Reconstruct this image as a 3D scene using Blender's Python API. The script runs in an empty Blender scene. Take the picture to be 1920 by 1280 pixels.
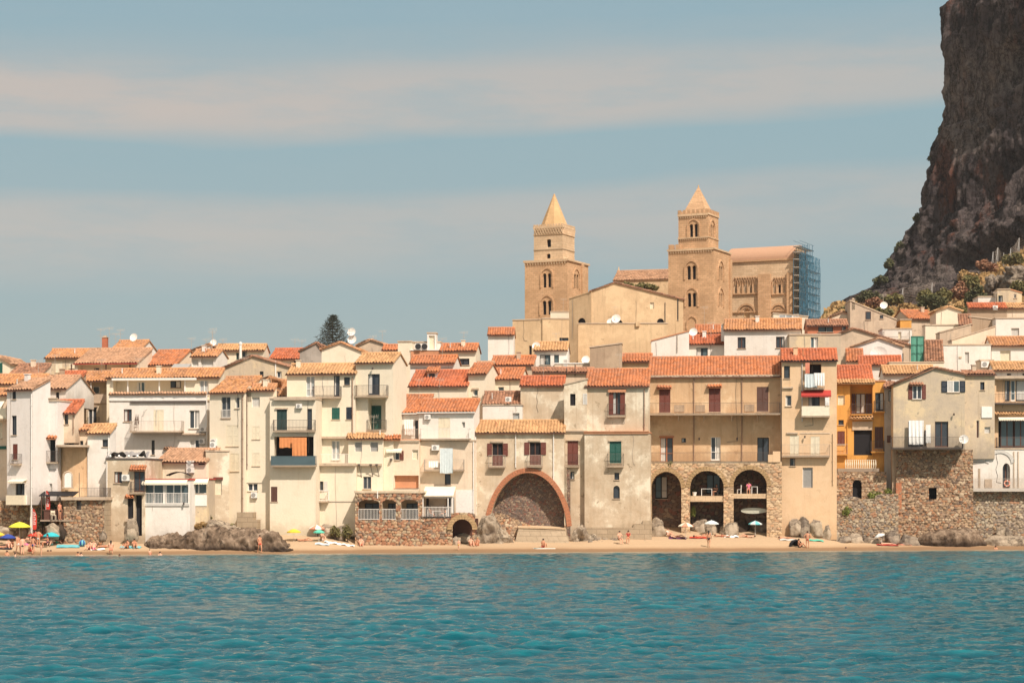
import bpy, math, random
import numpy as np
from mathutils import Vector, Matrix, noise
random.seed(7); RNG = np.random.default_rng(7)
S = bpy.context.scene; COL = S.collection
R = math.radians
# ---------------- camera ----------------
F, HC, YH = 3800.0, 6.0, 921.0      # focal length in photo pixels, eye height, horizon row
cam = bpy.data.objects.new('camera', bpy.data.cameras.new('camera')); COL.objects.link(cam)
cam.location = (0, 0, HC); cam.rotation_euler = (R(90), 0, 0)
cam.data.sensor_width = 36; cam.data.lens = F/1920*36; cam.data.shift_y = (YH-640)/1920
cam.data.clip_start = 1; cam.data.clip_end = 6000
S.camera = cam
# ---------------- light ----------------
SAZ, SEL = R(31), R(50)
sd = Vector((math.sin(SAZ)*math.cos(SEL), -math.cos(SAZ)*math.cos(SEL), math.sin(SEL)))
sl = bpy.data.lights.new('sun', 'SUN'); sl.energy = 5.0; sl.angle = R(0.53); sl.color = (1.0, .875, .76)
so = bpy.data.objects.new('sun', sl); COL.objects.link(so); so.rotation_euler = sd.to_track_quat('Z', 'Y').to_euler()
so.location = (60, -60, 120)
S.view_settings.view_transform = 'Standard'; S.view_settings.look = 'None'; S.view_settings.gamma = 1
S.view_settings.exposure = 0.14
w = bpy.data.worlds.new('World'); S.world = w; w.use_nodes = True
nt = w.node_tree; nt.nodes.clear()
def N(nt, t, **k):
    n = nt.nodes.new('ShaderNode'+t)
    for a, b in k.items():
        if a.startswith('i_'):
            key = a[2:]; key = int(key) if key.isdigit() else key.replace('_', ' ')
            n.inputs[key].default_value = b
        else: setattr(n, a, b)
    return n
def ramp(nt, stops, fac=None, interp='LINEAR'):
    n = N(nt, 'ValToRGB'); cr = n.color_ramp; cr.interpolation = interp
    while len(cr.elements) < len(stops): cr.elements.new(.5)
    for e, (p, c) in zip(cr.elements, stops):
        e.position = p
        e.color = (c, c, c, 1) if isinstance(c, (int, float)) else (*c, 1)
    if fac is not None: nt.links.new(fac, n.inputs[0])
    return n.outputs[0]
def mth(nt, op, a, b=0.0, c=None):
    n = N(nt, 'Math', operation=op)
    for i, x in enumerate((a, b) if c is None else (a, b, c)):
        if isinstance(x, (int, float)): n.inputs[i].default_value = x
        else: nt.links.new(x, n.inputs[i])
    return n.outputs[0]
def mix(nt, fac, a, b, blend='MIX'):
    n = N(nt, 'Mix', data_type='RGBA', blend_type=blend)
    for i, x in ((0, fac), (6, a), (7, b)):
        if isinstance(x, (int, float)): n.inputs[i].default_value = x
        elif isinstance(x, tuple): n.inputs[i].default_value = (*x, 1)
        else: nt.links.new(x, n.inputs[i])
    return n.outputs[2]
def lin(r, g, b):
    f = lambda c: (c/255/12.92) if c/255 <= .04045 else ((c/255+.055)/1.055)**2.4
    return (f(r), f(g), f(b))
sky = N(nt, 'TexSky', sky_type='NISHITA', sun_disc=False, sun_elevation=SEL, sun_rotation=R(180)-SAZ)
tc = N(nt, 'TexCoord'); sep = N(nt, 'SeparateXYZ'); nt.links.new(tc.outputs['Generated'], sep.inputs[0])
X, Y_, Z = sep.outputs
hz = mth(nt, 'SQRT', mth(nt, 'ADD', mth(nt, 'MULTIPLY', X, X), mth(nt, 'MULTIPLY', Y_, Y_)))
t = mth(nt, 'DIVIDE', Z, mth(nt, 'MAXIMUM', hz, .001))       # tangent of elevation
azm = mth(nt, 'ARCTAN2', X, Y_)
cmb = N(nt, 'CombineXYZ'); nt.links.new(azm, cmb.inputs[0]); nt.links.new(mth(nt, 'MULTIPLY', t, 5.0), cmb.inputs[1])
nz = N(nt, 'TexNoise', i_Scale=5.0, i_Detail=3.0, i_Roughness=.5); nt.links.new(cmb.outputs[0], nz.inputs['Vector'])
nz2 = N(nt, 'TexNoise', i_Scale=9.0, i_Detail=9.0, i_Roughness=.62); nt.links.new(cmb.outputs[0], nz2.inputs['Vector'])
tw = mth(nt, 'ADD', t, mth(nt, 'MULTIPLY', mth(nt, 'SUBTRACT', nz.outputs[0], .5), .016))
tw = mth(nt, 'SUBTRACT', tw, mth(nt, 'MULTIPLY', mth(nt, 'MAXIMUM', mth(nt, 'ADD', azm, .02), -.1), .05))
base = ramp(nt, [(0, lin(162,172,169)), (.07, lin(160,173,172)), (.11, lin(153,173,176)), (.2, lin(143,173,180)), (.25, lin(140,171,182)), (.5, (.42,.50,.56)), (1, (.55,.60,.62))], t)
band = ramp(nt, [(0, 0), (.10, 0), (.115, .45), (.128, .75), (.143, .62), (.152, .08), (.172, .06), (.181, .9), (.19, 1.0), (.204, .9), (.218, .3), (.232, .1), (.25, .08), (.3, .5), (.4, .2), (.6, .5), (1, .3)], tw)
wm = ramp(nt, [(0, .15), (.38, .62), (.52, .92), (.65, 1)], nz2.outputs[0])
# the bands thin out to the right
side = ramp(nt, [(0, 1.0), (.5, .85), (1, .7)], mth(nt, 'ADD', mth(nt, 'MULTIPLY', azm, 2.0), .5))
bf = mth(nt, 'MULTIPLY', mth(nt, 'MULTIPLY', band, wm), side)
col = mix(nt, bf, base, lin(200, 185, 172))
# sky brightened overhead and round the sun, out of view, as added fill
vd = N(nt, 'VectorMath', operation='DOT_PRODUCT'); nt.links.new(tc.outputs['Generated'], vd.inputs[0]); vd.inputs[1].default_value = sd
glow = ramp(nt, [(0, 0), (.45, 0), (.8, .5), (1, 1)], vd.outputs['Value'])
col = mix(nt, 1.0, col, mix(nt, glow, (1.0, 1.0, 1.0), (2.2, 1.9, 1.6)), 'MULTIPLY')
sk = mix(nt, 1.0, sky.outputs[0], (.10, .10, .10), 'MULTIPLY')
col = mix(nt, .12, col, sk)
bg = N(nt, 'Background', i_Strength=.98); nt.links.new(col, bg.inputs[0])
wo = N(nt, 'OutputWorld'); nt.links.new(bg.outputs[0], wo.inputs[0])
# ---------------- materials ----------------
def mat0(name, rough=.8, spec=.3):
    m = bpy.data.materials.new(name); m.use_nodes = True; nt = m.node_tree
    b = nt.nodes['Principled BSDF']; b.inputs['Roughness'].default_value = rough; b.inputs['Specular IOR Level'].default_value = spec
    return m, nt, b
def coords(nt, scale=(1, 1, 1), rnd=True, kind='Object'):
    tc = N(nt, 'TexCoord'); mp = N(nt, 'Mapping'); mp.inputs['Scale'].default_value = scale
    nt.links.new(tc.outputs[kind], mp.inputs[0])
    if rnd:
        oi = N(nt, 'ObjectInfo'); v = N(nt, 'VectorMath', operation='SCALE'); v.inputs[0].default_value = (37, 53, 71)
        nt.links.new(oi.outputs['Random'], v.inputs['Scale']); nt.links.new(v.outputs[0], mp.inputs['Location'])
    return mp.outputs[0]
def noi(nt, vec, scale, detail=4, rough=.6):
    n = N(nt, 'TexNoise', i_Scale=scale, i_Detail=float(detail), i_Roughness=rough); nt.links.new(vec, n.inputs['Vector']); return n.outputs[0]
def bump(nt, b, h, strength=.3, dist=.05):
    n = N(nt, 'Bump', i_Strength=strength, i_Distance=dist); nt.links.new(h, n.inputs['Height']); nt.links.new(n.outputs[0], b.inputs['Normal']); return n
M = {}
def plaster(name, c, c2, dirt=.5, streak=.25):
    m, nt, b = mat0(name, .9, .1)
    v = coords(nt); a = ramp(nt, [(0, 0), (.49-.08*dirt, 0), (.535-.06*dirt, .6*dirt), (.62, dirt*.9), (1, dirt)], noi(nt, v, .28, 8, .66))
    col = mix(nt, a, c, c2)
    vs = coords(nt, (1.6, 1.6, .14)); s = ramp(nt, [(0, 1-streak), (.36, 1-streak*.6), (.48, 1), (1, 1.0)], noi(nt, vs, 1.1, 6, .7))
    col = mix(nt, 1.0, col, s, 'MULTIPLY')
    f = noi(nt, v, 9, 4, .7); col = mix(nt, 1.0, col, ramp(nt, [(0, .86), (.5, 1), (1, 1.06)], f), 'MULTIPLY')
    pt = ramp(nt, [(0, 0), (.655, 0), (.665, 1), (1, 1)], noi(nt, v, 1.3, 5, .65))
    col = mix(nt, mth(nt, 'MULTIPLY', pt, min(.7, dirt*.8)), col, tuple(x*.62 for x in c2))
    col = mix(nt, mth(nt, 'MULTIPLY', ramp(nt, [(0, 0), (.5, 0), (.6, .5), (1, .8)], noi(nt, v, .9, 7, .72)), .35+dirt*.35), col, tuple(x*.86 for x in c2))
    vr = coords(nt, (2.4, 2.4, .10)); col = mix(nt, mth(nt, 'MULTIPLY', ramp(nt, [(0, 0), (.62, 0), (.70, 1), (1, 1)], noi(nt, vr, 1.0, 5, .6)), .12+streak*.9), col, tuple(a*b_ for a, b_ in zip(c2, (.72, .62, .52))))
    tz = N(nt, 'TexCoord'); sz_ = N(nt, 'SeparateXYZ'); nt.links.new(tz.outputs['Object'], sz_.inputs[0])
    dz = mth(nt, 'ADD', sz_.outputs[2], mth(nt, 'MULTIPLY', mth(nt, 'SUBTRACT', noi(nt, v, .8, 5, .7), .5), -3.5)); col = mix(nt, ramp(nt, [(0, .75), (.35, .55), (.75, .1), (1, 0)], mth(nt, 'MULTIPLY', dz, .45)), col, tuple(x*.66 for x in c2))
    nt.links.new(col, b.inputs['Base Color'])
    h = mth(nt, 'ADD', noi(nt, v, 5, 5, .65), mth(nt, 'MULTIPLY', pt, -.4)); bump(nt, b, h, .35, .05)
    M[name] = m; return m
plaster('white', (.78,.73,.66), (.66,.58,.49), .25, .10)
plaster('white_shade', (.77,.71,.66), (.66,.59,.52), .2, .08)
plaster('cream', (.77,.68,.53), (.68,.56,.41), .2, .08)
plaster('yellow', (.78,.685,.535), (.69,.59,.42), .12, .06)
plaster('pink', (.76,.62,.47), (.64,.49,.35), .3, .12)
plaster('beige', (.68,.54,.35), (.46,.385,.31), .8, .18)
plaster('worn', (.75,.66,.51), (.52,.39,.26), 1.0, .14)
plaster('mottled', (.77,.68,.53), (.47,.35,.23), 1.0, .16)
plaster('ochre', (.73,.52,.33), (.66,.43,.24), .3, .10)
plaster('tan', (.70,.51,.32), (.54,.34,.19), .9, .22)
plaster('orange', (.74,.38,.10), (.62,.30,.09), .5, .2)
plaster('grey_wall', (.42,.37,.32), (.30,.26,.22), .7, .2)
plaster('brown_wall', (.48,.36,.25), (.35,.25,.17), .7, .25)
plaster('red_wall', (.58,.21,.11), (.48,.2,.12), .5, .2)
plaster('terracotta', (.60,.29,.16), (.48,.22,.12), .5, .2)
plaster('concrete', (.60,.47,.34), (.43,.33,.25), .6, .22)
plaster('church', (.67,.49,.30), (.53,.37,.22), .7, .25)
def paint(name, c, rough=.5, spec=.3, var=.12, metal=0):
    m, nt, b = mat0(name, rough, spec); v = coords(nt)
    col = mix(nt, 1.0, c, ramp(nt, [(0, 1-var*2), (.5, 1), (1, 1+var)], noi(nt, v, 4, 3)), 'MULTIPLY')
    nt.links.new(col, b.inputs['Base Color']); b.inputs['Metallic'].default_value = metal
    M[name] = m; return m
for n_, c_, r_ in [('green', (.018,.10,.075), .5), ('darkgreen', (.02,.05,.045), .5), ('redbrown', (.16,.045,.03), .6), ('brown', (.11,.05,.035), .6),
    ('orangewood', (.40,.15,.07), .6), ('creamwood', (.76,.67,.5), .6), ('whitepaint', (.80,.76,.70), .5), ('navy', (.02,.03,.045), .5), ('greypaint', (.33,.32,.30), .6),
    ('lightgrey', (.58,.55,.5), .6), ('iron', (.10,.08,.07), .6), ('rail_light', (.45,.38,.31), .6), ('copper', (.30,.19,.13), .6), ('red', (.55,.05,.03), .6), ('blue', (.03,.06,.28), .6),
    ('teal', (.04,.45,.50), .6), ('lime', (.72,.70,.06), .6), ('yellowcloth', (.72,.5,.05), .6), ('aqua', (.15,.48,.52), .6), ('greencloth', (.10,.50,.36), .6),
    ('salmon', (.72,.28,.18), .7), ('whitecloth', (.84,.82,.78), .8), ('creamcloth', (.80,.72,.56), .8), ('palecloth', (.62,.68,.68), .8), ('pinkcloth', (.8,.2,.35), .7), ('magenta', (.75,.03,.28), .6),
    ('black', (.012,.011,.014), .7), ('tarp', (.28,.26,.25), .6), ('vault', (.46,.27,.17), .85), ('board', (.50,.49,.40), .3), ('scaff', (.05,.14,.21), .5), ('net', (.10,.30,.22), .8), ('purple', (.10,.025,.07), .7),
    ('orangecloth', (.70,.27,.10), .8), ('fanblack', (.03,.03,.03), .5), ('redsheet', (.40,.045,.035), .6), ('brick_plain', (.45,.15,.08), .8)]:
    paint(n_, c_, r_)
def glass(name, c, rough=.12):
    m, nt, b = mat0(name, rough, .5); v = coords(nt)
    nt.links.new(mix(nt, noi(nt, v, .8, 2), c, tuple(x*1.6 for x in c)), b.inputs['Base Color']); M[name] = m
glass('glass', (.035,.042,.05)); glass('glassblue', (.06,.09,.10)); glass('glasslight', (.28,.30,.30), .3); glass('void', (.008,.007,.009), .9)  # void: matte black pane, paints the darkness inside open windows and recesses
def tiles(name, c, c2):
    m, nt, b = mat0(name, .85, .15)
    uv = N(nt, 'UVMap'); fl = N(nt, 'VectorMath', operation='FLOOR'); nt.links.new(uv.outputs[0], fl.inputs[0])
    wn = N(nt, 'TexWhiteNoise', noise_dimensions='3D'); nt.links.new(fl.outputs[0], wn.inputs['Vector'])
    col = mix(nt, ramp(nt, [(0, 0), (.45, .2), (.75, .75), (1, 1)], wn.outputs['Value']), c, c2)
    v = coords(nt); col = mix(nt, ramp(nt, [(0, 0), (.45, 0), (.7, .55), (1, .7)], noi(nt, v, .5, 5, .65)), col, tuple(x*.72+.02 for x in c2))
    col = mix(nt, 1.0, col, ramp(nt, [(0, .7), (.5, 1), (1, 1.1)], noi(nt, v, 3, 5, .7)), 'MULTIPLY')
    # dirt in the gutter between barrels
    sp = N(nt, 'SeparateXYZ'); nt.links.new(uv.outputs[0], sp.inputs[0]); fr = mth(nt, 'FRACT', sp.outputs[0])
    g = ramp(nt, [(0, .74), (.16, .86), (.3, 1), (.7, 1), (.86, .86), (1, .74)], fr)
    lc = ramp(nt, [(0, 0), (.60, 0), (.68, .7), (1, .8)], noi(nt, v, 1.7, 7, .75)); col = mix(nt, mth(nt, 'MULTIPLY', lc, .45), col, (.34, .27, .19))
    col = mix(nt, 1.0, col, g, 'MULTIPLY')
    nt.links.new(col, b.inputs['Base Color']); bump(nt, b, noi(nt, v, 14, 3), .3, .02); M[name] = m
tiles('t_red', (.56,.205,.085), (.45,.20,.11)); tiles('t_scarlet', (.54,.16,.07), (.45,.16,.09)); tiles('t_orange', (.58,.28,.12), (.47,.25,.14))
tiles('t_yellow', (.60,.355,.175), (.52,.30,.15)); tiles('t_old', (.44,.22,.13), (.29,.16,.105)); tiles('t_pale', (.52,.30,.18), (.42,.25,.155))
def rubble(name, cols, mortar):
    m, nt, b = mat0(name, .95, .1)
    at = N(nt, 'Attribute', attribute_name='stone'); sp = N(nt, 'SeparateColor'); nt.links.new(at.outputs['Color'], sp.inputs[0])
    k = len(cols); col = ramp(nt, [(i/k, c) for i, c in enumerate(cols)], sp.outputs[0], 'CONSTANT')
    v = coords(nt); col = mix(nt, 1.0, col, ramp(nt, [(0, .6), (.5, 1), (1, 1.25)], noi(nt, v, 6, 5, .7)), 'MULTIPLY')
    col = mix(nt, 1.0, col, ramp(nt, [(0, .7), (.5, 1), (1, 1.1)], noi(nt, v, .5, 4, .6)), 'MULTIPLY')
    col = mix(nt, ramp(nt, [(0, 1), (.16, .8), (.4, 0), (1, 0)], sp.outputs[1]), col, mortar)  # near-black mortar also paints in the shade of the gaps
    nt.links.new(col, b.inputs['Base Color']); bump(nt, b, noi(nt, v, 12, 5, .7), .6, .05); M[name] = m
rubble('rubble', [(.38,.25,.15), (.29,.20,.13), (.47,.33,.21), (.21,.15,.11), (.42,.22,.12), (.33,.235,.16), (.52,.40,.27), (.31,.16,.09)], (.06,.042,.032))
rubble('rubble_red', [(.42,.21,.125), (.46,.31,.19), (.32,.16,.095), (.46,.26,.155), (.26,.19,.14), (.45,.35,.23)], (.075,.052,.038))
rubble('rubble_grey', [(.36,.28,.20), (.23,.18,.14), (.44,.35,.24), (.30,.22,.155), (.38,.26,.155), (.26,.215,.175), (.47,.39,.28), (.36,.20,.12)], (.055,.042,.032))
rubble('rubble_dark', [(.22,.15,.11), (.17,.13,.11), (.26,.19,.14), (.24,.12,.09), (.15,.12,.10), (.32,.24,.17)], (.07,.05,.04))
rubble('rubble_gold', [(.60,.42,.25), (.52,.37,.23), (.64,.47,.30), (.44,.31,.2), (.55,.34,.2)], (.24,.17,.11))
def ashlar(name, c, c2, mort, sc=1.0, bw=.9, bh=.36):
    m, nt, b = mat0(name, .92, .1)
    tc = N(nt, 'TexCoord'); s = N(nt, 'SeparateXYZ'); nt.links.new(tc.outputs['Object'], s.inputs[0])
    c_ = N(nt, 'CombineXYZ'); nt.links.new(mth(nt, 'ADD', s.outputs[0], s.outputs[1]), c_.inputs[0]); nt.links.new(s.outputs[2], c_.inputs[1])
    br = N(nt, 'TexBrick', i_Scale=sc, i_Mortar_Size=.022, i_Mortar_Smooth=.3, i_Brick_Width=bw, i_Row_Height=bh, i_Bias=-.1)
    br.inputs['Color1'].default_value = (*c, 1); br.inputs['Color2'].default_value = (*c2, 1); br.inputs['Mortar'].default_value = (*mort, 1)
    nt.links.new(c_.outputs[0], br.inputs['Vector']); v = coords(nt)
    col = mix(nt, ramp(nt, [(0, 0), (.42, 0), (.62, .55), (1, .75)], noi(nt, v, .28, 6, .65)), br.outputs[0], tuple(x*.78 for x in c2))
    col = mix(nt, 1.0, col, ramp(nt, [(0, .68), (.5, 1), (1, 1.12)], noi(nt, v, 3, 6, .7)), 'MULTIPLY')
    nt.links.new(col, b.inputs['Base Color'])
    bump(nt, b, mth(nt, 'ADD', noi(nt, v, 5, 5, .7), mth(nt, 'MULTIPLY', br.outputs['Fac'], -.8)), .5, .05); M[name] = m
ashlar('ashlar', (.66,.42,.245), (.53,.33,.185), (.36,.24,.14)); ashlar('ashlar_pale', (.70,.52,.34), (.60,.43,.27), (.42,.31,.21), 1, 1.1, .45)
ashlar('spire', (.66,.43,.22), (.60,.38,.19), (.5,.33,.18), 1, .8, .3); ashlar('brick', (.58,.25,.13), (.50,.19,.10), (.36,.18,.11), 1, .5, .14)
ashlar('block', (.46,.36,.25), (.40,.31,.21), (.25,.19,.13), 1, 1.1, .5)
ashlar('ashlar_gold', (.54,.38,.21), (.44,.29,.15), (.24,.16,.09), 1, .7, .26)
def rockmat(name, cs, scale=.5, streak=(1, 1, 1)):
    m, nt, b = mat0(name, .95, .1); v = coords(nt, streak, False)
    n1 = noi(nt, v, scale, 8, .7); col = ramp(nt, [(.25, cs[0]), (.45, cs[1]), (.55, cs[2]), (.7, cs[3])], n1)
    v2 = coords(nt, (1, 1, 1), False)
    col = mix(nt, 1.0, col, ramp(nt, [(0, .5), (.45, .9), (.6, 1.05), (1, 1.3)], noi(nt, v2, scale*6, 8, .75)), 'MULTIPLY')
    col = mix(nt, 1.0, col, ramp(nt, [(0, .35), (.012, .8), (.025, 1), (1, 1)], mth(nt, 'ABSOLUTE', mth(nt, 'SUBTRACT', noi(nt, v2, scale*.45, 5, .6), .5))), 'MULTIPLY')
    if name == 'rock_brown':      # wet, weed-stained foot
        tz = N(nt, 'TexCoord'); sz_ = N(nt, 'SeparateXYZ'); nt.links.new(tz.outputs['Object'], sz_.inputs[0]); col = mix(nt, ramp(nt, [(0, .9), (.25, .75), (.42, .3), (.6, 0)], mth(nt, 'MULTIPLY', mth(nt, 'ADD', sz_.outputs[2], mth(nt, 'MULTIPLY', noi(nt, v2, .9, 4), -.8)), .6)), col, (.035, .025, .02))
    nt.links.new(col, b.inputs['Base Color']); bump(nt, b, noi(nt, v2, scale*4, 9, .75), .9, .25/max(scale, .1)*.3); M[name] = m
rockmat('rock', [(.07,.055,.045), (.18,.145,.115), (.28,.225,.17), (.36,.30,.23)], .9)
rockmat('rock_pale', [(.13,.10,.08), (.29,.23,.17), (.42,.34,.25), (.50,.41,.31)], .7)
rockmat('rock_brown', [(.045,.032,.025), (.15,.105,.072), (.25,.18,.125), (.40,.31,.23)], .8, (1, 1, .45))
def leafmat(name, c, c2):
    m, nt, b = mat0(name, .75, .2); v = coords(nt)
    nt.links.new(mix(nt, ramp(nt, [(.3, 0), (.7, 1)], noi(nt, v, 1.2, 4, .7)), c, c2), b.inputs['Base Color']); M[name] = m
leafmat('leaf_dark', (.06,.066,.03), (.13,.125,.055)); leafmat('leaf', (.13,.125,.045), (.24,.20,.08)); leafmat('leaf_olive', (.13,.12,.05), (.22,.19,.08))
leafmat('dry', (.32,.20,.08), (.44,.29,.13)); leafmat('leaf_bright', (.14,.19,.045), (.30,.32,.09)); leafmat('dry_red', (.26,.12,.07), (.36,.2,.12)); leafmat('pine', (.035,.045,.035), (.06,.065,.05))
paint('bark', (.14,.10,.075), .9, .1)
# ---------------- mesh helpers ----------------
class MB:
    def __init__(s): s.v = []; s.f = []
    def quad(s, *p):
        n = len(s.v); s.v += [tuple(q) for q in p]; s.f.append(tuple(range(n, n+len(p))))
    def box(s, x0, x1, y0, y1, z0, z1):
        n = len(s.v); s.v += [(x, y, z) for z in (z0, z1) for y in (y0, y1) for x in (x0, x1)]
        s.f += [tuple(n+i for i in q) for q in ((0,2,3,1), (4,5,7,6), (0,1,5,4), (2,6,7,3), (0,4,6,2), (1,3,7,5))]
    def prism(s, pts, d):      # pts: list of 3D (polygon), extruded by vector d
        n = len(s.v); k = len(pts); s.v += [tuple(p) for p in pts]+[tuple(Vector(p)+Vector(d)) for p in pts]
        s.f += [tuple(range(n, n+k)), tuple(range(n+2*k-1, n+k-1, -1))]+[(n+i, n+(i+1) % k, n+k+(i+1) % k, n+k+i) for i in range(k)]
    def tube(s, p0, p1, r0, r1=None, n=6):
        r1 = r0 if r1 is None else r1; p0 = Vector(p0); p1 = Vector(p1); d = (p1-p0)
        if d.length < 1e-6: return
        d.normalize(); a = d.orthogonal().normalized(); b = d.cross(a); k = len(s.v)
        for p, r in ((p0, r0), (p1, r1)):
            for i in range(n):
                q = 2*math.pi*i/n; s.v.append(tuple(p+a*(r*math.cos(q))+b*(r*math.sin(q))))
        s.f += [(k+i, k+(i+1) % n, k+n+(i+1) % n, k+n+i) for i in range(n)]
        s.f += [tuple(range(k+n-1, k-1, -1)), tuple(range(k+n, k+2*n))]
    def ball(s, c, rx, ry, rz, nu=10, nv=7):
        k = len(s.v)
        for j in range(nv+1):
            th = math.pi*j/nv
            for i in range(nu):
                ph = 2*math.pi*i/nu; s.v.append((c[0]+rx*math.sin(th)*math.cos(ph), c[1]+ry*math.sin(th)*math.sin(ph), c[2]+rz*math.cos(th)))
        for j in range(nv):
            for i in range(nu): s.f.append((k+j*nu+i, k+(j+1)*nu+i, k+(j+1)*nu+(i+1) % nu, k+j*nu+(i+1) % nu))
    def build(s, name, m, parent=None, loc=None, smooth=False):
        me = bpy.data.meshes.new(name); me.from_pydata(s.v, [], s.f)
        me.materials.append(M[m] if isinstance(m, str) else m)
        if smooth: me.shade_smooth()
        o = bpy.data.objects.new(name, me); COL.objects.link(o)
        if parent is not None: o.parent = parent
        if loc is not None: o.location = loc
        return o
def npmesh(name, V, Fc, m, parent=None, loc=None, uv=None, attr=None, smooth=False):
    me = bpy.data.meshes.new(name); V = np.asarray(V, np.float32); Fc = np.asarray(Fc, np.int32)
    me.vertices.add(len(V)); me.vertices.foreach_set('co', V.ravel())
    me.loops.add(Fc.size); me.loops.foreach_set('vertex_index', Fc.ravel()); k = Fc.shape[1]
    me.polygons.add(len(Fc)); me.polygons.foreach_set('loop_start', np.arange(0, Fc.size, k, dtype=np.int32)); me.polygons.foreach_set('loop_total', np.full(len(Fc), k, np.int32))
    me.update(calc_edges=True)
    if uv is not None:
        l = me.uv_layers.new(name='UVMap'); l.data.foreach_set('uv', np.asarray(uv, np.float32)[Fc.ravel()].ravel())
    if attr is not None:
        a = me.color_attributes.new('stone', 'FLOAT_COLOR', 'POINT'); a.data.foreach_set('color', np.asarray(attr, np.float32).ravel())
    me.materials.append(M[m] if isinstance(m, str) else m)
    if smooth: me.shade_smooth()
    me.validate(); o = bpy.data.objects.new(name, me); COL.objects.link(o)
    if parent is not None: o.parent = parent
    if loc is not None: o.location = loc
    return o
def gridfaces(nu, nv):
    i = np.arange(nu-1)[None, :]+np.arange(nv-1)[:, None]*nu; i = i.ravel()
    return np.stack([i, i+1, i+nu+1, i+nu], 1)
def tag(o, label=None, cat=None, group=None, kind=None):
    if label: o['label'] = label
    if cat: o['category'] = cat
    if group: o['group'] = group
    if kind: o['kind'] = kind
    return o
def empty(name, loc, rz=0):
    o = bpy.data.objects.new(name, None); COL.objects.link(o); o.location = loc; o.rotation_euler = (0, 0, rz); o.empty_display_size = .3; return o
def Yo(px): return (px-960)/960*9+5
ZHX = [0, 260, 450, 600, 655, 675, 890, 1070, 1110, 1220, 1440, 1540, 1575, 1720, 1990]; ZHZ = [1.35, 1.3, 1.4, 1.45, .9, .65, .65, .75, 1.0, 1.25, 1.3, 1.2, .8, .55, .45]
def ground(x, y):
    px = x/max(y, 1)*F+960; n = y-5-9*max(-1.4, min(1.4, (px-960)/960)); zh = float(np.interp(px, ZHX, ZHZ))
    if n < 203: z = (n-194.7)/8.3*zh
    else: z = zh+(n-203)*.16
    if n > 300: z = min(z, 16.6+(n-300)*.05)
    return z
def world(px, py, Y): return Vector(((px-960)/F*Y, Y, HC+(YH-py)/F*Y))
# ---------------- roofs ----------------
def tileroof(parent, O, e, s, W, L, m, name='roof', ov=.28, sov=.12, p=.33, cap=True):
    """corrugated barrel-tile sheet from eave origin O along e (unit), up the slope s (unit)"""
    O = np.array(O, float); e = np.array(e, float); s = np.array(s, float); n = np.cross(e, s); n /= np.linalg.norm(n)
    O = O-e*sov-s*ov; W = W+2*sov; L = L+ov
    k = max(1, round(W/p)); p = W/k; rows = max(1, round(L/.38)); rl = L/rows
    un = np.linspace(0, W, k*6+1); prof = .068*np.cos(2*np.pi*(un/p-.5))
    jit = np.repeat(RNG.normal(0, .012, k+1), 6)[:len(un)]
    V = []; UV = []
    base = .06*np.sin(un*.55+RNG.uniform(0, 6))+.03*np.sin(un*1.7+RNG.uniform(0, 6))
    for r in range(rows):
        rj = RNG.normal(0, .014, k+1); rj = np.repeat(rj, 6)[:len(un)]; sj = np.repeat(RNG.normal(0, .02, k+1), 6)[:len(un)]
        for q, (ss, dh) in enumerate(((r*rl, .075), ((r+1)*rl-.001, .02))):
            h = prof+jit+rj+dh+.1+base*(np.sin(np.pi*min(1, ss/L))*.8+.2)
            st = ss+(sj if q == 0 else 0)
            V.append(O+e*un[:, None]+s*(np.zeros_like(un)+st)[:, None]+n*h[:, None]); UV.append(np.stack([un/p, np.full_like(un, r+.5)], 1))
    nu = len(un); V = np.concatenate(V); UV = np.concatenate(UV); Fc = gridfaces(nu, rows*2)
    # underside board
    b = len(V); c = [O-n*.04, O+e*W-n*.04, O+e*W+s*L-n*.04, O+s*L-n*.04]
    c2 = [x+n*.07 for x in c]; V = np.concatenate([V, c, c2]); UV = np.concatenate([UV, np.full((8, 2), .5)])
    Fb = np.array([(0,3,2,1), (4,5,6,7), (0,1,5,4), (2,3,7,6), (0,4,7,3), (1,2,6,5)])+b
    Fc = np.concatenate([Fc, Fb])
    if cap:   # ridge caps, one short half pipe after another
        T = O+s*L+n*.12; cv = []; cf = []; seg = max(1, round(W/.45)); w_ = W/seg
        for i in range(seg):
            for q in (0, 1):
                rr = .15 if q == 0 else .12
                for a in range(7):
                    g = math.pi*(a/6); cv.append(T+e*((i+q)*w_)+s*(rr*math.cos(g))+n*(rr*math.sin(g)))
            for a in range(6):
                z_ = len(V)+i*14+a; cf.append((z_, z_+7, z_+8, z_+1))
        UV = np.concatenate([UV, np.array([[.5+(j//14), 99.5] for j in range(len(cv))])]); V = np.concatenate([V, cv]); Fc = np.concatenate([Fc, cf])
    return npmesh(name, V, Fc, m, parent, uv=UV)
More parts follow.
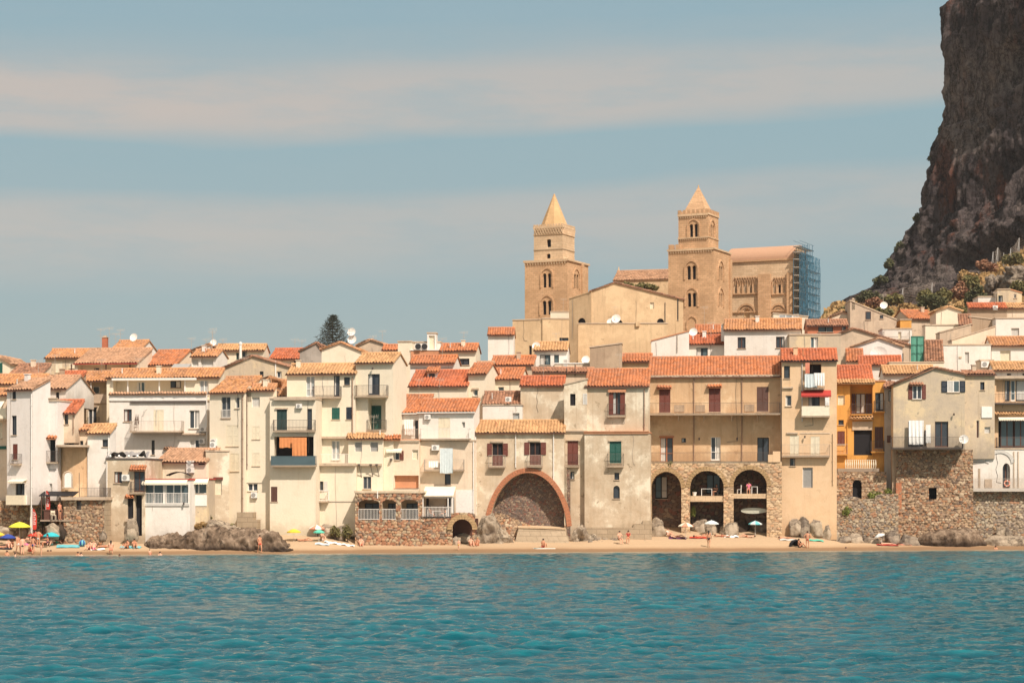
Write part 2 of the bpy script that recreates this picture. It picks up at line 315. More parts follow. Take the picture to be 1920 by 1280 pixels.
# ---------------- rubble walls with real relief ----------------
def stonesheet(name, m, parent, u0, u1, z0, z1, v=0, hole=None, step=.08, sx=.36, sz=.25, amp=.13, topf=None, side=0, batter=0.0):
    W = u1-u0; H_ = z1-z0; nu = int(W/step)+2; nz_ = int(H_/step)+2
    U, Zg = np.meshgrid(np.linspace(u0, u1, nu), np.linspace(z0, z1, nz_))
    cx = np.arange(u0-sx, u1+sx*2, sx); cz = np.arange(z0-sz, z1+sz*2, sz)
    CX, CZ = np.meshgrid(cx, cz); CX = CX+(np.arange(len(cz)) % 2)[:, None]*sx*.5
    CX = CX+RNG.uniform(-.36, .36, CX.shape)*sx; CZ = CZ+RNG.uniform(-.34, .34, CZ.shape)*sz
    cc = np.stack([CX.ravel(), CZ.ravel()], 1); cr = RNG.uniform(0, 1, len(cc)); wt = RNG.uniform(.55, 1.7, len(cc)); ch = RNG.uniform(.3, 1.15, len(cc))
    P = np.stack([U.ravel(), Zg.ravel()], 1); d1 = np.empty(len(P)); d2 = np.empty(len(P)); id1 = np.empty(len(P), int)
    for a in range(0, len(P), 1500):
        q = P[a:a+1500]; lo = q[:, 1].min()-sz*2.5; hi = q[:, 1].max()+sz*2.5; sel = np.where((cc[:, 1] > lo) & (cc[:, 1] < hi))[0]
        c = cc[sel]; D = ((q[:, None, 0]-c[None, :, 0])/sx)**2+((q[:, None, 1]-c[None, :, 1])/sz)**2; D = D*wt[sel][None, :]
        ix = np.argpartition(D, 1, 1)[:, :2]; dd = np.take_along_axis(D, ix, 1); o = np.argsort(dd, 1)
        ix = np.take_along_axis(ix, o, 1); dd = np.sqrt(np.take_along_axis(dd, o, 1)); d1[a:a+1500] = dd[:, 0]; d2[a:a+1500] = dd[:, 1]; id1[a:a+1500] = sel[ix[:, 0]]
    edge = np.clip((d2-d1)*2.2, 0, 1); hgt = (1-(1-edge)**2)*ch[id1]*amp
    big = .06*np.sin(P[:, 0]*.9+1)*np.cos(P[:, 1]*.8)
    V = np.stack([P[:, 0], v-hgt-big*.6-(z1-P[:, 1])*batter, P[:, 1]], 1)
    if topf is not None:
        tp = np.array([topf(x) for x in P[:, 0]]); V[:, 2] = np.minimum(V[:, 2], tp+hgt*.6)
    Fc = gridfaces(nu, nz_)
    keep = np.ones(len(Fc), bool)
    cen = (P[Fc[:, 0]]+P[Fc[:, 2]])/2
    if topf is not None: keep &= cen[:, 1] < np.array([topf(x) for x in cen[:, 0]])+.05
    if hole is not None: keep &= ~hole(cen[:, 0], cen[:, 1])
    Fc = Fc[keep]; A = np.stack([cr[id1], edge, edge, np.ones(len(P))], 1)
    return npmesh(name, V, Fc, m, parent, attr=A)
# ---------------- houses ----------------
SH = {'g': 'green', 'r': 'redbrown', 'w': 'creamwood', 'b': 'navy', 'o': 'orangewood', 'k': 'greypaint', 'n': 'brown', 'W': 'whitepaint', 'd': 'darkgreen'}
def archpts(u0, u1, z1, ah, n=10, power=2.0):
    """points of an arch from left spring to right spring; ah = arch height"""
    c = (u0+u1)/2; r = (u1-u0)/2; out = []
    for i in range(n+1):
        x = -math.cos(math.pi*i/n); y = (max(0, 1-abs(x)**power))**(1/2.0)
        out.append((c+r*x, z1-ah+ah*y))
    return out
def wallgrid(mb, u0, u1, z0, z1, holes, v=0.0):
    """holes: (u0,u1,z0,z1,depth,archheight)"""
    us = sorted({round(x, 4) for x in [u0, u1]+[c for h in holes for c in h[:2]] if u0-1e-6 <= x <= u1+1e-6})
    zs = sorted({round(x, 4) for x in [z0, z1]+[c for h in holes for c in h[2:4]] if z0-1e-6 <= x <= z1+1e-6})
    for a, b in zip(us, us[1:]):
        for c, d in zip(zs, zs[1:]):
            m_, n_ = (a+b)/2, (c+d)/2
            if any(h[0] < m_ < h[1] and h[2] < n_ < h[3] for h in holes): continue
            mb.quad((a, v, c), (b, v, c), (b, v, d), (a, v, d))
    for (a, b, c, d, dep, ah) in holes:
        w = v+dep
        if ah > 0:
            ap = archpts(a, b, d, ah); k = len(ap)//2
            for i in range(len(ap)-1):
                p, q = ap[i], ap[i+1]; cor = (a, d) if i < k else (b, d)
                mb.quad((cor[0], v, cor[1]), (p[0], v, p[1]), (q[0], v, q[1]))
                mb.quad((p[0], v, p[1]), (q[0], v, q[1]), (q[0], w, q[1]), (p[0], w, p[1]))
            t = d-ah
        else:
            t = d; mb.quad((a, v, d), (b, v, d), (b, w, d), (a, w, d))
        mb.quad((a, v, c), (a, v, t), (a, w, t), (a, w, c)); mb.quad((b, v, c), (b, w, c), (b, w, t), (b, v, t)); mb.quad((a, v, c), (a, w, c), (b, w, c), (b, v, c))
def shutter(parent, u0, u1, z0, z1, v, m, thick=.05, leaves=2):
    mb = MB(); w = (u1-u0)/leaves
    for i in range(leaves):
        a, b = u0+i*w+.01, u0+(i+1)*w-.01; mb.box(a, b, v, v+thick*.5, z0, z1)
        st = .07 if b-a > .3 else .04
        mb.box(a, a+st, v-thick*.5, v, z0, z1); mb.box(b-st, b, v-thick*.5, v, z0, z1)
        for zz in (z0, (z0+z1)/2-.04, z1-.08): mb.box(a+st, b-st, v-thick*.5, v, zz, zz+.08)
        z = z0+.1
        while z < z1-.1:
            mb.quad((a+st, v-thick*.45, z), (b-st, v-thick*.45, z), (b-st, v, z+.07), (a+st, v, z+.07)); z += .1
    return mb.build('shutter', m, parent)
def opening(root, u0, u1, z0, z1, kind, v0=0.0, proud=False, arch=0):
    """one window or door with its frame; v0 = wall plane"""
    nm = 'door' if z1-z0 > 1.95 else 'window'; k = kind[0]; s = kind[1:] or 'w'
    d = -.02 if proud else .20; vp = v0+d; fd = v0-.05 if proud else v0+.13
    fm = {'w': 'whitepaint', 'k': 'black', 'n': 'brown', 'b': 'navy', 'g': 'darkgreen', 'o': 'orangewood', 'r': 'redbrown', 'y': 'greypaint', 'G': 'green'}
    if k == 'o':
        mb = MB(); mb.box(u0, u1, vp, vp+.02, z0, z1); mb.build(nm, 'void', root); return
    if k == 'r':      # lowered roller blind
        mb = MB(); mb.box(u0, u1, vp, vp+.02, z0, z1); z = z0+.12
        while z < z1: mb.box(u0+.02, u1-.02, vp-.012, vp, z, z+.05); z += .12
        o = mb.build(nm, {'w': 'creamwood', 'k': 'greypaint', 'y': 'lightgrey', 'n': 'brown'}.get(s, 'greypaint'), root)
        mb = MB()
        for a, b, c, e in ((u0, u0+.05, z0, z1), (u1-.05, u1, z0, z1), (u0+.05, u1-.05, z1-.05, z1)): mb.box(a, b, fd, vp-.013, c, e)
        mb.build('frame', 'whitepaint', o); return
    if k == 'd': k, s = 's', 'd'
    if k == 's':
        o = shutter(root, u0, u1, z0, z1, v0+(.04 if not proud else -.04), SH[s[0]]); o.name = nm if nm == 'door' else 'window_shutter'
        sill = MB(); sill.box(u0-.06, u1+.06, v0-.07, v0-.002, z0-.07, z0-.002); sill.build('sill', 'concrete', o); return
    gm = 'glasslight' if 'l' in kind else ('glassblue' if 'b' in kind[1:] else 'glass')
    mb = MB(); mb.box(u0, u1, vp, vp+.02, z0, z1); o = mb.build(nm, gm, root)
    f = MB(); t = .06; n = 1 if (u1-u0) < .75 else (2 if (u1-u0) < 2.0 else 3); w = (u1-u0)/n
    for i in range(n):
        a, b = u0+i*w, u0+(i+1)*w
        f.box(a, a+t, fd, vp-.002, z0, z1); f.box(b-t, b, fd, vp-.002, z0, z1)
        f.box(a+t, b-t, fd, vp-.002, z0, z0+t*(2.5 if nm == 'door' else 1)); f.box(a+t, b-t, fd, vp-.002, z1-t, z1)
        if nm == 'door' and k == 'g': f.box(a+t, b-t, fd+.01, vp-.002, z0+(z1-z0)*.36, z0+(z1-z0)*.36+.05)
    fk = 'w' if k == 'S' else (s[0] if k == 'g' else k)
    f.build('frame', fm.get(fk, 'whitepaint') if not (k == 'S' and nm == 'door') else 'brown', o)
    sill = MB(); sill.box(u0-.07, u1+.07, v0-.09, v0-.002, z0-.07, z0-.002); sill.build('sill', 'concrete', o)
    cw = random.Random(round(u0*31+z0*17+u1*7, 2)); cf = cw.random()
    if cf < .55 and u1-u0 > .45 and not (k == 'S' and nm == 'door'):
        m2 = MB(); a, b = (u0+.03, u0+(u1-u0)*cw.uniform(.25, .55)) if cf < .3 else (u1-(u1-u0)*cw.uniform(.25, .55), u1-.03); n3 = 6
        for i in range(n3): x0, x1 = a+(b-a)*i/n3, a+(b-a)*(i+1)/n3; m2.quad((x0, vp-.004-.02*(i % 2), z0+.05), (x1, vp-.004-.02*((i+1) % 2), z0+.05), (x1, vp-.004-.02*((i+1) % 2), z1-.04), (x0, vp-.004-.02*(i % 2), z1-.04))
        m2.build('curtain', 'lightgrey', o)
    if k == 'S' and nm == 'door':      # folded-back upper leaves, closed lower panels, black pane painted as the dark room behind
        o.data.materials[0] = M['void']; sw = (u1-u0)/2*.95; zm = z0+(z1-z0)*.45
        shutter(o, u0-sw, u0-.01, zm, z1, v0-.05, SH[s[0]], leaves=1); shutter(o, u1+.01, u1+sw, zm, z1, v0-.05, SH[s[0]], leaves=1); shutter(o, u0+.02, u1-.02, z0, zm, v0+.05, SH[s[0]])
    elif k == 'S':
        sw = (u1-u0)/2*.95
        shutter(o, u0-sw, u0-.01, z0, z1, v0-.05, SH[s[0]], leaves=1); shutter(o, u1+.01, u1+sw, z0, z1, v0-.05, SH[s[0]], leaves=1)
def railing(parent, pts, z0, h, style, name='railing'):
    """pts: list of (u,v) along the outer edge"""
    mb = MB()
    if style == 'p':
        for (a, b), (c, d) in zip(pts, pts[1:]):
            L = math.hypot(c-a, d-b) or 1; nx, ny = -(d-b)/L*.04, (c-a)/L*.04
            mb.prism([(a, b, z0), (c, d, z0), (c, d, z0+h), (a, b, z0+h)], (nx, ny, 0))
        return mb.build(name, 'creamcloth', parent)
    if style == 'g':
        for (a, b), (c, d) in zip(pts, pts[1:]):
            L = math.hypot(c-a, d-b) or 1; nx, ny = -(d-b)/L*.015, (c-a)/L*.015
            mb.prism([(a, b, z0), (c, d, z0), (c, d, z0+h), (a, b, z0+h)], (nx, ny, 0))
            mb.tube((a, b, z0+h+.02), (c, d, z0+h+.02), .03, n=4)
        return mb.build(name, 'glassblue', parent)
    r = .014; m = {'i': 'iron', 'w': 'whitepaint', 'l': 'rail_light', 'r': 'rail_light', 'b': 'creamcloth'}[style]
    if style == 'w': r = .022
    for (a, b), (c, d) in zip(pts, pts[1:]):
        L = math.hypot(c-a, d-b)
        for zz in (z0+.06, z0+h): mb.tube((a, b, zz), (c, d, zz), r*1.5, n=4)
        n = max(1, int(L/(.14 if style != 'b' else .22)))
        for i in range(n+1):
            x, y = a+(c-a)*i/n, b+(d-b)*i/n
            if style == 'b':
                mb.tube((x, y, z0), (x, y, z0+h*.5), .03, .08, n=6); mb.tube((x, y, z0+h*.5), (x, y, z0+h), .08, .03, n=6)
            else: mb.tube((x, y, z0), (x, y, z0+h), r, n=4)
    return mb.build(name, m, parent)
ROOFM = {'r': 't_red', 's': 't_scarlet', 'o': 't_orange', 'y': 't_yellow', 'd': 't_old', 'p': 't_pale'}
class House:
    def __init__(s, name, label, cat, x0, x1, yb, Yn, a=-8, group=None, zb=None, raw=False):
        s.a = R(a); s.ca, s.sa = math.cos(s.a), math.sin(s.a); s.x0, s.x1 = x0, x1
        s.Y0 = Yn if raw else Yn+Yo(x0); s.X0 = (x0-960)/F*s.Y0; s.W = 0; s.zb = 0
        W = s.u(x1); s.W = W
        s.zb = zb if zb is not None else (HC+(YH-yb)/F*(s.Y0+W/2*s.sa) if yb is not None else 0)
        s.root = empty(name, (s.X0, s.Y0, s.zb), s.a); tag(s.root, label, cat, group)
    def u(s, px, v=0.0):
        r = (px-960)/F; return (r*(s.Y0+v*s.ca)-s.X0+v*s.sa)/(s.ca-r*s.sa)
    def z(s, py, u=None, v=0.0):
        u = s.W/2 if u is None else u; return HC+(YH-py)/F*(s.Y0+u*s.sa+v*s.ca)-s.zb
    def rect(s, x0, x1, y0, y1, v=0.0):
        a, b = s.u(x0, v), s.u(x1, v); m = (a+b)/2; return a, b, s.z(y1, m, v), s.z(y0, m, v)
def house(label, x0, x1, yt, yb, Y, wall='cream', roof=None, D=7.0, a=-8, wins='', bal='', ext='', group=None, name='house', cat='house', under=None, arches=None, yr=None, hole_all=None):
    deep = yb is None
    if deep:
        Yw = Y+Yo(x0); zg = ground((x0-960)/F*Yw, Yw)-.4
        h = House(name, label, cat, x0, x1, None, Y, a, group, zb=zg)
    else: h = House(name, label, cat, x0, x1, yb, Y, a, group)
    W = h.W; r = h.root; zE = h.z(yt); holes = []; later = []
    ytr = yt if yr is None else yr
    zl, zr = (zE, zE) if yr is None else (h.z(yt, 0), h.z(yr, W))
    for ln in wins.strip().splitlines():
        if not ln.strip(): continue
        p = ln.split(); q = [float(c) for c in p[:4]]; kind = p[4]
        if kind[0] in 'RQ':
            u0, u1, z0, z1 = h.rect(*q); dep = 1.3 if kind[0] == 'R' else .45
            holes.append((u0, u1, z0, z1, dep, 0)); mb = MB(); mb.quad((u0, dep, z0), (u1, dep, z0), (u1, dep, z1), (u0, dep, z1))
            mb.build('recess_wall', {'p': 'terracotta', 'b': 'black', 't': 'tan', 'n': 'brown_wall', 'v': 'void'}.get(kind[1:], wall), r); continue  # black and void backs put deep shade into the recess colour
        if '@' in kind:      # sits on the back wall of a recess or set-back
            k, dv = kind.split('@'); dv = float(dv or 1.3); u0, u1, z0, z1 = h.rect(*q, v=dv); later.append((u0, u1, z0, z1, k, dv, True, 0)); continue
        u0, u1, z0, z1 = h.rect(*q); ah = 0
        if kind[0] == 'a': kind = kind[1:]; ah = (u1-u0)/2
        z0 = max(z0, .05); pr = z1 > min(zl, zr)-.02 or u0 < .02 or u1 > W-.02
        if not pr: holes.append((u0, u1, z0, z1, .26, ah))
        later.append((u0, u1, z0, z1, kind, 0.0, pr, ah))
    mb = MB(); zlo = min(zl, zr)
    if arches: arches(h, mb, zlo)
    else: wallgrid(mb, 0, W, 0, zlo, holes)
    th = None; rk = roof[0] if roof else None; v = D; zR = zE
    if rk in ('E', 'L'):
        pyr = roof[1]; p = roof[3] if len(roof) > 3 else .40; um = W/2; Y0 = h.Y0+um*h.sa; k = (YH-pyr)/F
        v = (k*Y0-(zE+h.zb-HC))/(p-k*h.ca) if p-k*h.ca > .05 else 3; v = max(1.0, min(9.0, v)); zR = zE+p*v
        D = 2*v if rk == 'E' else max(v, .5)
        zB = zE if rk == 'E' else zR; bk = [(0, 0, 0), (0, 0, zE), (0, v, zR)]+([(0, D, zE)] if rk == 'E' else [])+[(0, D, 0)]
        mb.quad(*bk); mb.quad(*[(W, y, z) for _, y, z in reversed(bk)]); mb.quad((0, D, 0), (W, D, 0), (W, D, zB), (0, D, zB))
        L = math.hypot(v, zR-zE); s = (0, v/L, (zR-zE)/L)
        tileroof(r, (0, 0, zE), (1, 0, 0), s, W, L, ROOFM[roof[2]])
        if rk == 'E':
            b2 = MB(); b2.prism([(-.12, v+.06, zR-.02), (W+.12, v+.06, zR-.02), (W+.12, D+.2, zE-.08), (-.12, D+.2, zE-.08)], (0, .03, .12)); b2.build('roof', ROOFM[roof[2]], r)
        g = MB(); g.box(-.14, W+.14, -.34, -.27, zE-.13, zE-.03); g.build('gutter', roof[4] if len(roof) > 4 else 'brown', r)
    elif rk == 'G':      # gable end faces the viewer
        up = h.u(roof[1]); zp = h.z(roof[2], up); th = [(0, zl), (up, zp), (W, zr)]
        if zl > zlo+.01 or zr > zlo+.01 or True:
            mb.quad((0, 0, zlo), (W, 0, zlo), *[(u, 0, z) for u, z in reversed(th) if z > zlo+1e-4])
        mb.quad((0, 0, 0), (0, 0, zl), (0, D, zl), (0, D, 0)); mb.quad((W, 0, 0), (W, D, 0), (W, D, zr), (W, 0, zr))
        mb.quad((0, D, 0), (0, D, zl), (up, D, zp), (W, D, zr), (W, D, 0))
        for (a0, b0), (a1, b1) in zip(th, th[1:]):
            L = math.hypot(a1-a0, b1-b0); e = ((a1-a0)/L, 0, (b1-b0)/L)
            if a0 == 0: tileroof(r, (0, D, zl), (0, -1, 0), e, D, L, ROOFM[roof[3]], sov=.22, ov=.22, cap=False)
            else: tileroof(r, (W, 0, zr), (0, 1, 0), tuple(-q for q in e), D, L, ROOFM[roof[3]], sov=.22, ov=.22, cap=False)
    else:
        if abs(zl-zr) > .01: mb.quad(*( [(0, 0, zlo), (W, 0, zlo), (W, 0, zr)] if zr > zl else [(0, 0, zlo), (W, 0, zlo), (0, 0, zl)]))
        mb.quad((0, 0, 0), (0, 0, zl), (0, D, zl), (0, D, 0)); mb.quad((W, 0, 0), (W, D, 0), (W, D, zr), (W, 0, zr)); mb.quad((0, D, 0), (0, D, zl), (W, D, zr), (W, D, 0))
        pm = roof[1] if roof else None
        t = MB(); t.prism([(-.06, -.08, zl+.003), (W+.06, -.08, zr+.003), (W+.06, D+.05, zr+.003), (-.06, D+.05, zl+.003)], (0, 0, .14)); t.build('roof_slab', pm or 'concrete', r)
    mb.build('wall', wall, r)
    for (u0, u1, z0, z1, kind, v0, pr, ah) in later: opening(r, u0, u1, z0, z1, kind, v0, pr, ah)
    h.D = D; h.zE = zE
    for ln in bal.strip().splitlines():
        if not ln.strip(): continue
        p = ln.split(); bx0, bx1, by0, by1 = [float(c) for c in p[:4]]; st = p[4]; dep = float(p[5]) if len(p) > 5 else .7
        u0, u1, z0, z1 = h.rect(bx0, bx1, by0, by1, -dep)
        th_ = .14; sm = p[6] if len(p) > 6 else 'concrete'
        mb = MB(); mb.box(u0, u1, -dep, -.003, z0-th_, z0); mb.box(u0-.03, u1+.03, -dep-.03, -.003, z0-.04, z0+.001)
        o = mb.build('balcony', sm, r)
        railing(o, [(u0, -.02), (u0, -dep), (u1, -dep), (u1, -.02)], z0, max(.4, z1-z0), st)
    for ln in ext.strip().splitlines():
        p = ln.split()
        if p: extra(h, p)
    cr_ = random.Random(label)
    if rk in ('E', 'L') and W > 2.5:
        if cr_.random() < .45: q = cr_.uniform(.15, .85)*W; antmesh(r, (q, v*.8, zR-.5), cr_.uniform(1.6, 3.0))
        if cr_.random() < .4:
            q = cr_.uniform(.1, .85)*W; vv = v*cr_.uniform(.45, .8); z_ = zE+(zR-zE)*vv/v; m2 = MB(); a_ = .22; m2.box(q-a_, q+a_, vv-a_, vv+a_, z_-.3, z_+.75); m2.box(q-a_-.06, q+a_+.06, vv-a_-.06, vv+a_+.06, z_+.752, z_+.82); m2.build('chimney', wall, r)
        if cr_.random() < .35: q = cr_.uniform(.1, .9)*W; vv = v*.4; z_ = zE+(zR-zE)*vv/v; m2 = MB(); m2.tube((q, vv, z_-.2), (q, vv, z_+.6), .06, n=6); m2.tube((q, vv, z_+.6), (q, vv, z_+.68), .1, n=6); m2.build('vent_pipe', cr_.choice(['lightgrey', 'whitepaint', 'terracotta']), r)
    if W > 3 and cr_.random() < .6:
        q = cr_.uniform(.1, .9)*W; zt_ = zlo-.1; zb2 = max(.5, zt_-cr_.uniform(2, 7)); m2 = MB(); pr = (q, -.03, zt_)
        for i in range(5): nx_ = (q+cr_.uniform(-.12, .12), -.03, zt_+(zb2-zt_)*(i+1)/5); m2.tube(pr, nx_, .018, n=4); pr = nx_
        m2.tube(pr, (pr[0]+cr_.uniform(-1.2, 1.2) if 1.3 < pr[0] < W-1.3 else pr[0], -.03, pr[2]-.1), .018, n=4); m2.build('cable', cr_.choice(['iron', 'greypaint', 'rail_light']), r)
    return h
def acunit(r, u0, u1, z0, z1, v):
    mb = MB(); mb.box(u0, u1, v-.32, v-.03, z0, z1); o = mb.build('air_conditioner', 'whitepaint', r)
    c = ((u0+u1)/2-(u1-u0)*.08, v-.335, (z0+z1)/2); rr = (z1-z0)*.36; g = MB(); g.tube((c[0], v-.322, c[2]), (c[0], v-.345, c[2]), rr, n=16); g.build('fan_grille', 'greypaint', o)
    b = MB(); b.box(u0+.05, u0+.09, v-.3, v, z0-.06, z0-.002); b.box(u1-.09, u1-.05, v-.3, v, z0-.06, z0-.002); b.build('bracket', 'iron', o)
def dishmesh(parent, c, r, m='whitepaint', aim=(-.2, -1, .35)):
    a = Vector(aim).normalized(); x = a.cross(Vector((0, 0, 1))).normalized(); y = x.cross(a); mb = MB(); c = Vector(c); n = 14; k = 4
    pts = [[c-a*(r*.28*(1-(j/k)**2))+(x*math.cos(i*2*math.pi/n)+y*math.sin(i*2*math.pi/n))*(r*j/k) for i in range(n)] for j in range(k+1)]
    for j in range(k):
        for i in range(n): mb.quad(pts[j][i], pts[j][(i+1) % n], pts[j+1][(i+1) % n], pts[j+1][i])
    mb.tube(c-a*(r*.3)-Vector((0, 0, r*1.1)), c-a*(r*.3), .03, n=5); mb.tube(c-a*(r*.2)-y*(r*.6), c+a*(r*.6), .012, n=4); mb.ball(c+a*(r*.62), .05, .05, .05, 6, 4)
    return mb.build('satellite_dish', 'white_shade' if r > 1 else m, parent)
def antmesh(parent, base, h, m='rail_light'):
    mb = MB(); b = Vector(base); mb.tube(b, b+Vector((0, 0, h)), .025, .018, n=5)
    for k, (zf, L, n) in enumerate(((.97, .9, 6), (.72, .6, 4))):
        z = h*zf; mb.tube(b+Vector((-L/2, 0, z)), b+Vector((L/2, 0, z)), .014, n=4)
        for i in range(n):
            x = -L/2+L*i/(n-1); q = .12+.12*i/n
            if k == 0: mb.tube(b+Vector((x, -q*.6, z-q)), b+Vector((x, q*.6, z+q)), .012, n=4)
            else: mb.tube(b+Vector((x, -q, z)), b+Vector((x, q, z)), .012, n=4)
    return mb.build('antenna', m, parent)
def clothmesh(name, m, parent, u0, u1, z0, z1, v, amp=.05, waves=5, n=24, loc=None):
    U, Z_ = np.meshgrid(np.linspace(0, 1, n), np.linspace(0, 1, 8)); ph = RNG.uniform(0, 6)
    V = np.stack([u0+(u1-u0)*U, v-amp*np.sin(U*waves*6.28+ph+Z_*.8)*(1.1-Z_)-.02, z0+(z1-z0)*Z_+.03*np.sin(U*9+ph)*(1-Z_)], -1).reshape(-1, 3)
    B = V+np.array([0, .012, 0]); Fc = gridfaces(n, 8); Fb = Fc[:, ::-1]+len(V)
    return npmesh(name, np.concatenate([V, B]), np.concatenate([Fc, Fb]), m, parent, loc=loc, smooth=True)
def extra(h, p):
    r = h.root; k = p[0]; q = []
    for c in p[1:]:
        try: q.append(float(c))
        except ValueError: pass
    st = [c for c in p[1:] if not c.replace('.', '').replace('-', '').isdigit()]
    if k == 'ac': u0, u1, z0, z1 = h.rect(*q[:4]); acunit(r, u0, u1, z0, z1, 0)
    elif k == 'pipe':
        u = h.u(q[0]); mb = MB(); z0, z1 = h.z(q[2], u), h.z(q[1], u); mb.tube((u, -.09, z0), (u, -.09, z1), .055, n=8)
        z = z0+.5
        while z < z1: mb.box(u-.075, u+.075, -.15, -.003, z, z+.05); z += 2.0
        mb.build('drainpipe', st[0] if st else 'copper', r)
    elif k == 'hpipe':
        u0, u1, z0, z1 = h.rect(q[0], q[1], q[2], q[2]); mb = MB(); mb.tube((u0, -.05, z0), (u1, -.05, z0), .022, n=5); mb.build('cable', st[0] if st else 'iron', r)
    elif k == 'aw':     # sloping awning x0 x1 ytop ybottom depth
        dep = q[4] if len(q) > 4 else .9; u0, u1, z0, z1 = h.rect(*q[:4]); m = st[0] if st else 'creamcloth'
        mb = MB(); mb.prism([(u0, -.02, z1), (u1, -.02, z1), (u1, -dep, z0+.12), (u0, -dep, z0+.12)], (0, 0, .03)); n = max(3, int((u1-u0)/.25)); w = (u1-u0)/n
        for i in range(n): mb.prism([(u0+i*w, -dep, z0+.13), (u0+(i+1)*w, -dep, z0+.13), (u0+(i+1)*w, -dep, z0), (u0+(i+.5)*w, -dep, z0-.06), (u0+i*w, -dep, z0)], (0, .02, 0))
        o = mb.build('awning', m, r)
        for q_ in (u0+.05, u1-.05): b = MB(); b.tube((q_, -.02, z0-.2), (q_, -dep+.03, z0+.1), .02, n=4); b.build('awning_arm', 'whitepaint', o)
    elif k == 'tc':     # little tiled canopy x0 x1 ytop ybot
        u0, u1, z0, z1 = h.rect(*q[:4]); dep = q[4] if len(q) > 4 else .5; rise = max(.1, z1-z0-.05); L = math.hypot(dep, rise); m = st[0] if st else 't_red'
        tileroof(r, (u0, -dep, z0), (1, 0, 0), (0, dep/L, rise/L), u1-u0, L, m, 'canopy', ov=.02, sov=.02, p=.3, cap=False)
    elif k == 'dish':
        u = h.u(q[0]); v = q[2] if len(q) > 2 else -.4; rr = q[3] if len(q) > 3 else .45; dishmesh(r, (u, v, h.z(q[1], u, v)), rr)
    elif k == 'ant':
        v = q[3] if len(q) > 3 else 2; u = h.u(q[0], v); z1 = h.z(q[1], u, v); z0 = h.z(q[2], u, v); antmesh(r, (u, v, z0), z1-z0)
    elif k == 'chim':   # x0 x1 ytop ybot v
        v = q[4] if len(q) > 4 else 2; a, b = h.u(q[0], v), h.u(q[1], v); z1, z0 = h.z(q[2], a, v), h.z(q[3], a, v)-.6
        m = st[0] if st else 'beige'; mb = MB(); w = b-a; mb.box(a, b, v, v+w, z0, z1); o = mb.build('chimney', m, r)
        c = MB(); c.box(a-.05, b+.05, v-.05, v+w+.05, z1+.002, z1+.08); c.box(a+w*.2, b-w*.2, v+w*.2, v+w*.8, z1+.081, z1+.25); c.build('chimney_cap', 'concrete', o)
    elif k == 'cor':    # cornice y height material over x0..x1
        u0, u1, z0, z1 = h.rect(*q[:4]); mb = MB(); mb.box(u0, u1, -.12, -.003, z0, z1); mb.box(u0-.04, u1+.04, -.2, -.004, z1-.08, z1+.003); mb.build('cornice', st[0] if st else 'terracotta', r)
    elif k == 'sky':    # skylight on roof, x0 x1 y0 y1 v
        v = q[4]; a, b = h.u(q[0], v), h.u(q[1], v); z0, z1 = h.z(q[3], a, v), h.z(q[2], a, v)
        mb = MB(); mb.prism([(a, v-.7, z0), (b, v-.7, z0), (b+.3, v+.7, z1+.2), (a+.3, v+.7, z1+.2)], (0, 0, .18)); mb.build('skylight', 'greypaint', r)
    elif k == 'post':
        u = h.u(q[0]); mb = MB(); mb.box(u-.06, u+.06, -.1, .02, h.z(q[2], u), h.z(q[1], u)); mb.build('post', st[0] if st else 'whitepaint', r)
    elif k == 'band':   # flat band standing proud
        u0, u1, z0, z1 = h.rect(*q[:4]); dep = q[4] if len(q) > 4 else .06; mb = MB(); mb.box(u0, u1, -dep, -.003, z0, z1); mb.build('moulding', st[0] if st else 'concrete', r)
    elif k == 'brk':    # balcony brackets x y0 y1
        u = h.u(q[0]); z1, z0 = h.z(q[1], u), h.z(q[2], u); mb = MB(); mb.prism([(u-.06, -.003, z0), (u-.06, -.003, z1), (u-.06, -.6, z1), (u-.06, -.6, z1-.1)], (.12, 0, 0)); mb.build('bracket', st[0] if st else 'concrete', r)
    elif k == 'lamp':
        u = h.u(q[0]); z = h.z(q[1], u); mb = MB(); mb.tube((u, -.003, z+.25), (u, -.3, z+.3), .02, n=5); mb.tube((u, -.3, z+.3), (u, -.3, z+.05), .1, .07, n=6); mb.build('wall_lamp', 'iron', r)
    elif k == 'strut':  # iron struts x0 y0 x1 y1
        u0 = h.u(q[0], -.6); u1 = h.u(q[2]); mb = MB(); mb.tube((u0, -.6, h.z(q[1], u0, -.6)), (u1, -.003, h.z(q[3], u1)), .035, n=5); mb.box(u0-.12, u0+.12, -.66, -.003, h.z(q[1], u0, -.6), h.z(q[1], u0, -.6)+.14); mb.build('bracket', 'iron', r)
def hang(label, h, x0, x1, y0, y1, m, v=-.8, name='hanging_cloth', cat='laundry', group=None, amp=.05, waves=4):
    a, b = h.u(x0, v), h.u(x1, v); z0, z1 = h.z(y1, a, v), h.z(y0, a, v)
    o = clothmesh(name, m, None, -(b-a)/2, (b-a)/2, 0, z1-z0, 0, amp, waves); u = (a+b)/2
    o.location = (h.X0+u*h.ca-v*h.sa, h.Y0+u*h.sa+v*h.ca, h.zb+z0); o.rotation_euler = (0, 0, h.a); tag(o, label, cat, group); return o
# ================= the town, left to right, front row =================
HG = 'seafront houses'; BG = 'houses behind the seafront'
def fh(*a, **k): k.setdefault('group', HG); return house(*a, **k)
def bh(*a, **k): k.setdefault('group', BG); return house(*a, **k)
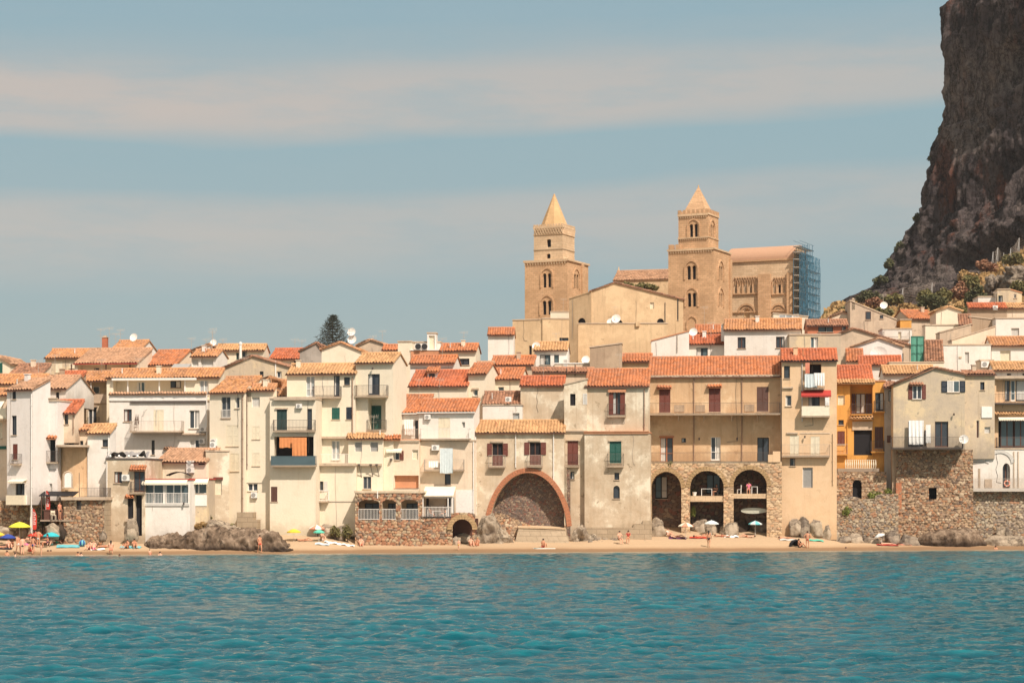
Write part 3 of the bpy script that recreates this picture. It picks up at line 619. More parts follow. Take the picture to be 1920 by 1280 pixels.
# --- far left
fh('beige house cut by the left edge of the photo, orange roof over a green-edged balcony', -70, 13, 741, None, 207, 'pink', ('L', 731, 'o'), wins='''
-40 -20 780 818 sw
-8 3 750 775 k
-6 4 790 822 sw
-12 -2 855 880 k''', bal='-30 12 765 784 p .9', ext='''aw -20 9 752 766
band -70 12 836 842 .1 green''')
fh('white house with long thin dark windows and a cloth-screened balcony, left of the red banners', 13, 61, 731, 946, 203.5, 'white_shade', ('L', 712, 'p'), a=-24, D=5, wins='''
23 30 733 748 k
22 31 779 815 k
24 33 832 861 sr
29 46 906 928 k''', bal='19 35 851 869 i .5', ext='''aw 22 51 899 905 .7
pipe 60 738 1000 whitepaint
band 17 50 928 946 .5 creamwood
post 18 928 946
post 50 928 946''')
h = House('stone_wall', 'shaded rubble wall under the overhanging white houses at the left', 'stone wall', -20, 112, None, 205.6, -8, None, zb=ground(-47, 196)-.5)
stonesheet('wall', 'rubble', h.root, 0, h.W, 0, h.z(938), step=.09)
fh('narrow white upper house with two small slit windows beside the long roof slope', 67, 124, 729, 760, 208, 'white', ('E', 706, 'p', .3), yr=None, a=-4, wins='''
81 88 731 747 k
105 111 735 748 k''', ext='''band 79 91 728 731 .15
band 103 114 732 735 .15
lamp 97 753''')
fh('pale house with a dark recessed balcony above two red banners', 61, 108, 752, 946, 204.6, 'white_shade', None, a=-12, D=6, wins='''
73 79 783 801 k
87 98 906 927 ry
67 104 824 866 Rv
68 79 824 844 sn@.5
80 104 824 866 gnb@1.3''', bal='67 107 845 866 i .5', ext='''hpipe 62 106 880
tc 63 107 817 823 .5 t_red
cor 61 108 746 752 concrete''')
fh('beige house with a tall green shutter under a steep little tiled roof', 84, 141, 774, 830, 205.6, 'pink', ('L', 752, 's', .55), a=-10, wins='''
86 102 776 812 sg
121 128 775 795 k''', ext='pipe 138 775 812')
# round tower
h = House('round_tower', 'round tan plaster tower with a blind arched window over the rubble base', 'tower', 108, 165, None, 203.6, 0, HG, zb=ground((108-960)/F*196, 196))
R0 = h.W/2; zt = h.z(838); mb = MB(); n = 26
for i in range(n):
    a0, a1 = math.pi+math.pi*i/n*1.0, math.pi+math.pi*(i+1)/n
    p = (R0+R0*math.cos(a0), R0+R0*math.sin(a0)); q = (R0+R0*math.cos(a1), R0+R0*math.sin(a1))
    mb.quad((*p, 0), (*q, 0), (*q, zt), (*p, zt))
mb.quad(*[(R0+R0*math.cos(math.pi+math.pi*i/n), R0+R0*math.sin(math.pi+math.pi*i/n), zt) for i in range(n+1)])
mb.build('wall', 'tan', h.root)
c = MB(); c.tube((R0, 0, zt+.004), (R0, 0, zt+.2), R0+.12, R0+.12, 30); c.build('cornice', 'concrete', h.root)
mb = MB(); u0, u1, z0, z1 = h.rect(127, 140, 886, 913); ap = archpts(u0, u1, z1, (u1-u0)/2, 8)
mb.prism([(u0, -R0-.0, z0), (u1, -R0-.0, z0)]+[(a, -R0-.0, b) for a, b in reversed(ap)], (0, .5, 0)); mb.build('window', 'whitepaint', h.root)
mb = MB(); ap = archpts(u0-.12, u1+.12, z1+.12, (u1-u0)/2+.12, 10)
for (a, b), (c_, d) in zip(ap, ap[1:]): mb.tube((a, -R0-.02, b), (c_, -R0-.02, d), .06, n=5)
mb.tube((u0-.12, -R0-.02, z0), (u0-.12, -R0-.02, ap[0][1]), .06, n=5); mb.tube((u1+.12, -R0-.02, z0), (u1+.12, -R0-.02, ap[0][1]), .06, n=5); mb.box(u0-.2, u1+.2, -R0-.15, -R0+.3, z0-.1, z0); mb.build('window_surround', 'concrete', h.root)
fh('plain beige wall with a brown window set back behind the round tower', 110, 168, 806, 880, 206.2, 'pink', ('L', 799, 'o', .4), a=-6, wins='''
127 139 818 840 n
150 156 826 840 k''')
# rubble base with terrace
h = House('stone_terrace', 'low rubble building with a barred window and roof terrace rail, below the round tower', 'stone building', 120, 196, None, 200.6, -6, HG, zb=ground((120-960)/F*193, 193)-.5)
zt = h.z(937); ww = [h.rect(144, 153, 939, 955)]
stonesheet('wall', 'rubble', h.root, 0, h.W, 0, zt, hole=lambda a, b: (a > ww[0][0]) & (a < ww[0][1]) & (b > ww[0][2]) & (b < ww[0][3]), step=.08)
for q_ in (0, h.W): mb = MB(); mb.box(q_-.05, q_+.05, .03, 3, 0, zt-.01); mb.build('side_wall', 'block', h.root)
mb = MB(); mb.box(-.15, h.W+.2, -.45, 3.4, zt+.003, zt+.3); mb.build('terrace_slab', 'concrete', h.root)
opening(h.root, *ww[0], 'gk', .05)
mb = MB(); u0, u1, z0, z1 = ww[0]
for i in range(4): mb.tube((u0+(u1-u0)*(i+.5)/4, -.05, z0), (u0+(u1-u0)*(i+.5)/4, -.05, z1), .02, n=4)
for i in range(4): mb.tube((u0, -.05, z0+(z1-z0)*(i+.5)/4), (u1, -.05, z0+(z1-z0)*(i+.5)/4), .02, n=4)
mb.build('window_grille', 'iron', h.root)
railing(h.root, [(h.u(152), -.35), (h.W, -.35), (h.W, 2)], zt+.3, h.z(911)-h.z(928), 'i')
mb = MB(); mb.tube((h.u(151), -.4, zt+.3), (h.u(151), -.4, h.z(886)), .03, n=5); mb.build('mast', 'iron', h.root)
fh('white house with a small square dark window beside the round tower', 164, 206, 812, 935, 203.6, 'white', ('L', 797, 'y', .45), a=-8, D=6, wins='''
192 204 824 837 k''', ext='pipe 204 815 855 whitepaint')
fh('brown plaster house with tarps on its flat roof and a tall black doorway', 199, 271, 861, None, 201.5, 'mottled', ('F', 'iron'), a=-8, D=6, wins='''
214 229 884 905 n
252 272 884 922 n
239 250 932 972 o
253 266 928 1004 Qv''', bal='244 269 903 923 i .45', ext='''ac 230 244 889 901
tc 245 275 872 882 .5 t_red
tc 236 252 927 933 .35 t_red
pipe 201 865 985 whitepaint
band 236 251 972 977 .3''')
h = fh('dark-roofed glazed dining veranda on a white base wall, red roof edge', 267, 356, 900, None, 200.6, 'white', ('F', 'redsheet'), a=-6, D=3.2, wins='''
270 306 908 944 gwb
311 353 908 944 gwb''', ext='''aw 268 352 899 908 .5
band 267 355 944 948 .1 lightgrey
lamp 346 947''')
for i in range(2): railing(h.root, [(h.u((270, 311)[i]), -.05), (h.u((306, 353)[i]), -.05)], h.z(944), h.z(924)-h.z(944), 'w')
fh('small lean-to kiosk with a tilted window and white panel beside the glazed veranda', 356, 389, 899, None, 201.4, 'beige', ('F', 'redsheet'), a=-6, D=3, wins='357 387 904 925 gwb', ext='''aw 364 392 897 907 .6
band 357 388 926 948 .06 whitepaint''')
fh('cream house with a pink tiled roof and twin air conditioners behind the veranda', 293, 386, 866, None, 206, 'cream', ('L', 843, 'p', .40), a=-16, wins='372 384 866 871 o', ext='''ac 352 365 863 874
ac 352 365 875 886''')
fh('tall patchy stained wall with one red-framed barred window above the big rock', 386, 430, 846, None, 204.2, 'mottled', None, a=12, D=5, wins='''
402 416 896 927 r''', ext='''ac 393 404 828 839
band 400 418 894 899 .1 redbrown''')
# --- upper left block
bh('beige house with white shutters under an orange eave, topmost at the left of the town', 85, 162, 671, None, 245, 'beige', ('E', 656, 'o', .35), a=-3, wins='''
104 117 677 698 sw
130 143 677 690 sw''')
bh('house with a thin-posted porch under a long faded roof with a red brick chimney', 140, 257, 681, None, 238, 'pink', ('L', 655, 'p', .36, 'redsheet'), a=-8, wins='''
146 252 683 712 R
167 175 690 710 sw@
177 186 690 710 n@
212 219 690 700 k@
228 246 689 710 sw@''', ext='''post 134 682 712 brown
post 199 682 712 brown
post 244 682 712 brown
chim 191 200 633 652 6 brick_plain
ant 205 614 660 6
ant 217 625 660 6
dish 219 632 6 .5''')
bh('small orange ridge roof on the skyline just right of the brick chimney', 208, 262, 656, None, 246, 'white', ('E', 640, 'o', .4), a=-10, ext='ant 226 618 648 2')
bh('house with a shaded veranda and white doors, third tier from the left edge', 145, 206, 714, None, 220, 'beige', ('L', 698, 'o', .45), a=-12, wins='''
147 200 716 739 R
157 163 728 738 gwb@
175 187 724 738 gwb@
165 181 763 797 gw
150 155 771 785 k''', bal='163 184 782 797 i .4', ext='''post 171 716 739
band 140 200 739 755 .12 concrete
band 140 200 754 756 .16
band 163 183 760 763 .12''')
bh('long white house with a tiled terrace wall, folded awning arms and a ladder', 205, 389, 752, None, 212.5, 'white', None, a=-4, D=5, wins='''
355 374 769 803 gw
288 307 768 808 sw
284 290 825 852 k
356 374 824 840 gw
232 247 767 790 n''', bal='243 340 789 808 l 1.2', ext='''band 245 387 751 755 .18 iron
cor 205 388 737 751 whitepaint
tc 205 388 735 740 .3 t_pale
hpipe 255 345 816 whitepaint
ac 374 385 822 832
pipe 388 738 826 whitepaint
ac 375 388 800 809
band 342 386 812 815 .5
tc 308 334 838 842 .3 t_pale''')
bh('long low house with a white-posted loggia under an orange roof with a skylight', 200, 411, 708, None, 215.5, 'cream', ('L', 693, 'o', .45), a=-6, D=6, wins='''
212 346 713 740 R
257 272 716 740 gwb@
320 339 714 727 k@
374 391 713 740 glb''', ext='''post 240 712 740
post 299 712 740
post 347 712 740
band 212 370 709 713 .5 whitepaint
sky 318 350 688 699 3''')
fh('cream house with closed cream shutters and a sloping orange roof above the big rock', 393, 458, 736, None, 207.2, 'yellow', ('L', 708, 'o', .42), a=-18, D=6, wins='''
415 432 744 783 y
441 449 744 765 gw
424 447 797 836 sw
432 448 850 883 sw''', bal='415 432 768 784 w .04', ext='''pipe 455 740 980
ac 397 408 822 836''')
fh('tall cream house with a barred kitchen window and air conditioner right of the copper drainpipe', 458, 513, 732, None, 206, 'yellow', ('L', 722, 'o', .42), a=-6, D=6, wins='''
472 487 744 763 ry
473 487 799 823 sw
473 487 849 873 sw
465 483 906 920 gw''', ext='''pipe 463 730 880 brown
ac 472 483 922 933
chim 464 471 728 742 0
hpipe 462 492 905''')
h = House('stone_plinth', 'small grey stone block plinth at the foot of the cream houses', 'stone block', 444, 478, None, 204.2, -6, None, zb=ground((444-960)/F*199, 199)-.3)
mb = MB(); mb.box(0, h.W*.9, 0, 1.4, 0, h.z(960)); mb.box(h.W*.9+.003, h.W+.25, 0, 1.4, 0, h.z(974)); mb.build('blockwork', 'block', h.root)
h = fh('wide pale yellow house with orange blinds in a dark loggia and a glass balcony', 506, 592, 748, None, 204.4, 'yellow', None, a=-5, D=6, wins='''
519 538 767 806 dg
576 585 766 805 k
514 588 818 866 Rv
508 520 912 940 sn
556 562 840 862 sw@''', bal='''512 590 787 807 i .5
508 591 855 872 g .9''', ext='''ac 556 567 757 765
band 514 592 744 750 .4 concrete
band 516 540 764 767 .15''')
hang('orange roller blind hanging in the left half of the dark loggia', h, 524, 549, 819, 839, 'orangecloth', -.1, 'hanging_blind', 'blind', amp=.02)
hang('long orange blind blown outward over the glass balcony', h, 548, 575, 820, 863, 'orangecloth', -.5, 'hanging_blind', 'blind', amp=.04)
fh('pale yellow upper house with a light tile roof, terrace chairs and green shutters', 538, 666, 701, None, 207.8, 'yellow', ('E', 684, 'y', .42), a=-7, wins='''
574 590 705 744 gwl
626 637 704 743 k
645 656 707 722 k
622 637 764 786 sg
649 660 763 786 sb
622 637 826 862 gwl''', bal='''586 638 724 744 i .6
588 652 851 870 w .9''', ext='''pipe 661 706 822
tc 652 666 812 820 .5 t_yellow
band 588 650 818 822 .5''')
fh('plain cream lower wall with a small shuttered balcony above the yellow beach umbrella', 590, 668, 872, None, 205.6, 'yellow', None, a=-5, D=6, wins='592 606 902 920 k', bal='584 615 919 939 w .6', ext='''band 590 668 868 873 .5
band 583 591 902 921 .05 lightgrey
band 607 614 902 921 .05 lightgrey
hpipe 520 668 940''')
fh('cream tower-like house with a light tiled roof and a green door on its recessed balcony', 667, 737, 680, None, 206.4, 'yellow', ('E', 664, 'y', .42), a=-13, wins='''
690 712 701 740 b
690 723 747 806 R
695 715 760 806 sg@''', bal='''665 724 722 742 i .8
688 724 787 805 i .1''', ext='''lamp 700 694
band 650 667 800 803 .1''')
fh('low cream wing with two grey roller blinds over black iron struts', 653, 718, 822, None, 205.3, 'yellow', ('L', 815, 'y', .45), a=-4, D=2.4, wins='''
665 679 828 846 rk
694 709 828 846 rk
681 696 893 916 y''', ext='''band 640 716 869 873 .5
strut 661 872 664 894
strut 673 872 678 894
strut 695 872 699 893
strut 706 872 711 893''')
h = fh('white house under twin orange roofs with washing on its small terrace', 738, 787, 774, None, 208.4, 'white', ('L', 742, 'r', .42, 'whitepaint'), a=-15, wins='''
745 754 796 810 rk
778 784 788 822 k''', bal='754 786 804 823 l .4', ext='pipe 737 776 820 redbrown')
hang('white washing hung from a bar on the terrace of the twin-roofed house', h, 758, 775, 786, 815, 'whitecloth', -.3)
fh('white house with a long railed balcony and closed cream doors under the right twin roof', 785, 889, 772, None, 206.8, 'white', ('L', 750, 'r', .42, 'whitepaint'), a=-9, wins='''
822 844 783 820 sw
866 872 791 801 rk''', bal='788 879 803 822 w 1.2', ext='''ac 797 808 777 786
brk 800 824 830
brk 822 824 830
brk 846 824 830
brk 866 824 830''')
h = fh('pinkish cream house with small red shutters, awning and a wide sunken opening', 717, 786, 826, None, 205.4, 'pink', ('F', 'terracotta'), a=-3, D=4, wins='''
732 749 845 862 Sr
773 784 843 861 r
724 785 891 915 Qp''', ext='''aw 725 754 841 848 .5
tc 716 752 815 825 .6 t_red
cor 714 786 825 829 pink
strut 733 862 731 868
hpipe 722 785 915''')
h = fh('peach house with a striped cloth draped over its balcony, under the long white railing', 786, 890, 827, None, 205.9, 'pink', None, a=-5, D=4, wins='''
834 845 888 908 k
829 848 840 877 k''', bal='795 869 861 880 l .9', ext='''ac 810 824 834 844
pipe 888 828 1000 whitepaint
pipe 787 828 915 whitepaint
band 848 889 918 964 .06 whitepaint''')
hang('grey and white striped cloth draped over the peach house balcony', h, 825, 849, 840, 887, 'palecloth', -1.0, amp=.07, waves=8)
hang('white towel hung on the balcony rail left of the striped cloth', h, 804, 822, 864, 876, 'whitecloth', -.98)
# --- stone arcade with white railings
h = House('stone_arcade', 'rubble stone arcade terrace with three openings and white railings over the beach', 'stone building', 666, 792, None, 202.5, -4, HG, zb=ground((666-960)/F*202, 202)-.5)
zt = h.z(924); ops = [h.rect(673, 711, 938, 974), h.rect(717, 742, 938, 974), h.rect(752, 784, 938, 974)]
def hl(a, b):
    m_ = np.zeros(a.shape, bool)
    for u0, u1, z0, z1 in ops:
        c_ = (u0+u1)/2; top = z1+.12-((a-c_)/(u1-u0)*2)**2*.25
        m_ |= (a > u0) & (a < u1) & (b > z0) & (b < top)
    return m_
stonesheet('wall', 'rubble_red', h.root, 0, h.W, 0, zt, hole=hl, step=.075, sx=.38, sz=.28)
mb = MB(); mb.quad((0, .02, 0), (0, 4, 0), (0, 4, zt), (0, .02, zt)); mb.quad((0, 2.6, 0), (h.W, 2.6, 0), (h.W, 2.6, zt), (0, 2.6, zt)); mb.build('back_wall', 'brown_wall', h.root)
mb = MB(); mb.box(-.1, h.W+.1, -.12, 3.2, zt+.003, zt+.22); mb.box(0, h.W, -.02, 2.6, h.z(975)-.15, h.z(975)); mb.build('slab', 'worn', h.root)
mb = MB()
for a, b in ((711, 717), (742, 752), (784, 791)): mb.box(h.u(a), h.u(b), .05, .5, h.z(974), zt-.1)
mb.build('pier', 'block', h.root)
for u0, u1, z0, z1 in ops: railing(h.root, [(u0, -.1), (u1, -.1)], z0, h.z(953)-h.z(973), 'w')
for u0, u1, z0, z1 in ops: opening(h.root, u0+.25, u1-.2, z0, z1-.3, 'k', 2.55, True)
extra(h, 'pipe 708 920 934 whitepaint'.split())
# white veranda
h = House('veranda', 'white roofed veranda with a lunch table beside the stone arcade', 'veranda', 792, 850, 971, 202.8, -4, None)
mb = MB(); mb.box(0, h.W, 0, 2.6, -.2, 0); mb.build('floor_slab', 'concrete', h.root)
mb = MB(); z1 = h.z(933)
for u in (.06, h.W*.83, h.W-.06): mb.box(u-.05, u+.05, -.02, .08, 0, z1)
mb.box(0, h.W, 0, .09, z1, z1+.1); mb.build('post', 'whitepaint', h.root)
mb = MB(); mb.prism([(0, -.15, h.z(930)), (h.W, -.15, h.z(930)), (h.W, 2.6, h.z(918)+.3), (0, 2.6, h.z(918)+.3)], (0, 0, .06)); mb.build('roof', 'creamcloth', h.root)
mb = MB(); mb.quad((0, 2.6, 0), (h.W, 2.6, 0), (h.W, 2.6, h.z(918)), (0, 2.6, h.z(918))); mb.build('back_wall', 'pink', h.root)
railing(h.root, [(.05, -.02), (h.W, -.02)], 0, h.z(949)-h.z(970), 'w')
opening(h.root, h.u(833), h.u(847), 0, h.z(932), 'k', 2.5, True); opening(h.root, h.u(794), h.u(799), 0, h.z(934), 'k', 2.5, True)
VER = h
# small arch below the white wall
h = House('stone_arch', 'low rubble arch with a dark cave under it, below the white wall', 'stone arch', 790, 893, None, 202.6, -4, None, zb=ground((790-960)/F*203, 203)-.6)
ac_, ar = h.u(867), (h.u(886)-h.u(850))/2*1.05; az = h.z(992)
topf = lambda x: h.z(972) if x < h.u(846) else h.z(966)+.3*math.cos((x-ac_)*.8)
stonesheet('wall', 'rubble_red', h.root, 0, h.W-.1, 0, h.z(960), hole=lambda a, b: (np.abs(a-ac_) < ar) & (b < az+np.sqrt(np.maximum(0, ar*ar-(a-ac_)**2))), step=.075, topf=topf)
mb = MB(); ap = [(ac_+(ar+.02)*math.cos(q), az+(ar+.02)*math.sin(q)) for q in np.linspace(math.pi, 0, 15)]; ao = [(ac_+(ar+.5)*math.cos(q), az+(ar+.5)*math.sin(q)) for q in np.linspace(math.pi, 0, 15)]
for i in range(14): mb.prism([(ap[i][0], -.28, ap[i][1]), (ap[i+1][0]-.02, -.28, ap[i+1][1]), (ao[i+1][0]-.02, -.28, ao[i+1][1]), (ao[i][0], -.28, ao[i][1])], (0, .5, 0))
mb.build('arch_ring', 'ashlar_gold', h.root)
mb = MB(); mb.quad((0, 2.4, 0), (h.W, 2.4, 0), (h.W, 2.4, h.z(972)), (0, 2.4, h.z(972))); mb.quad((ac_-ar-.4, -.05, 0), (ac_-ar-.4, 2.4, 0), (ac_-ar-.4, 2.4, h.z(972)), (ac_-ar-.4, -.05, h.z(972))); mb.quad((0, -.05, h.z(968)), (h.W, -.05, h.z(968)), (h.W, 2.4, h.z(968)), (0, 2.4, h.z(968))); mb.build('back_wall', 'brown', h.root)  # dark brown wall paints in the shade inside the arch
# --- the big brick arch house
def bigarch(h, mb, zlo):
    global BA
    zc = h.z(874); wl = []
    BA = (h.u(990)-h.u(925), h.u(990), h.z(886), h.z(992))
    c, zap, zb_ = BA[1], BA[2], BA[3]; r = h.u(1063)-c; span = [(c-r*1.0, c+r)]
    H_ = zap-zb_
    top = lambda x: zb_+H_*max(0, 1-abs((x-c)/r)**2.05)**.56 if abs(x-c) < r else 0
    h.top = top; h.arc = (c, r, zb_, H_)
    us = list(np.linspace(c-r, c+r, 41)); mb.quad((0, 0, 0), (c-r, 0, 0), (c-r, 0, zc), (0, 0, zc)); mb.quad((c+r, 0, 0), (h.W, 0, 0), (h.W, 0, zc), (c+r, 0, zc))
    for a, b in zip(us, us[1:]):
        mb.quad((a, 0, top(a)), (b, 0, top(b)), (b, 0, zc), (a, 0, zc)); mb.quad((a, 0, top(a)), (b, 0, top(b)), (b, 1.6, top(b)), (a, 1.6, top(a)))
    hs = []
    for q in ((923, 943, 831, 873), (993, 1014, 829, 871)):
        u0, u1, z0, z1 = h.rect(*q); hs.append((u0, u1, max(z0, zc+.02), z1, .26, 0))
    wallgrid(mb, 0, h.W, zc, zlo, hs)
h = fh('cream house carried on a huge brick-edged arch, open red shutters above', 891, 1058, 811, None, 205.6, 'worn', ('L', 790, 'y', .42), a=-4, D=3.2, arches=bigarch, wins='''
923 943 831 873 Sr
993 1014 829 871 Sr''', bal='''916 947 853 874 l .55
989 1017 853 873 l .45''', ext='''pipe 892 818 965 whitepaint
pipe 967 812 876 pinkcloth
pipe 1038 810 900 whitepaint
band 920 944 826 829 .15
band 991 1013 824 827 .15''')
for o in h.root.children:
    if o.name.startswith('drainpipe') and o.data.materials[0] == M['pinkcloth']: o.data.materials[0] = M['whitepaint']
c, r, zb_, H_ = h.arc; mb = MB(); k = 52; up = h.top
pts = [];
for i in range(k+1):
    x = -math.cos(math.pi*i/k); pts.append(Vector((c+r*x, 0, up(c+r*x*.9999))))
pts[0].z = pts[-1].z = h.z(985)
for i in range(k):
    p, q = pts[i], pts[i+1]; d = (q-p).normalized(); nn = Vector((-d.z, 0, d.x)); pw = pts[max(0, i-1)]; qn = pts[min(k, i+2)]
    n0 = (q-pw).normalized(); n0 = Vector((-n0.z, 0, n0.x)); n1 = (qn-p).normalized(); n1 = Vector((-n1.z, 0, n1.x)); t_ = .50; g = d*.012
    mb.prism([p+g+Vector((0, -.14, 0)), q-g+Vector((0, -.14, 0)), q-g+n1*t_+Vector((0, -.14, 0)), p+g+n0*t_+Vector((0, -.14, 0))], (0, .7, 0))
mb.build('brick_arch_ring', 'brick', h.root)
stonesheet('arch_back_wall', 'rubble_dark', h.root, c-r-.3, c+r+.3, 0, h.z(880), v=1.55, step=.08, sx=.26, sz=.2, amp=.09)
stonesheet('arch_rubble_slope', 'rubble', h.root, c-r-.6, c+.2, 0, h.z(962), v=1.2, step=.08, sx=.34, sz=.26, amp=.14, topf=lambda x: h.z(968)+.5-max(0, (x-c+3.2))*.42, batter=.35)
# bench-like stone block inside
h2 = House('stone_bench', 'long sloping stone block set into the foot of the big arch', 'stone block', 958, 1072, None, 204.0, -4, None, zb=ground(3, 205)-.5)
mb = MB(); W = h2.W; a, b = h2.u(972), h2.u(1058); z1, z0 = h2.z(987), h2.z(1016)
mb.v = []; pr = [(0, -.3, 0), (W, -.3, 0), (W, 2.2, 0), (0, 2.2, 0), (a*.55, -.1, z0), (W-.3, -.1, z0), (W-.2, 2.2, z0), (a*.55, 2.2, z0), (a, .45, z1-.15), (b, .45, z1-.3), (b, 2.2, z1-.2), (a, 2.2, z1)]
mb.v = pr; mb.f = [(0,1,5,4), (1,2,6,5), (3,0,4,7), (4,5,9,8), (5,6,10,9), (7,4,8,11), (8,9,10,11)]; mb.build('stone_base', 'block', h2.root)
mb = MB(); mb.prism([(a-.1, .35, z1-.14), (b+.1, .35, z1-.29), (b+.1, 2.3, z1-.18), (a-.1, 2.3, z1+.02)], (0, 0, .14)); mb.build('coping', 'ashlar_pale', h2.root)
# --- narrow part and its neighbour
fh('tall narrow cream wall with a closed red shutter door beside the big arch', 1058, 1101, 722, None, 205.2, 'worn', None, a=-4, D=4, yr=711, wins='''
1069 1079 738 760 o
1093 1101 738 758 ry
1064 1084 826 871 sr
1068 1077 884 898 k''', bal='1058 1086 852 873 i .5', ext='''cor 1058 1101 807 811 concrete
band 1062 1086 823 826 .15''')
fh('weathered cream house with a red-shuttered window over a stained lower wall and green door', 1098, 1216, 724, None, 204.9, 'worn', ('L', 694, 'r', .42), a=-6, D=5, wins='''
1142 1171 734 778 n''', bal='1139 1173 757 779 i .5', ext='''aw 1140 1174 729 735 .25 terracotta
pipe 1208 728 806
band 1142 1150 734 777 .08 redbrown
band 1163 1172 734 777 .08 redbrown
band 1100 1214 724 729 .14 concrete''')
fh('stained lower storey with a green shutter door and a tiny arched window, between the arches', 1096, 1219, 812, None, 204.0, 'mottled', ('F', 'terracotta'), a=-6, D=3, wins='''
1143 1165 827 868 sg
1152 1161 886 899 k
1150 1162 910 934 ak''', bal='1139 1169 850 873 i .5', ext='''cor 1095 1216 808 813 terracotta
band 1141 1166 824 827 .14''')
h = House('stone_footing', 'pale blockwork footing along the base of the stained house', 'stone wall', 1099, 1222, None, 203.7, -6, None, zb=ground(8, 206)-.5)
mb = MB(); mb.box(0, h.W*.72, 0, 1, 0, h.z(988)); mb.box(h.W*.72+.003, h.W*.86, 0, 1, 0, h.z(981)); mb.box(h.W*.86+.003, h.W, 0, 1, 0, h.z(975)); mb.build('blockwork', 'block', h.root)
# --- loggia house
h = fh('long ochre loggia house with dark red doors above the three stone arches', 1216, 1464, 706, 870, 209, 'tan', ('L', 671, 'r', .42), a=-6, D=5, wins='''
1236 1257 728 773 sr
1329 1351 726 772 sr
1419 1441 725 771 sn
1238 1262 820 867 g o
1333 1351 819 863 gw
1420 1442 820 866 k
1278 1286 821 829 k'''.replace('g o', 'go'), bal='1216 1463 755 775 i 2.1', ext='''pipe 1301 708 866
pipe 1391 708 866
band 1216 1463 703 708 .3 concrete
tc 1232 1259 723 729 .4 t_red
tc 1326 1353 721 727 .4 t_red
band 1264 1283 759 772 .06 brown_wall
band 1304 1322 759 772 .06 brown_wall
band 1396 1414 758 771 .06 brown_wall
brk 1272 778 789
brk 1320 778 789
brk 1372 778 789
brk 1420 778 789
band 1236 1264 817 820 .2 orangewood
lamp 1311 826
lamp 1382 826''')
# stone arches below, their own front plane
h = House('arched_stone_terrace', 'golden stone terrace with three tall arches, tables inside, at the back of the beach', 'stone arcade', 1216, 1466, None, 206.3, -6, HG, zb=ground((1216-960)/F*209, 209)-.5)
TER = h; zt = h.z(868); AR = [(1221, 1277, 884, 915), (1294, 1357, 882, 913), (1375, 1438, 880, 911)]
AA = [(h.u(a), h.u(b), h.z(c), h.z(d)) for a, b, c, d in AR]
def hl(a, b):
    m_ = np.zeros(a.shape, bool)
    for u0, u1, z1, zs in AA:
        c_ = (u0+u1)/2; r_ = (u1-u0)/2; m_ |= (a > u0) & (a < u1) & (b < zs+(z1-zs)*np.sqrt(np.maximum(0, 1-((a-c_)/r_)**2)))
    return m_
stonesheet('wall', 'rubble_gold', h.root, 0, h.W, 0, zt, hole=hl, step=.075, sx=.5, sz=.26, amp=.10)
mb = MB()
for u0, u1, z1, zs in AA:
    ap = archpts(u0, u1, z1, z1-zs, 18); wp = 1.0; dd = 3.4
    for (a, b), (c_, d) in zip(ap, ap[1:]): mb.quad((a, -.03, b), (c_, -.03, d), (c_, dd, d), (a, dd, b))
    mb.quad((u0, -.03, 0), (u0, dd, 0), (u0, dd, zs), (u0, -.03, zs)); mb.quad((u1, -.03, 0), (u1, dd, 0), (u1, dd, zs), (u1, -.03, zs))
mb.build('vault', 'ashlar_gold', h.root)
mb = MB()
for u0, u1, z1, zs in AA:
    c_ = (u0+u1)/2; n_ = 20
    for i in range(n_):
        q0, q1 = math.pi-math.pi*i/n_+.0, math.pi-math.pi*(i+1)/n_+.02; r_ = (u1-u0)/2; k_ = (z1-zs)/r_
        P = lambda q, g: (c_+(r_+g)*math.cos(q), -.12, zs+(r_*k_+g)*math.sin(q))
        mb.prism([P(q0, 0), P(q1, 0), P(q1, .45), P(q0, .45)], (0, .4, 0))
mb.build('arch_ring', 'ashlar_gold', h.root)
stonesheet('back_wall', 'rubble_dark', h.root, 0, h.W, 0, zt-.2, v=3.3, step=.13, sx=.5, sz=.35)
mb = MB(); mb.box(0, h.W, .14, 4.2, zt-.02, zt+.16); mb.build('terrace_floor', 'worn', h.root)
for i, (ya, yb_) in enumerate(((929, 940), (925, 934))):
    u0, u1 = AA[i+1][0]-.05, AA[i+1][1]+.05; mb = MB(); mb.box(u0, u1, .1, 3.3, h.z(yb_), h.z(ya)); mb.build('loggia_floor', 'ashlar_pale', h.root)
railing(h.root, [(.3, .05), (h.W-.6, .05)], zt+.16, h.z(849)-h.z(868)-.1, 'i')
opening(h.root, h.u(1229, 3), h.u(1251, 3), h.z(935, 3, 3), h.z(893, 3, 3), 'gkb', 3.1, True)
opening(h.root, h.u(1325, 3), h.u(1350, 3), h.z(926, 6, 3), h.z(890, 6, 3), 'kb', 3.1, True)
mb = MB(); u = h.u(1449); mb.box(u, h.u(1463), -.1, .5, zt+.1, h.z(846)); mb.box(h.u(1440), u-.003, -.08, .4, zt+.1, h.z(852)); mb.build('parapet_pier', 'ochre', h.root)
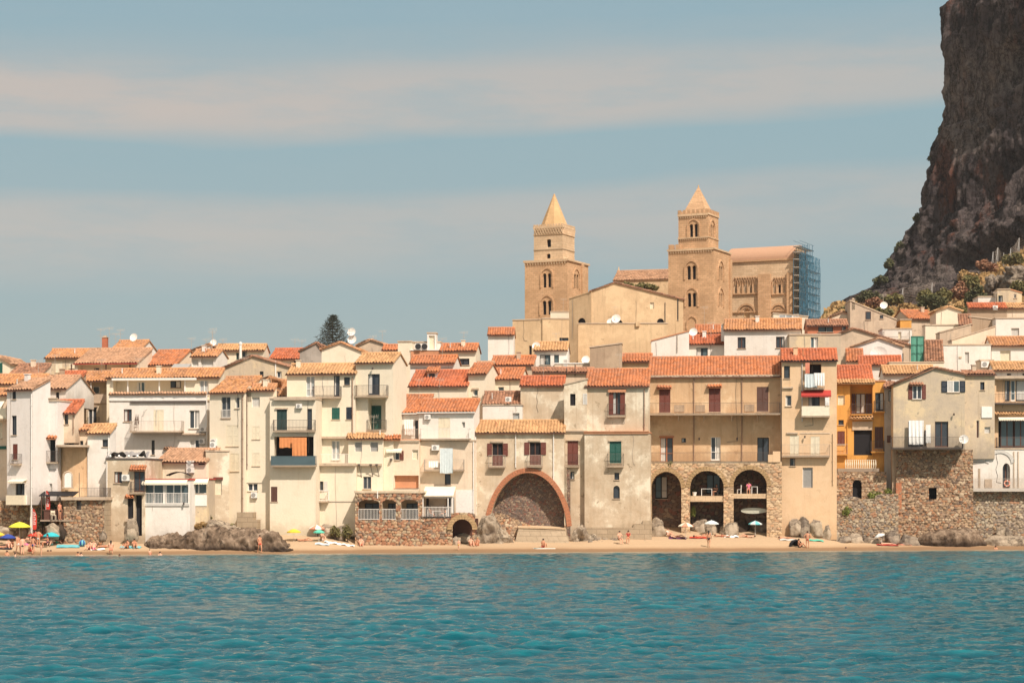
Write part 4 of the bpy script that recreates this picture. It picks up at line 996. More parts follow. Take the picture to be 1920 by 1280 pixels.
# --- ochre house with laundry
h = fh('tall ochre house with draped laundry, a red awning and closed cream shutters', 1466, 1569, 676, None, 203.5, 'ochre', ('E', 656, 's', .42, 'black'), a=-7, D=7, wins='''
1470 1481 686 709 k
1513 1540 682 722 Rb
1516 1537 742 764 k
1473 1484 741 761 gw
1481 1498 816 853 sw
1520 1537 818 853 sw
1505 1524 876 914 rk
1481 1491 859 873 n''', bal='''1508 1546 702 727 l .7
1503 1556 761 779 p .9
1466 1556 833 854 l .6''', ext='''aw 1502 1558 732 744 .8 redsheet
pipe 1504 680 790 lightgrey
band 1468 1487 725 728 .2
hpipe 1500 1556 812 lightgrey
pipe 1562 812 908 ochre
lamp 1509 822
band 1475 1496 810 813 .15''')
hang('grey blanket drying over the top balcony of the tall ochre house', h, 1509, 1532, 701, 726, 'palecloth', -.8)
hang('crumpled pale sheet hung beside the grey blanket on the ochre house', h, 1526, 1546, 699, 723, 'whitecloth', -.88, amp=.09)
hang('red and white striped towel hanging in the top window of the ochre house', h, 1510, 1518, 680, 700, 'salmon', -.5)
hang('white shirts hung at the right end of the panelled balcony', h, 1547, 1555, 745, 760, 'whitecloth', -.95)
# --- orange house
h = fh('bright orange house with a deep loggia, tiled canopies and an iron balcony', 1568, 1637, 719, 880, 208, 'orange', ('L', 687, 's', .42), a=-7, D=5, wins='''
1571 1584 741 759 r
1594 1636 722 776 Rr
1597 1604 738 776 sn@1.2
1605 1622 738 776 gnl@1.2
1623 1634 738 776 sn@1.2
1570 1584 808 833 sr
1572 1582 787 796 n
1601 1635 806 853 o'''.replace('Rr', 'R'), bal='''1596 1635 757 776 i .5 orange
1568 1589 832 851 l .5 orange''', ext='''tc 1593 1637 779 786 .6 t_yellow
tc 1568 1640 711 720 .7 t_yellow
band 1598 1636 790 806 .1 concrete
pipe 1589 790 860 orange''')
railing(h.root, [(h.u(1585), -.9), (h.u(1641), -.9)], h.z(878), h.z(862)-h.z(878), 'b', 'balustrade')
mb = MB(); mb.box(h.u(1570), h.u(1648), -1.0, -.01, h.z(884), h.z(878)); mb.build('terrace_slab', 'concrete', h.root)
fh('narrow orange wing with small iron balconies squeezed beside the gabled house', 1637, 1660, 715, 900, 207, 'orange', ('F', 'terracotta'), a=-4, D=5, wins='''
1641 1657 736 770 k
1640 1656 800 840 sn''', bal='''1640 1659 751 771 i .6 orange
1634 1658 826 846 i .7 orange''')
h = House('rubble_basement', 'shaded rubble basement with an arched doorway below the orange house', 'stone building', 1569, 1662, None, 206.5, -6, None, zb=ground((1569-960)/F*211, 211)-.5)
u0, u1, z0, z1 = h.rect(1599, 1616, 899, 934); cc_ = (u0+u1)/2
stonesheet('wall', 'rubble', h.root, 0, h.W, 0, h.z(884), hole=lambda a, b: (np.abs(a-cc_) < (u1-u0)/2) & (b > z0) & (b < z1-(u1-u0)/2+np.sqrt(np.maximum(0, ((u1-u0)/2)**2-(a-cc_)**2))), step=.08)
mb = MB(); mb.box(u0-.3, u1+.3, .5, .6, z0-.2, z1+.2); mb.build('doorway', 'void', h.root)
h = House('stone_wall', 'rubble garden wall with bushes on top, in front of the arched basement door', 'stone wall', 1568, 1684, None, 204.2, -6, None, zb=ground((1568-960)/F*209, 209)-.8)
stonesheet('wall', 'rubble_grey', h.root, 0, h.W, 0, h.z(925), step=.075, topf=lambda x: h.z(934)+.25*math.sin(x*1.3)+(.5 if x > h.u(1640) else 0), batter=.06)
mb = MB(); mb.prism([(0, .05, 0), (h.W, .05, 0), (h.W, .05, h.z(932)), (0, .05, h.z(938))], (0, 2.2, 0)); mb.build('wall_fill', 'block', h.root)
GW = h
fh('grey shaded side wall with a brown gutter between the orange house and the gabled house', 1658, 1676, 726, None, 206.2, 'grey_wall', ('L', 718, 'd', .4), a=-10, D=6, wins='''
1666 1675 732 753 k
1663 1676 816 830 sn''')
# --- gabled stained house
h = fh('stained beige gabled house with black and brown open shutters and draped white curtains', 1675, 1809, 722, 842, 203.5, 'beige', ('G', 1752, 690, 'd'), a=-5, D=7, yr=702, wins='''
1711 1728 721 748 Sr
1776 1799 714 735 Sb
1753 1778 790 838 n
1703 1730 790 838 k
1733 1737 806 836 n'''.replace('Sb', 'Sb'), bal='1672 1806 819 839 i 1.0 iron', ext='''tc 1705 1731 717 723 .35 t_old
lamp 1788 780
dish 1805 823 -.9 .5''')
hang('white curtain tied back over the left balcony door of the gabled house', h, 1704, 1732, 788, 833, 'whitecloth', -.5, 'curtain', 'curtain', amp=.1)
hang('narrow white curtain left of the dark balcony door of the gabled house', h, 1736, 1745, 796, 830, 'whitecloth', -.5, 'curtain', 'curtain', amp=.06)
mb = MB(); mb.box(0, h.W, .01, 3, -.06, .02); mb.build('floor_slab', 'concrete', h.root)
fh('yellowish side wing with one small black-shuttered window, right of the gabled house', 1809, 1865, 702, 860, 203.2, 'beige', ('L', 697, 'd', .3), a=3, D=6, yr=None, wins='''
1838 1846 716 731 k
1831 1836 788 820 rn
1846 1857 800 812 ry''', ext='band 1840 1860 762 783 .1 whitepaint')
h = House('stone_bastion', 'massive rubble stone bastion with one small black window under the gabled house', 'stone wall', 1680, 1824, None, 204.7, -5, None, zb=ground((1680-960)/F*209, 209)-1.2)
u0, u1, z0, z1 = h.rect(1741, 1755, 914, 935)
stonesheet('wall', 'rubble', h.root, 0, h.W, 0, h.z(843), hole=lambda a, b: (a > u0) & (a < u1) & (b > z0) & (b < z1), step=.08, sx=.36, sz=.25, amp=.15, batter=.05)
mb = MB(); mb.box(u0-.2, u1+.2, .5, .55, z0-.2, z1+.2); mb.build('window', 'void', h.root)
for q_, e_ in ((-.4, .4), (h.W-.1, .1)): mb = MB(); mb.box(q_, q_+e_, .1, 6, 0, h.z(843)); mb.build('side_wall', 'brown_wall', h.root)
mb = MB(); mb.box(-.02, .55, -.35, .1, 0, h.z(905)); mb.build('brick_quoin', 'brick', h.root)
# --- right end
h = fh('house cut by the right edge of the photo, dark loggia over a glazed veranda', 1862, 1990, 709, 842, 203.8, 'ochre', ('F', 'grey_wall'), a=-3, D=5, wins='''
1868 1985 713 754 Q
1884 1893 713 752 k@.45
1895 1903 713 752 gwb@.45
1905 1960 713 752 k@.45
1872 1985 786 838 Qv
1876 1900 789 838 gnb@.3
1902 1925 789 838 gnb@.3
1926 1975 789 838 gnb@.3''', bal='''1862 1990 738 755 i .9 iron
1870 1990 820 838 i .7 iron''', ext='''aw 1870 1990 779 788 .9
tc 1862 1990 772 779 .6 t_yellow
band 1862 1990 705 710 .5''')
def rarch(h_, mb, zlo): wallgrid(mb, 0, h_.W, 0, zlo, [(*h_.rect(1880, 1894, 868, 915), .6, .6)])
h = fh('white lower house with a blind arch, arched dark doorway and railed walkway', 1822, 1990, 842, 918, 203.6, 'white', None, a=-3, D=4, arches=rarch, wins='', ext='''lamp 1833 852
hpipe 1825 1846 866
band 1900 1902 846 914 .08
band 1908 1910 846 914 .08
band 1846 1860 898 914 .06
band 1834 1838 878 914 .05''')
opening(h.root, *h.rect(1880, 1894, 868, 915), 'ny', .3)
mb = MB(); u0, u1, z0, z1 = h.rect(1846, 1902, 842, 884); u0 += .1; ap = archpts(u0, u1, z1-.1, (u1-u0)*.42, 16); ai = archpts(u0+.35, u1-.35, z1-.4, (u1-u0)*.36, 16)
for i in range(16): mb.prism([(ap[i][0], -.08, ap[i][1]), (ap[i+1][0], -.08, ap[i+1][1]), (ai[i+1][0], -.08, ai[i+1][1]), (ai[i][0], -.08, ai[i][1])], (0, .07, 0))
mb.build('blind_arch', 'lightgrey', h.root)
mb = MB(); mb.box(-.1, h.W, -1.1, -.003, h.z(921), h.z(915)); mb.box(-.12, .1, -1.1, -.9, h.z(915), h.z(896)); o = mb.build('walkway', 'white', h.root)
railing(o, [(.1, -1.0), (h.W, -1.0)], h.z(915), h.z(897)-h.z(915), 'l')
RW = h
h = House('stone_wall', 'long rubble sea wall under the railed white walkway at the right edge', 'stone wall', 1820, 1990, None, 203.4, -3, None, zb=ground((1820-960)/F*210, 210)-1.3)
stonesheet('wall', 'rubble_grey', h.root, 0, h.W, 0, h.z(920), step=.08, sx=.38, sz=.26, amp=.14, batter=.04)
# ================= second and third rows =================
bh('cream gabled house with a green shutter at the left edge, upper tier', -40, 19, 682, None, 228, 'yellow', ('G', -6, 667, 'p'), a=-6, wins='-6 5 680 701 sg')
bh('low house with a long faded red roof sloping down from the left edge gable', 17, 76, 703, None, 224, 'pink', ('L', 684, 'd', .45), a=-10)
bh('shaded pink house under an old orange roof just above the white slit-window house', -50, 78, 720, None, 217, 'pink', ('L', 704, 'o', .4), a=-4)
bh('stepped orange roof with a rough tile edge above the beige green-shuttered house', 100, 146, 716, None, 216, 'brown_wall', ('L', 698, 's', .5), a=-10, ext='ant 72 676 700')
bh('orange-red roof with a rough stone gable, left of the row of skylit roofs', 271, 329, 684, None, 240, 'pink', ('E', 658, 'r', .42), a=-12, D=6)
bh('small white gable peeking out behind two orange roofs', 347, 402, 664, None, 254, 'white', ('G', 396, 645, 'p'), a=-4, ext='''ant 359 634 655 0
ant 387 636 652 1
ant 399 616 650 2
dish 400 642 0 .45''')
bh('small house with an orange roof and a glazed row of cream windows', 359, 406, 668, None, 238, 'white', ('E', 657, 'o', .4), a=-10, wins='''
360 372 673 686 ry
377 400 672 686 ry''')
bh('house with a yellowish roof and green windows behind a round white flue', 404, 494, 657, None, 250, 'cream', ('E', 647, 'y', .35), a=-2, wins='''
443 448 661 674 G
454 463 659 674 G''', ext='ant 418 636 650')
h = bh('tan gabled house with a dark brown roof edge and two small windows', 420, 541, 690, None, 226, 'beige', ('G', 474, 667, 'd'), a=-4, yr=687, wins='''
487 494 696 706 k
519 528 696 708 gw''', ext='''post 517 677 706 whitepaint''')
bh('cream house with a low tiled ledge and white terrace left of the yellow upper house', 505, 540, 742, None, 211, 'yellow', ('L', 714, 'o', .5), a=-6, bal='519 538 728 746 l .4', wins='512 516 716 722 o')
bh('small cream gable end over a lean tiled roof beside the tan gabled house', 470, 512, 728, None, 209.6, 'yellow', ('G', 508, 706, 'o'), a=-4)
bh('red roof over a half-ruined wall left of the tree', 505, 563, 673, None, 252, 'pink', ('E', 655, 's', .42), a=-8, wins='551 562 676 686 o')
bh('bare grey stone gable left of the cream gable under the tree', 562, 606, 658, None, 246, 'grey_wall', ('G', 594, 642, 'd'), a=-3, ext='''ant 566 638 655
ant 553 636 655''')
bh('plain cream gable in front of the tall tree', 603, 693, 655, None, 236, 'cream', ('G', 638, 642, 'o'), a=-3, yr=664, ext='''ant 655 616 650 1
dish 657 622 1 .5
dish 658 636 1 .55''')
bh('rough stone gable with a round hole behind the light tiled roof', 670, 738, 648, None, 252, 'concrete', ('G', 695, 637, 'p'), a=-3, yr=650, ext='''ant 717 620 650 0
ant 699 630 645 1''')
bh('tiny white house with a short red roof left of the white stair tower', 717, 746, 656, None, 241, 'white', ('E', 648, 'r', .4), a=-5)
bh('tall plain cream block left of the rooftop stair tower', 746, 771, 641, None, 236.5, 'cream', None, a=-8, D=6)
bh('white roof terrace with two round black fans behind a salmon wall', 770, 828, 657, None, 236, 'terracotta', ('F', 'whitepaint'), a=-4, D=1)
bh('white back wall of the terrace with the round fans', 768, 826, 642, None, 238.2, 'white', None, a=-4, D=2)
bh('white rooftop stair tower with a tall dark doorway on the skyline', 801, 818, 625, None, 236.4, 'white', None, a=-3, D=1.8, wins='804 815 629 657 r')
bh('white house with a red roof and a wide black window right of the stair tower', 825, 892, 658, None, 232, 'cream', ('E', 646, 'r', .4), a=-6, wins='857 880 672 684 k')
bh('small red-roofed white house below the round fans', 769, 851, 681, None, 226, 'white', ('E', 668, 'r', .42), a=-8, wins='813 822 686 696 k', ext='''chim 848 850 690 700 1
hpipe 770 848 690''')
h = bh('wide scarlet roof with a white dormer in the middle of the town', 767, 876, 724, None, 217.5, 'cream', ('E', 696, 's', .42), a=-8, ext='hpipe 768 858 730 copper')
v_ = 2.2; a_, b_ = h.u(803, v_), h.u(817, v_); z0, z1 = h.z(714, a_, v_), h.z(698, a_, v_); mb = MB(); mb.box(a_-.1, b_+.1, v_, v_+2, z0-.5, z1); d = mb.build('dormer', 'white', h.root)
mb = MB(); mb.box(a_+.1, b_-.1, v_-.03, v_-.003, z0-.1, z1-.12); mb.build('window', 'glass', d)
tileroof(d, (a_-.2, v_-.2, z1), (1, 0, 0), (0, .95, .31), b_-a_+.4, 2, 't_red', 'canopy', .1, .1, .3, False)
mb = MB(); mb.box(h.u(780, v_), a_-.15, v_-.6, v_-.4, z0-.6, z0-.05); mb.box(b_+.15, h.u(835, v_), v_-.6, v_-.4, z0-.6, z0-.05); mb.build('dormer_parapet', 'white', d)
bh('cream house with a small blue-grey window and red roof, right of the scarlet roof', 878, 911, 701, None, 216.5, 'yellow', ('E', 683, 'r', .42), a=-14, D=6, wins='887 896 730 742 gwb', ext='band 885 898 727 730 .15')
bh('low red ridge roof behind the white black-windowed house', 892, 922, 690, None, 228, 'pink', ('E', 680, 'p', .4), a=-8)
bh('yellow house under a neat red roof with a half-hidden window', 911, 975, 711, None, 220, 'yellow', ('E', 692, 'r', .42), a=-10, wins='934 945 725 737 gwb', ext='pipe 918 714 740')
bh('long red roof with a pipe bend behind the neat red-roofed yellow house', 920, 999, 684, None, 230, 'concrete', ('L', 669, 'r', .42), a=-8)
bh('ochre wall with an air conditioner and a scarlet half roof beside the white wall', 905, 976, 757, None, 212.8, 'orange', ('L', 736, 'd', .5), a=-6)
bh('blank white rough wall with one small white-framed window above the arch house', 905, 979, 760, None, 210.8, 'white', None, a=-4, D=2, wins='961 974 774 787 glw', ext='ac 948 959 744 753')
bh('broad plain plaster wall under a red roof, above the arch house', 976, 1057, 723, None, 211.5, 'worn', ('L', 707, 's', .45), a=-5, D=4)
bh('white curved-end house with a red roof left of the sandstone block', 915, 963, 628, None, 262, 'white', ('E', 616, 'r', .4), a=-2, D=6)
bh('yellow-tiled white house with pale blue glass doors below the cathedral', 1002, 1063, 657, None, 236, 'white', ('E', 643, 'y', .4), a=-5, wins='''
1012 1032 665 684 kb
1039 1048 665 684 kb
1057 1064 674 684 k''', ext='''dish 1053 686 -1 .5
dish 1004 648 1 .5
dish 1099 674 -1 .5''')
bh('low terrace wall with iron bars and a narrow tiled strip, centre of the town', 1000, 1116, 698, None, 224, 'concrete', ('L', 691, 'd', .35), a=6, D=4, ext='''pipe 1078 682 705 iron
pipe 1062 690 705 iron''')
bh('flat plaster terrace house with a white awning left of the ruined wall', 1040, 1112, 682, None, 231, 'pink', ('F', 'whitepaint'), a=-4, wins='1057 1064 674 688 ry')
bh('crumbling brownish wall of bare stone below the great church flank', 1106, 1166, 652, None, 226, 'brown_wall', None, a=-4, D=3, yr=644)
bh('narrow house with a small red roof strip in front of the church flank', 1165, 1222, 678, None, 228, 'church', ('E', 665, 'r', .4), a=-4)
bh('white wall sloping up to the right with a red-edged top, below the right tower', 1221, 1292, 640, None, 230, 'white', ('F', 'terracotta'), a=-4, D=4, yr=621, ext='''pipe 1270 628 660 rail_light
dish 1300 622 0 .5''')
bh('white house with a scarlet roof and dark double window in the gap', 1288, 1358, 645, None, 232, 'white', ('E', 630, 's', .42), a=-6, wins='1306 1327 652 669 kb', ext='chim 1352 1358 610 630 0 white')
bh('small orange roof in front of the foot of the right tower', 1304, 1351, 625, None, 242, 'white', ('E', 611, 'r', .42), a=-6)
bh('big white house with a neat orange roof and two dark windows below the cathedral choir', 1358, 1502, 618, None, 228, 'white', ('E', 600, 'o', .42), a=-8, wins='''
1383 1398 632 653 n
1455 1471 631 652 n''')
bh('tan flat-roofed house with one pale sash window right of the big white house', 1480, 1576, 628, None, 222.5, 'beige', None, a=-4, D=5, wins='1520 1534 632 652 gwb')
bh('red-walled house with a dark glass front and a low tiled roof', 1514, 1590, 611, None, 246, 'red_wall', ('E', 601, 'd', .35), a=-4, wins='''
1534 1562 612 622 kb
1578 1586 612 622 kb''')
bh('small pale house with a pinkish gable right of the scaffolding', 1560, 1600, 592, None, 256, 'pink', ('G', 1580, 584, 'p'), a=-4, wins='1575 1589 592 599 rw')
bh('tall plain wall with two grey windows and a cream terrace below the cathedral choir', 1450, 1515, 588, None, 262, 'cream', None, a=-4, D=5, yr=594, wins='1461 1498 590 597 gwl')
bh('stone house with a sloping top, square window and porthole, left of the hill', 1594, 1681, 564, None, 252, 'concrete', None, a=-3, D=6, yr=600, wins='''
1623 1633 584 599 n
1650 1656 591 597 k''', ext='''dish 1661 572 2 .5
ant 1656 552 566 3
chim 1597 1603 562 572 0''')
bh('long stone gable with a thin red roof line, right of the tan flat-roofed house', 1576, 1714, 625, None, 236, 'concrete', ('G', 1600, 616, 'd'), a=-3, yr=650, wins='1687 1694 662 678 k')
bh('pale pink gable with a large oval satellite dish in front of the stone gable', 1600, 1692, 650, None, 231.5, 'white_shade', ('G', 1648, 634, 'p'), a=-3, yr=650, ext='dish 1646 664 -.8 1.05')
bh('tiny house with a lattice of orange tiles right of the ochre house', 1588, 1618, 677, None, 226, 'white', ('L', 656, 'r', .5), a=-8)
bh('scarlet roof strip with a white end wall in the row behind the orange house', 1611, 1690, 684, None, 222, 'white', ('E', 669, 's', .42), a=-8)
bh('light yellow tiled roof over a white wall just behind the stained gabled house', 1657, 1752, 701, None, 213.5, 'white', ('E', 687, 'y', .42), a=-5, wins='1664 1671 712 716 k')
bh('plain yellow parapet wall above the light yellow tiled roof', 1668, 1770, 680, None, 219, 'yellow', None, a=-4, D=5)
bh('small flat orange-washed house with a tin door beside the stone house', 1688, 1709, 600, None, 250, 'orange', None, a=-3, D=4)
bh('pale terrace house with clothes lines, between the stone gable and the green netting', 1655, 1710, 617, None, 240, 'white', None, a=-3, D=4, wins='1684 1690 622 636 r', bal='1658 1706 620 636 l .5')
bh('grey house with an orange roof and small porch roof at the foot of the hill', 1706, 1756, 598, None, 262, 'concrete', ('E', 583, 'r', .42), a=12)
bh('plain yellow gable at the foot of the hill', 1755, 1803, 583, None, 246, 'yellow', ('G', 1778, 575, 'y'), a=-3, D=5)
bh('plain yellow wall stepping down in front of the yellow gable', 1735, 1822, 610, None, 243, 'yellow', None, a=-3, D=2.5)
bh('small old tile roof right of the plain yellow gable', 1799, 1821, 609, None, 240, 'yellow', ('L', 591, 'd', .5), a=-10, D=3)
bh('grey rendered wall rising to the right in front of the old tile roof', 1762, 1821, 624, None, 237, 'concrete', None, a=-3, D=3, yr=608)
bh('brown stone wall with a red roof strip and an air conditioner near the hill', 1818, 1888, 578, None, 248, 'brown_wall', ('L', 570, 's', .4), a=-3, D=4, ext='ac 1861 1870 573 581')
bh('brown earth-coloured wall with a sloping top under the red roof strip', 1817, 1868, 594, None, 241, 'brown_wall', None, a=-3, D=3, yr=600)
bh('white flat block beside the highest house at the right edge', 1834, 1872, 557, None, 256, 'white', None, a=-3, D=4)
bh('highest grey-beige house at the right edge with a green window', 1870, 1894, 543, None, 254, 'beige', None, a=-8, D=5, wins='1872 1880 554 567 G')
bh('beige side house sloping down at the right edge below the rocky outcrop', 1894, 1916, 543, None, 254.6, 'beige', ('F', 'terracotta'), a=5, D=5, yr=550, wins='1901 1906 551 559 gw')
bh('low pale building cut by the right edge above the white block', 1886, 1990, 578, None, 250, 'pink', ('L', 570, 'y', .4), a=-3)
bh('peach wall with a slanting top left of the white flat house', 1785, 1866, 638, None, 232, 'pink', None, a=-3, D=3, yr=612)
bh('plain white house with one narrow grey window above the gabled house', 1766, 1858, 647, None, 227, 'white', None, a=-3, D=5, wins='1809 1817 660 681 ry', ext='band 1798 1803 668 671 .1')
bh('white flat-topped house with a square grey blind near the right edge', 1867, 1990, 597, None, 238, 'white', None, a=-3, D=5, wins='1896 1911 615 631 ry')
bh('white house with an orange roof and a blind-covered double window at the right edge', 1859, 1990, 648, None, 226.5, 'white', ('E', 633, 'o', .42), a=-4, wins='1875 1895 657 677 rw')
bh('white strip house with a yellow tiled roof at the right edge', 1864, 1990, 694, None, 213, 'white', ('E', 680, 'y', .42), a=-4, wins='''
1888 1896 700 704 k
1917 1925 700 704 k''')
bh('small brick-edged block with a large air conditioner box near the right edge', 1838, 1863, 676, None, 222, 'pink', None, a=-3, D=3, wins='1843 1850 693 698 k', ext='ac 1839 1854 677 689')
bh('dark gap house with clothes under a broken roof left of the plain white house', 1735, 1768, 676, None, 225, 'brown_wall', ('L', 640, 'd', .7), a=-10, wins='1737 1762 680 692 k')
# round flue, fans
def prop(name, label, cat, px, py, Y, build, rz=0, group=None):
    Yw = Y+Yo(px); p = world(px, py, Yw); o = empty(name, p, rz); tag(o, label, cat, group); build(o); return o
def flue(o):
    mb = MB(); mb.tube((0, 0, -.5), (0, 0, 1.75), .16, n=12); mb.build('pipe', 'whitepaint', o); mb = MB(); mb.tube((0, 0, 1.7), (0, 0, 1.85), .22, .22, 12); mb.ball((0, 0, 1.86), .2, .2, .14); mb.build('cowl', 'whitepaint', o)
prop('flue', 'round white metal flue with a domed cowl in front of the green windows', 'flue', 451, 672, 244, flue)
def fan(o):
    mb = MB(); mb.tube((0, -.1, .42), (0, .1, .42), .40, n=18); mb.build('fan_housing', 'lightgrey', o); mb = MB(); mb.tube((0, -.14, .42), (0, -.105, .42), .34, n=18); mb.build('fan_grille', 'fanblack', o); mb = MB(); mb.box(-.3, .3, -.12, .12, 0, .06); mb.build('base', 'greypaint', o)
for px, l in ((784, 'left'), (796, 'right')): prop('rooftop_fan', l+' one of the two round black fans on the white roof terrace', 'fan', px, 656, 235.6, fan, group='round rooftop fans')
def bare(o):
    mb = MB(); W_, H_ = 1.5, 3.0
    for x in (-W_/2, 0, W_/2): mb.tube((x, 0, 0), (x, 0, H_), .03, n=4); mb.tube((x, .8, 0), (x, .8, H_), .03, n=4)
    for z in (0, 1, 2, 3): mb.tube((-W_/2, 0, z), (W_/2, 0, z), .03, n=4)
    mb.build('poles', 'green', o); clothmesh('netting', 'net', o, -W_/2, W_/2, 0, H_, .1, .05, 3)
prop('scaffold', 'small scaffold wrapped in green netting among the right-hand houses', 'scaffolding', 1720, 678, 227, bare)
# ================= cathedral =================
def tower(label, x0, xr, x1, ytop, ybot, Y, tiers, spire):
    """x0..xr front face, right face out to x1"""
    a = -25; h = House('cathedral_tower', label, 'tower', x0, xr, None, Y, a, 'cathedral bell towers', zb=14, raw=True); r = h.root; s = h.W
    h.s = s; return h
def box_body(h, u0, u1, v0, v1, z0, z1, m, frontholes=(), sideholes=(), name='wall'):
    mb = MB(); wallgrid(mb, u0, u1, z0, z1, list(frontholes), v0)
    tmp = MB(); wallgrid(tmp, v0, v1, z0, z1, list(sideholes), 0)
    n = len(mb.v); mb.v += [(u1-b, a, c) for a, b, c in tmp.v]; mb.f += [tuple(i+n for i in f) for f in tmp.f]
    mb.quad((u0, v0, z0), (u0, v0, z1), (u0, v1, z1), (u0, v1, z0)); mb.quad((u0, v1, z0), (u0, v1, z1), (u1, v1, z1), (u1, v1, z0)); mb.quad((u0, v0, z1), (u1, v0, z1), (u1, v1, z1), (u0, v1, z1))
    return mb.build(name, m, h.root)
def sidev(h, px, U):   # depth v along the right face at u=U seen at column px
    r = (px-960)/F; return (r*(h.Y0+U*h.sa)-h.X0-U*h.ca)/(-h.sa-r*h.ca)
def bifora(h, u0, u1, z0, z1, v=0.0, side=False, U=0):
    """twin arched light within a pointed relieving arch"""
    c = (u0+u1)/2; mb = MB(); pts = []
    T = (lambda a, b, c_: (U-b, a, c_)) if side else (lambda a, b, c_: (a, v+b, c_))
    w = (u1-u0)/2
    def ring(cx, half, zb, zt, t, pr, n=12):
        ap = archpts(cx-half, cx+half, zt, half*1.15, n, 1.7); ao = archpts(cx-half-t, cx+half+t, zt+t, half*1.15+t, n, 1.7)
        for i in range(n):
            q = [T(ap[i][0], -pr, ap[i][1]), T(ap[i+1][0], -pr, ap[i+1][1]), T(ao[i+1][0], -pr, ao[i+1][1]), T(ao[i][0], -pr, ao[i][1])]
            e = Vector(T(0, 0, 0))-Vector(T(0, -pr, 0)); mb.prism(q, e*.98)
        for sx in (-1, 1):
            a0, a1 = sorted((cx+sx*half, cx+sx*(half+t))); q = [T(a0, -pr, zb), T(a1, -pr, zb), T(a1, -pr, ap[0][1]), T(a0, -pr, ap[0][1])]; mb.prism(q, (Vector(T(0, 0, 0))-Vector(T(0, -pr, 0)))*.98)
    ring(c, w, z0, z1, w*.22, .16)
    return mb.build('window_surround', 'ashlar', h.root)
def bif_holes(u0, u1, z0, z1):
    c = (u0+u1)/2; w = (u1-u0); b = w*.30; zt = z0+(z1-z0)*.76
    return [(c-b-w*.06, c-w*.06, z0, zt, .5, b/2), (c+w*.06, c+w*.06+b, z0, zt, .5, b/2)]
def merlons(mb, u0, u1, v0, v1, z, h_, w, gap=.5, t=.35):
    def run(p, q):
        p = Vector(p); q = Vector(q); L = (q-p).length; n = max(2, round(L/(w*(1+gap)))); d = (q-p)/L; nn = Vector((-d.y, d.x, 0))*t
        for i in range(n):
            a = p+d*(L*(i+.2)/n); b = p+d*(L*(i+.8)/n); mb.prism([a, b, b+nn, a+nn], (0, 0, h_))
    run((u0, v0, z), (u1, v0, z)); run((u1, v0, z), (u1, v1, z)); run((u1, v1, z), (u0, v1, z)); run((u0, v1, z), (u0, v0, z))
def arcade(mb, u0, u1, z, w, t=.2, v=0.0, pr=.2):
    """row of tiny corbel arches"""
    n = max(2, round((u1-u0)/w)); w = (u1-u0)/n
    for i in range(n):
        a = u0+i*w; mb.box(a+w*.02, a+w*.28, v-pr, v+.05, z, z+w*.8); mb.box(a, a+w, v-pr*1.2, v+.05, z+w*.8+.002, z+w*1.15)
# left tower
h = tower('left bell tower of the cathedral, thin pointed spire, crenellated belt under it', 984, 1064, 1103, 488, 600, 381, None, None)
s = h.W; V1 = sidev(h, 1103, s); zt = h.z(492, s); zt0 = h.z(489, 0)
ZT = (zt+zt0)/2; b1 = (h.u(1015), h.u(1036), h.z(540), h.z(503)); b2 = (h.u(1014), h.u(1037), h.z(590), h.z(555))
b1 = (b1[0], b1[1], h.z(539), h.z(504)); sv = lambda x0_, x1_, y0_, y1_, U=s: (sidev(h, x0_, U), sidev(h, x1_, U), h.z(y1_, U, 4), h.z(y0_, U, 4))
s1 = sv(1075, 1086, 505, 541)
box_body(h, 0, s, 0, V1, 0, ZT, 'ashlar', bif_holes(*b1)+bif_holes(*b2), [(a, b, c, d, .3, e) for a, b, c, d, _, e in bif_holes(*s1)])
for q in (b1, b2): bifora(h, *q)
bifora(h, *s1, side=True, U=s)
for q in bif_holes(*b1)+bif_holes(*b2): mb = MB(); mb.box(q[0], q[1], .5, .52, q[2], q[3]); mb.build('window', 'void', h.root)
mb = MB(); mb.box(-.25, s+.25, -.25, V1+.25, ZT+.003, ZT+.35); arcade(mb, 0, s, ZT-.55, .55); mb.build('cornice', 'ashlar_pale', h.root)
mb = MB(); vp = sidev(h, 1089, s); mb.box(s-.2, s+.35, vp, vp+.9, 0, ZT-.01); mb.build('buttress', 'ashlar', h.root)
ms = (V1-0)*.12; U0, U1 = h.u(1001, ms), h.u(1055, ms); z2 = h.z(424, U1, ms); V2 = ms+(U1-U0)*.95
w1 = (h.u(1025, ms), h.u(1033, ms), h.z(465, U0, ms), h.z(450, U0, ms)); w2 = (h.u(1025, ms), h.u(1032, ms), h.z(486, U0, ms), h.z(477, U0, ms))
box_body(h, U0, U1, ms, V2, ZT+.36, z2, 'ashlar_pale', [(*w1, .5, .25), (*w2, .5, .25)], [], 'upper_wall')
for q in (w1, w2): mb = MB(); mb.box(q[0], q[1], ms+.5, ms+.52, q[2], q[3]); mb.build('window', 'void', h.root)
mb = MB(); zc = h.z(470, U0, ms); mb.box(U0-.1, U1+.1, ms-.1, V2+.1, zc, zc+.15); mb.build('string_course', 'block', h.root)
mb = MB(); zb_ = z2-1.35; mb.box(U0-.12, U1+.12, ms-.12, V2+.12, z2-.25, z2+.15)
n = 11; w_ = (U1-U0)/n
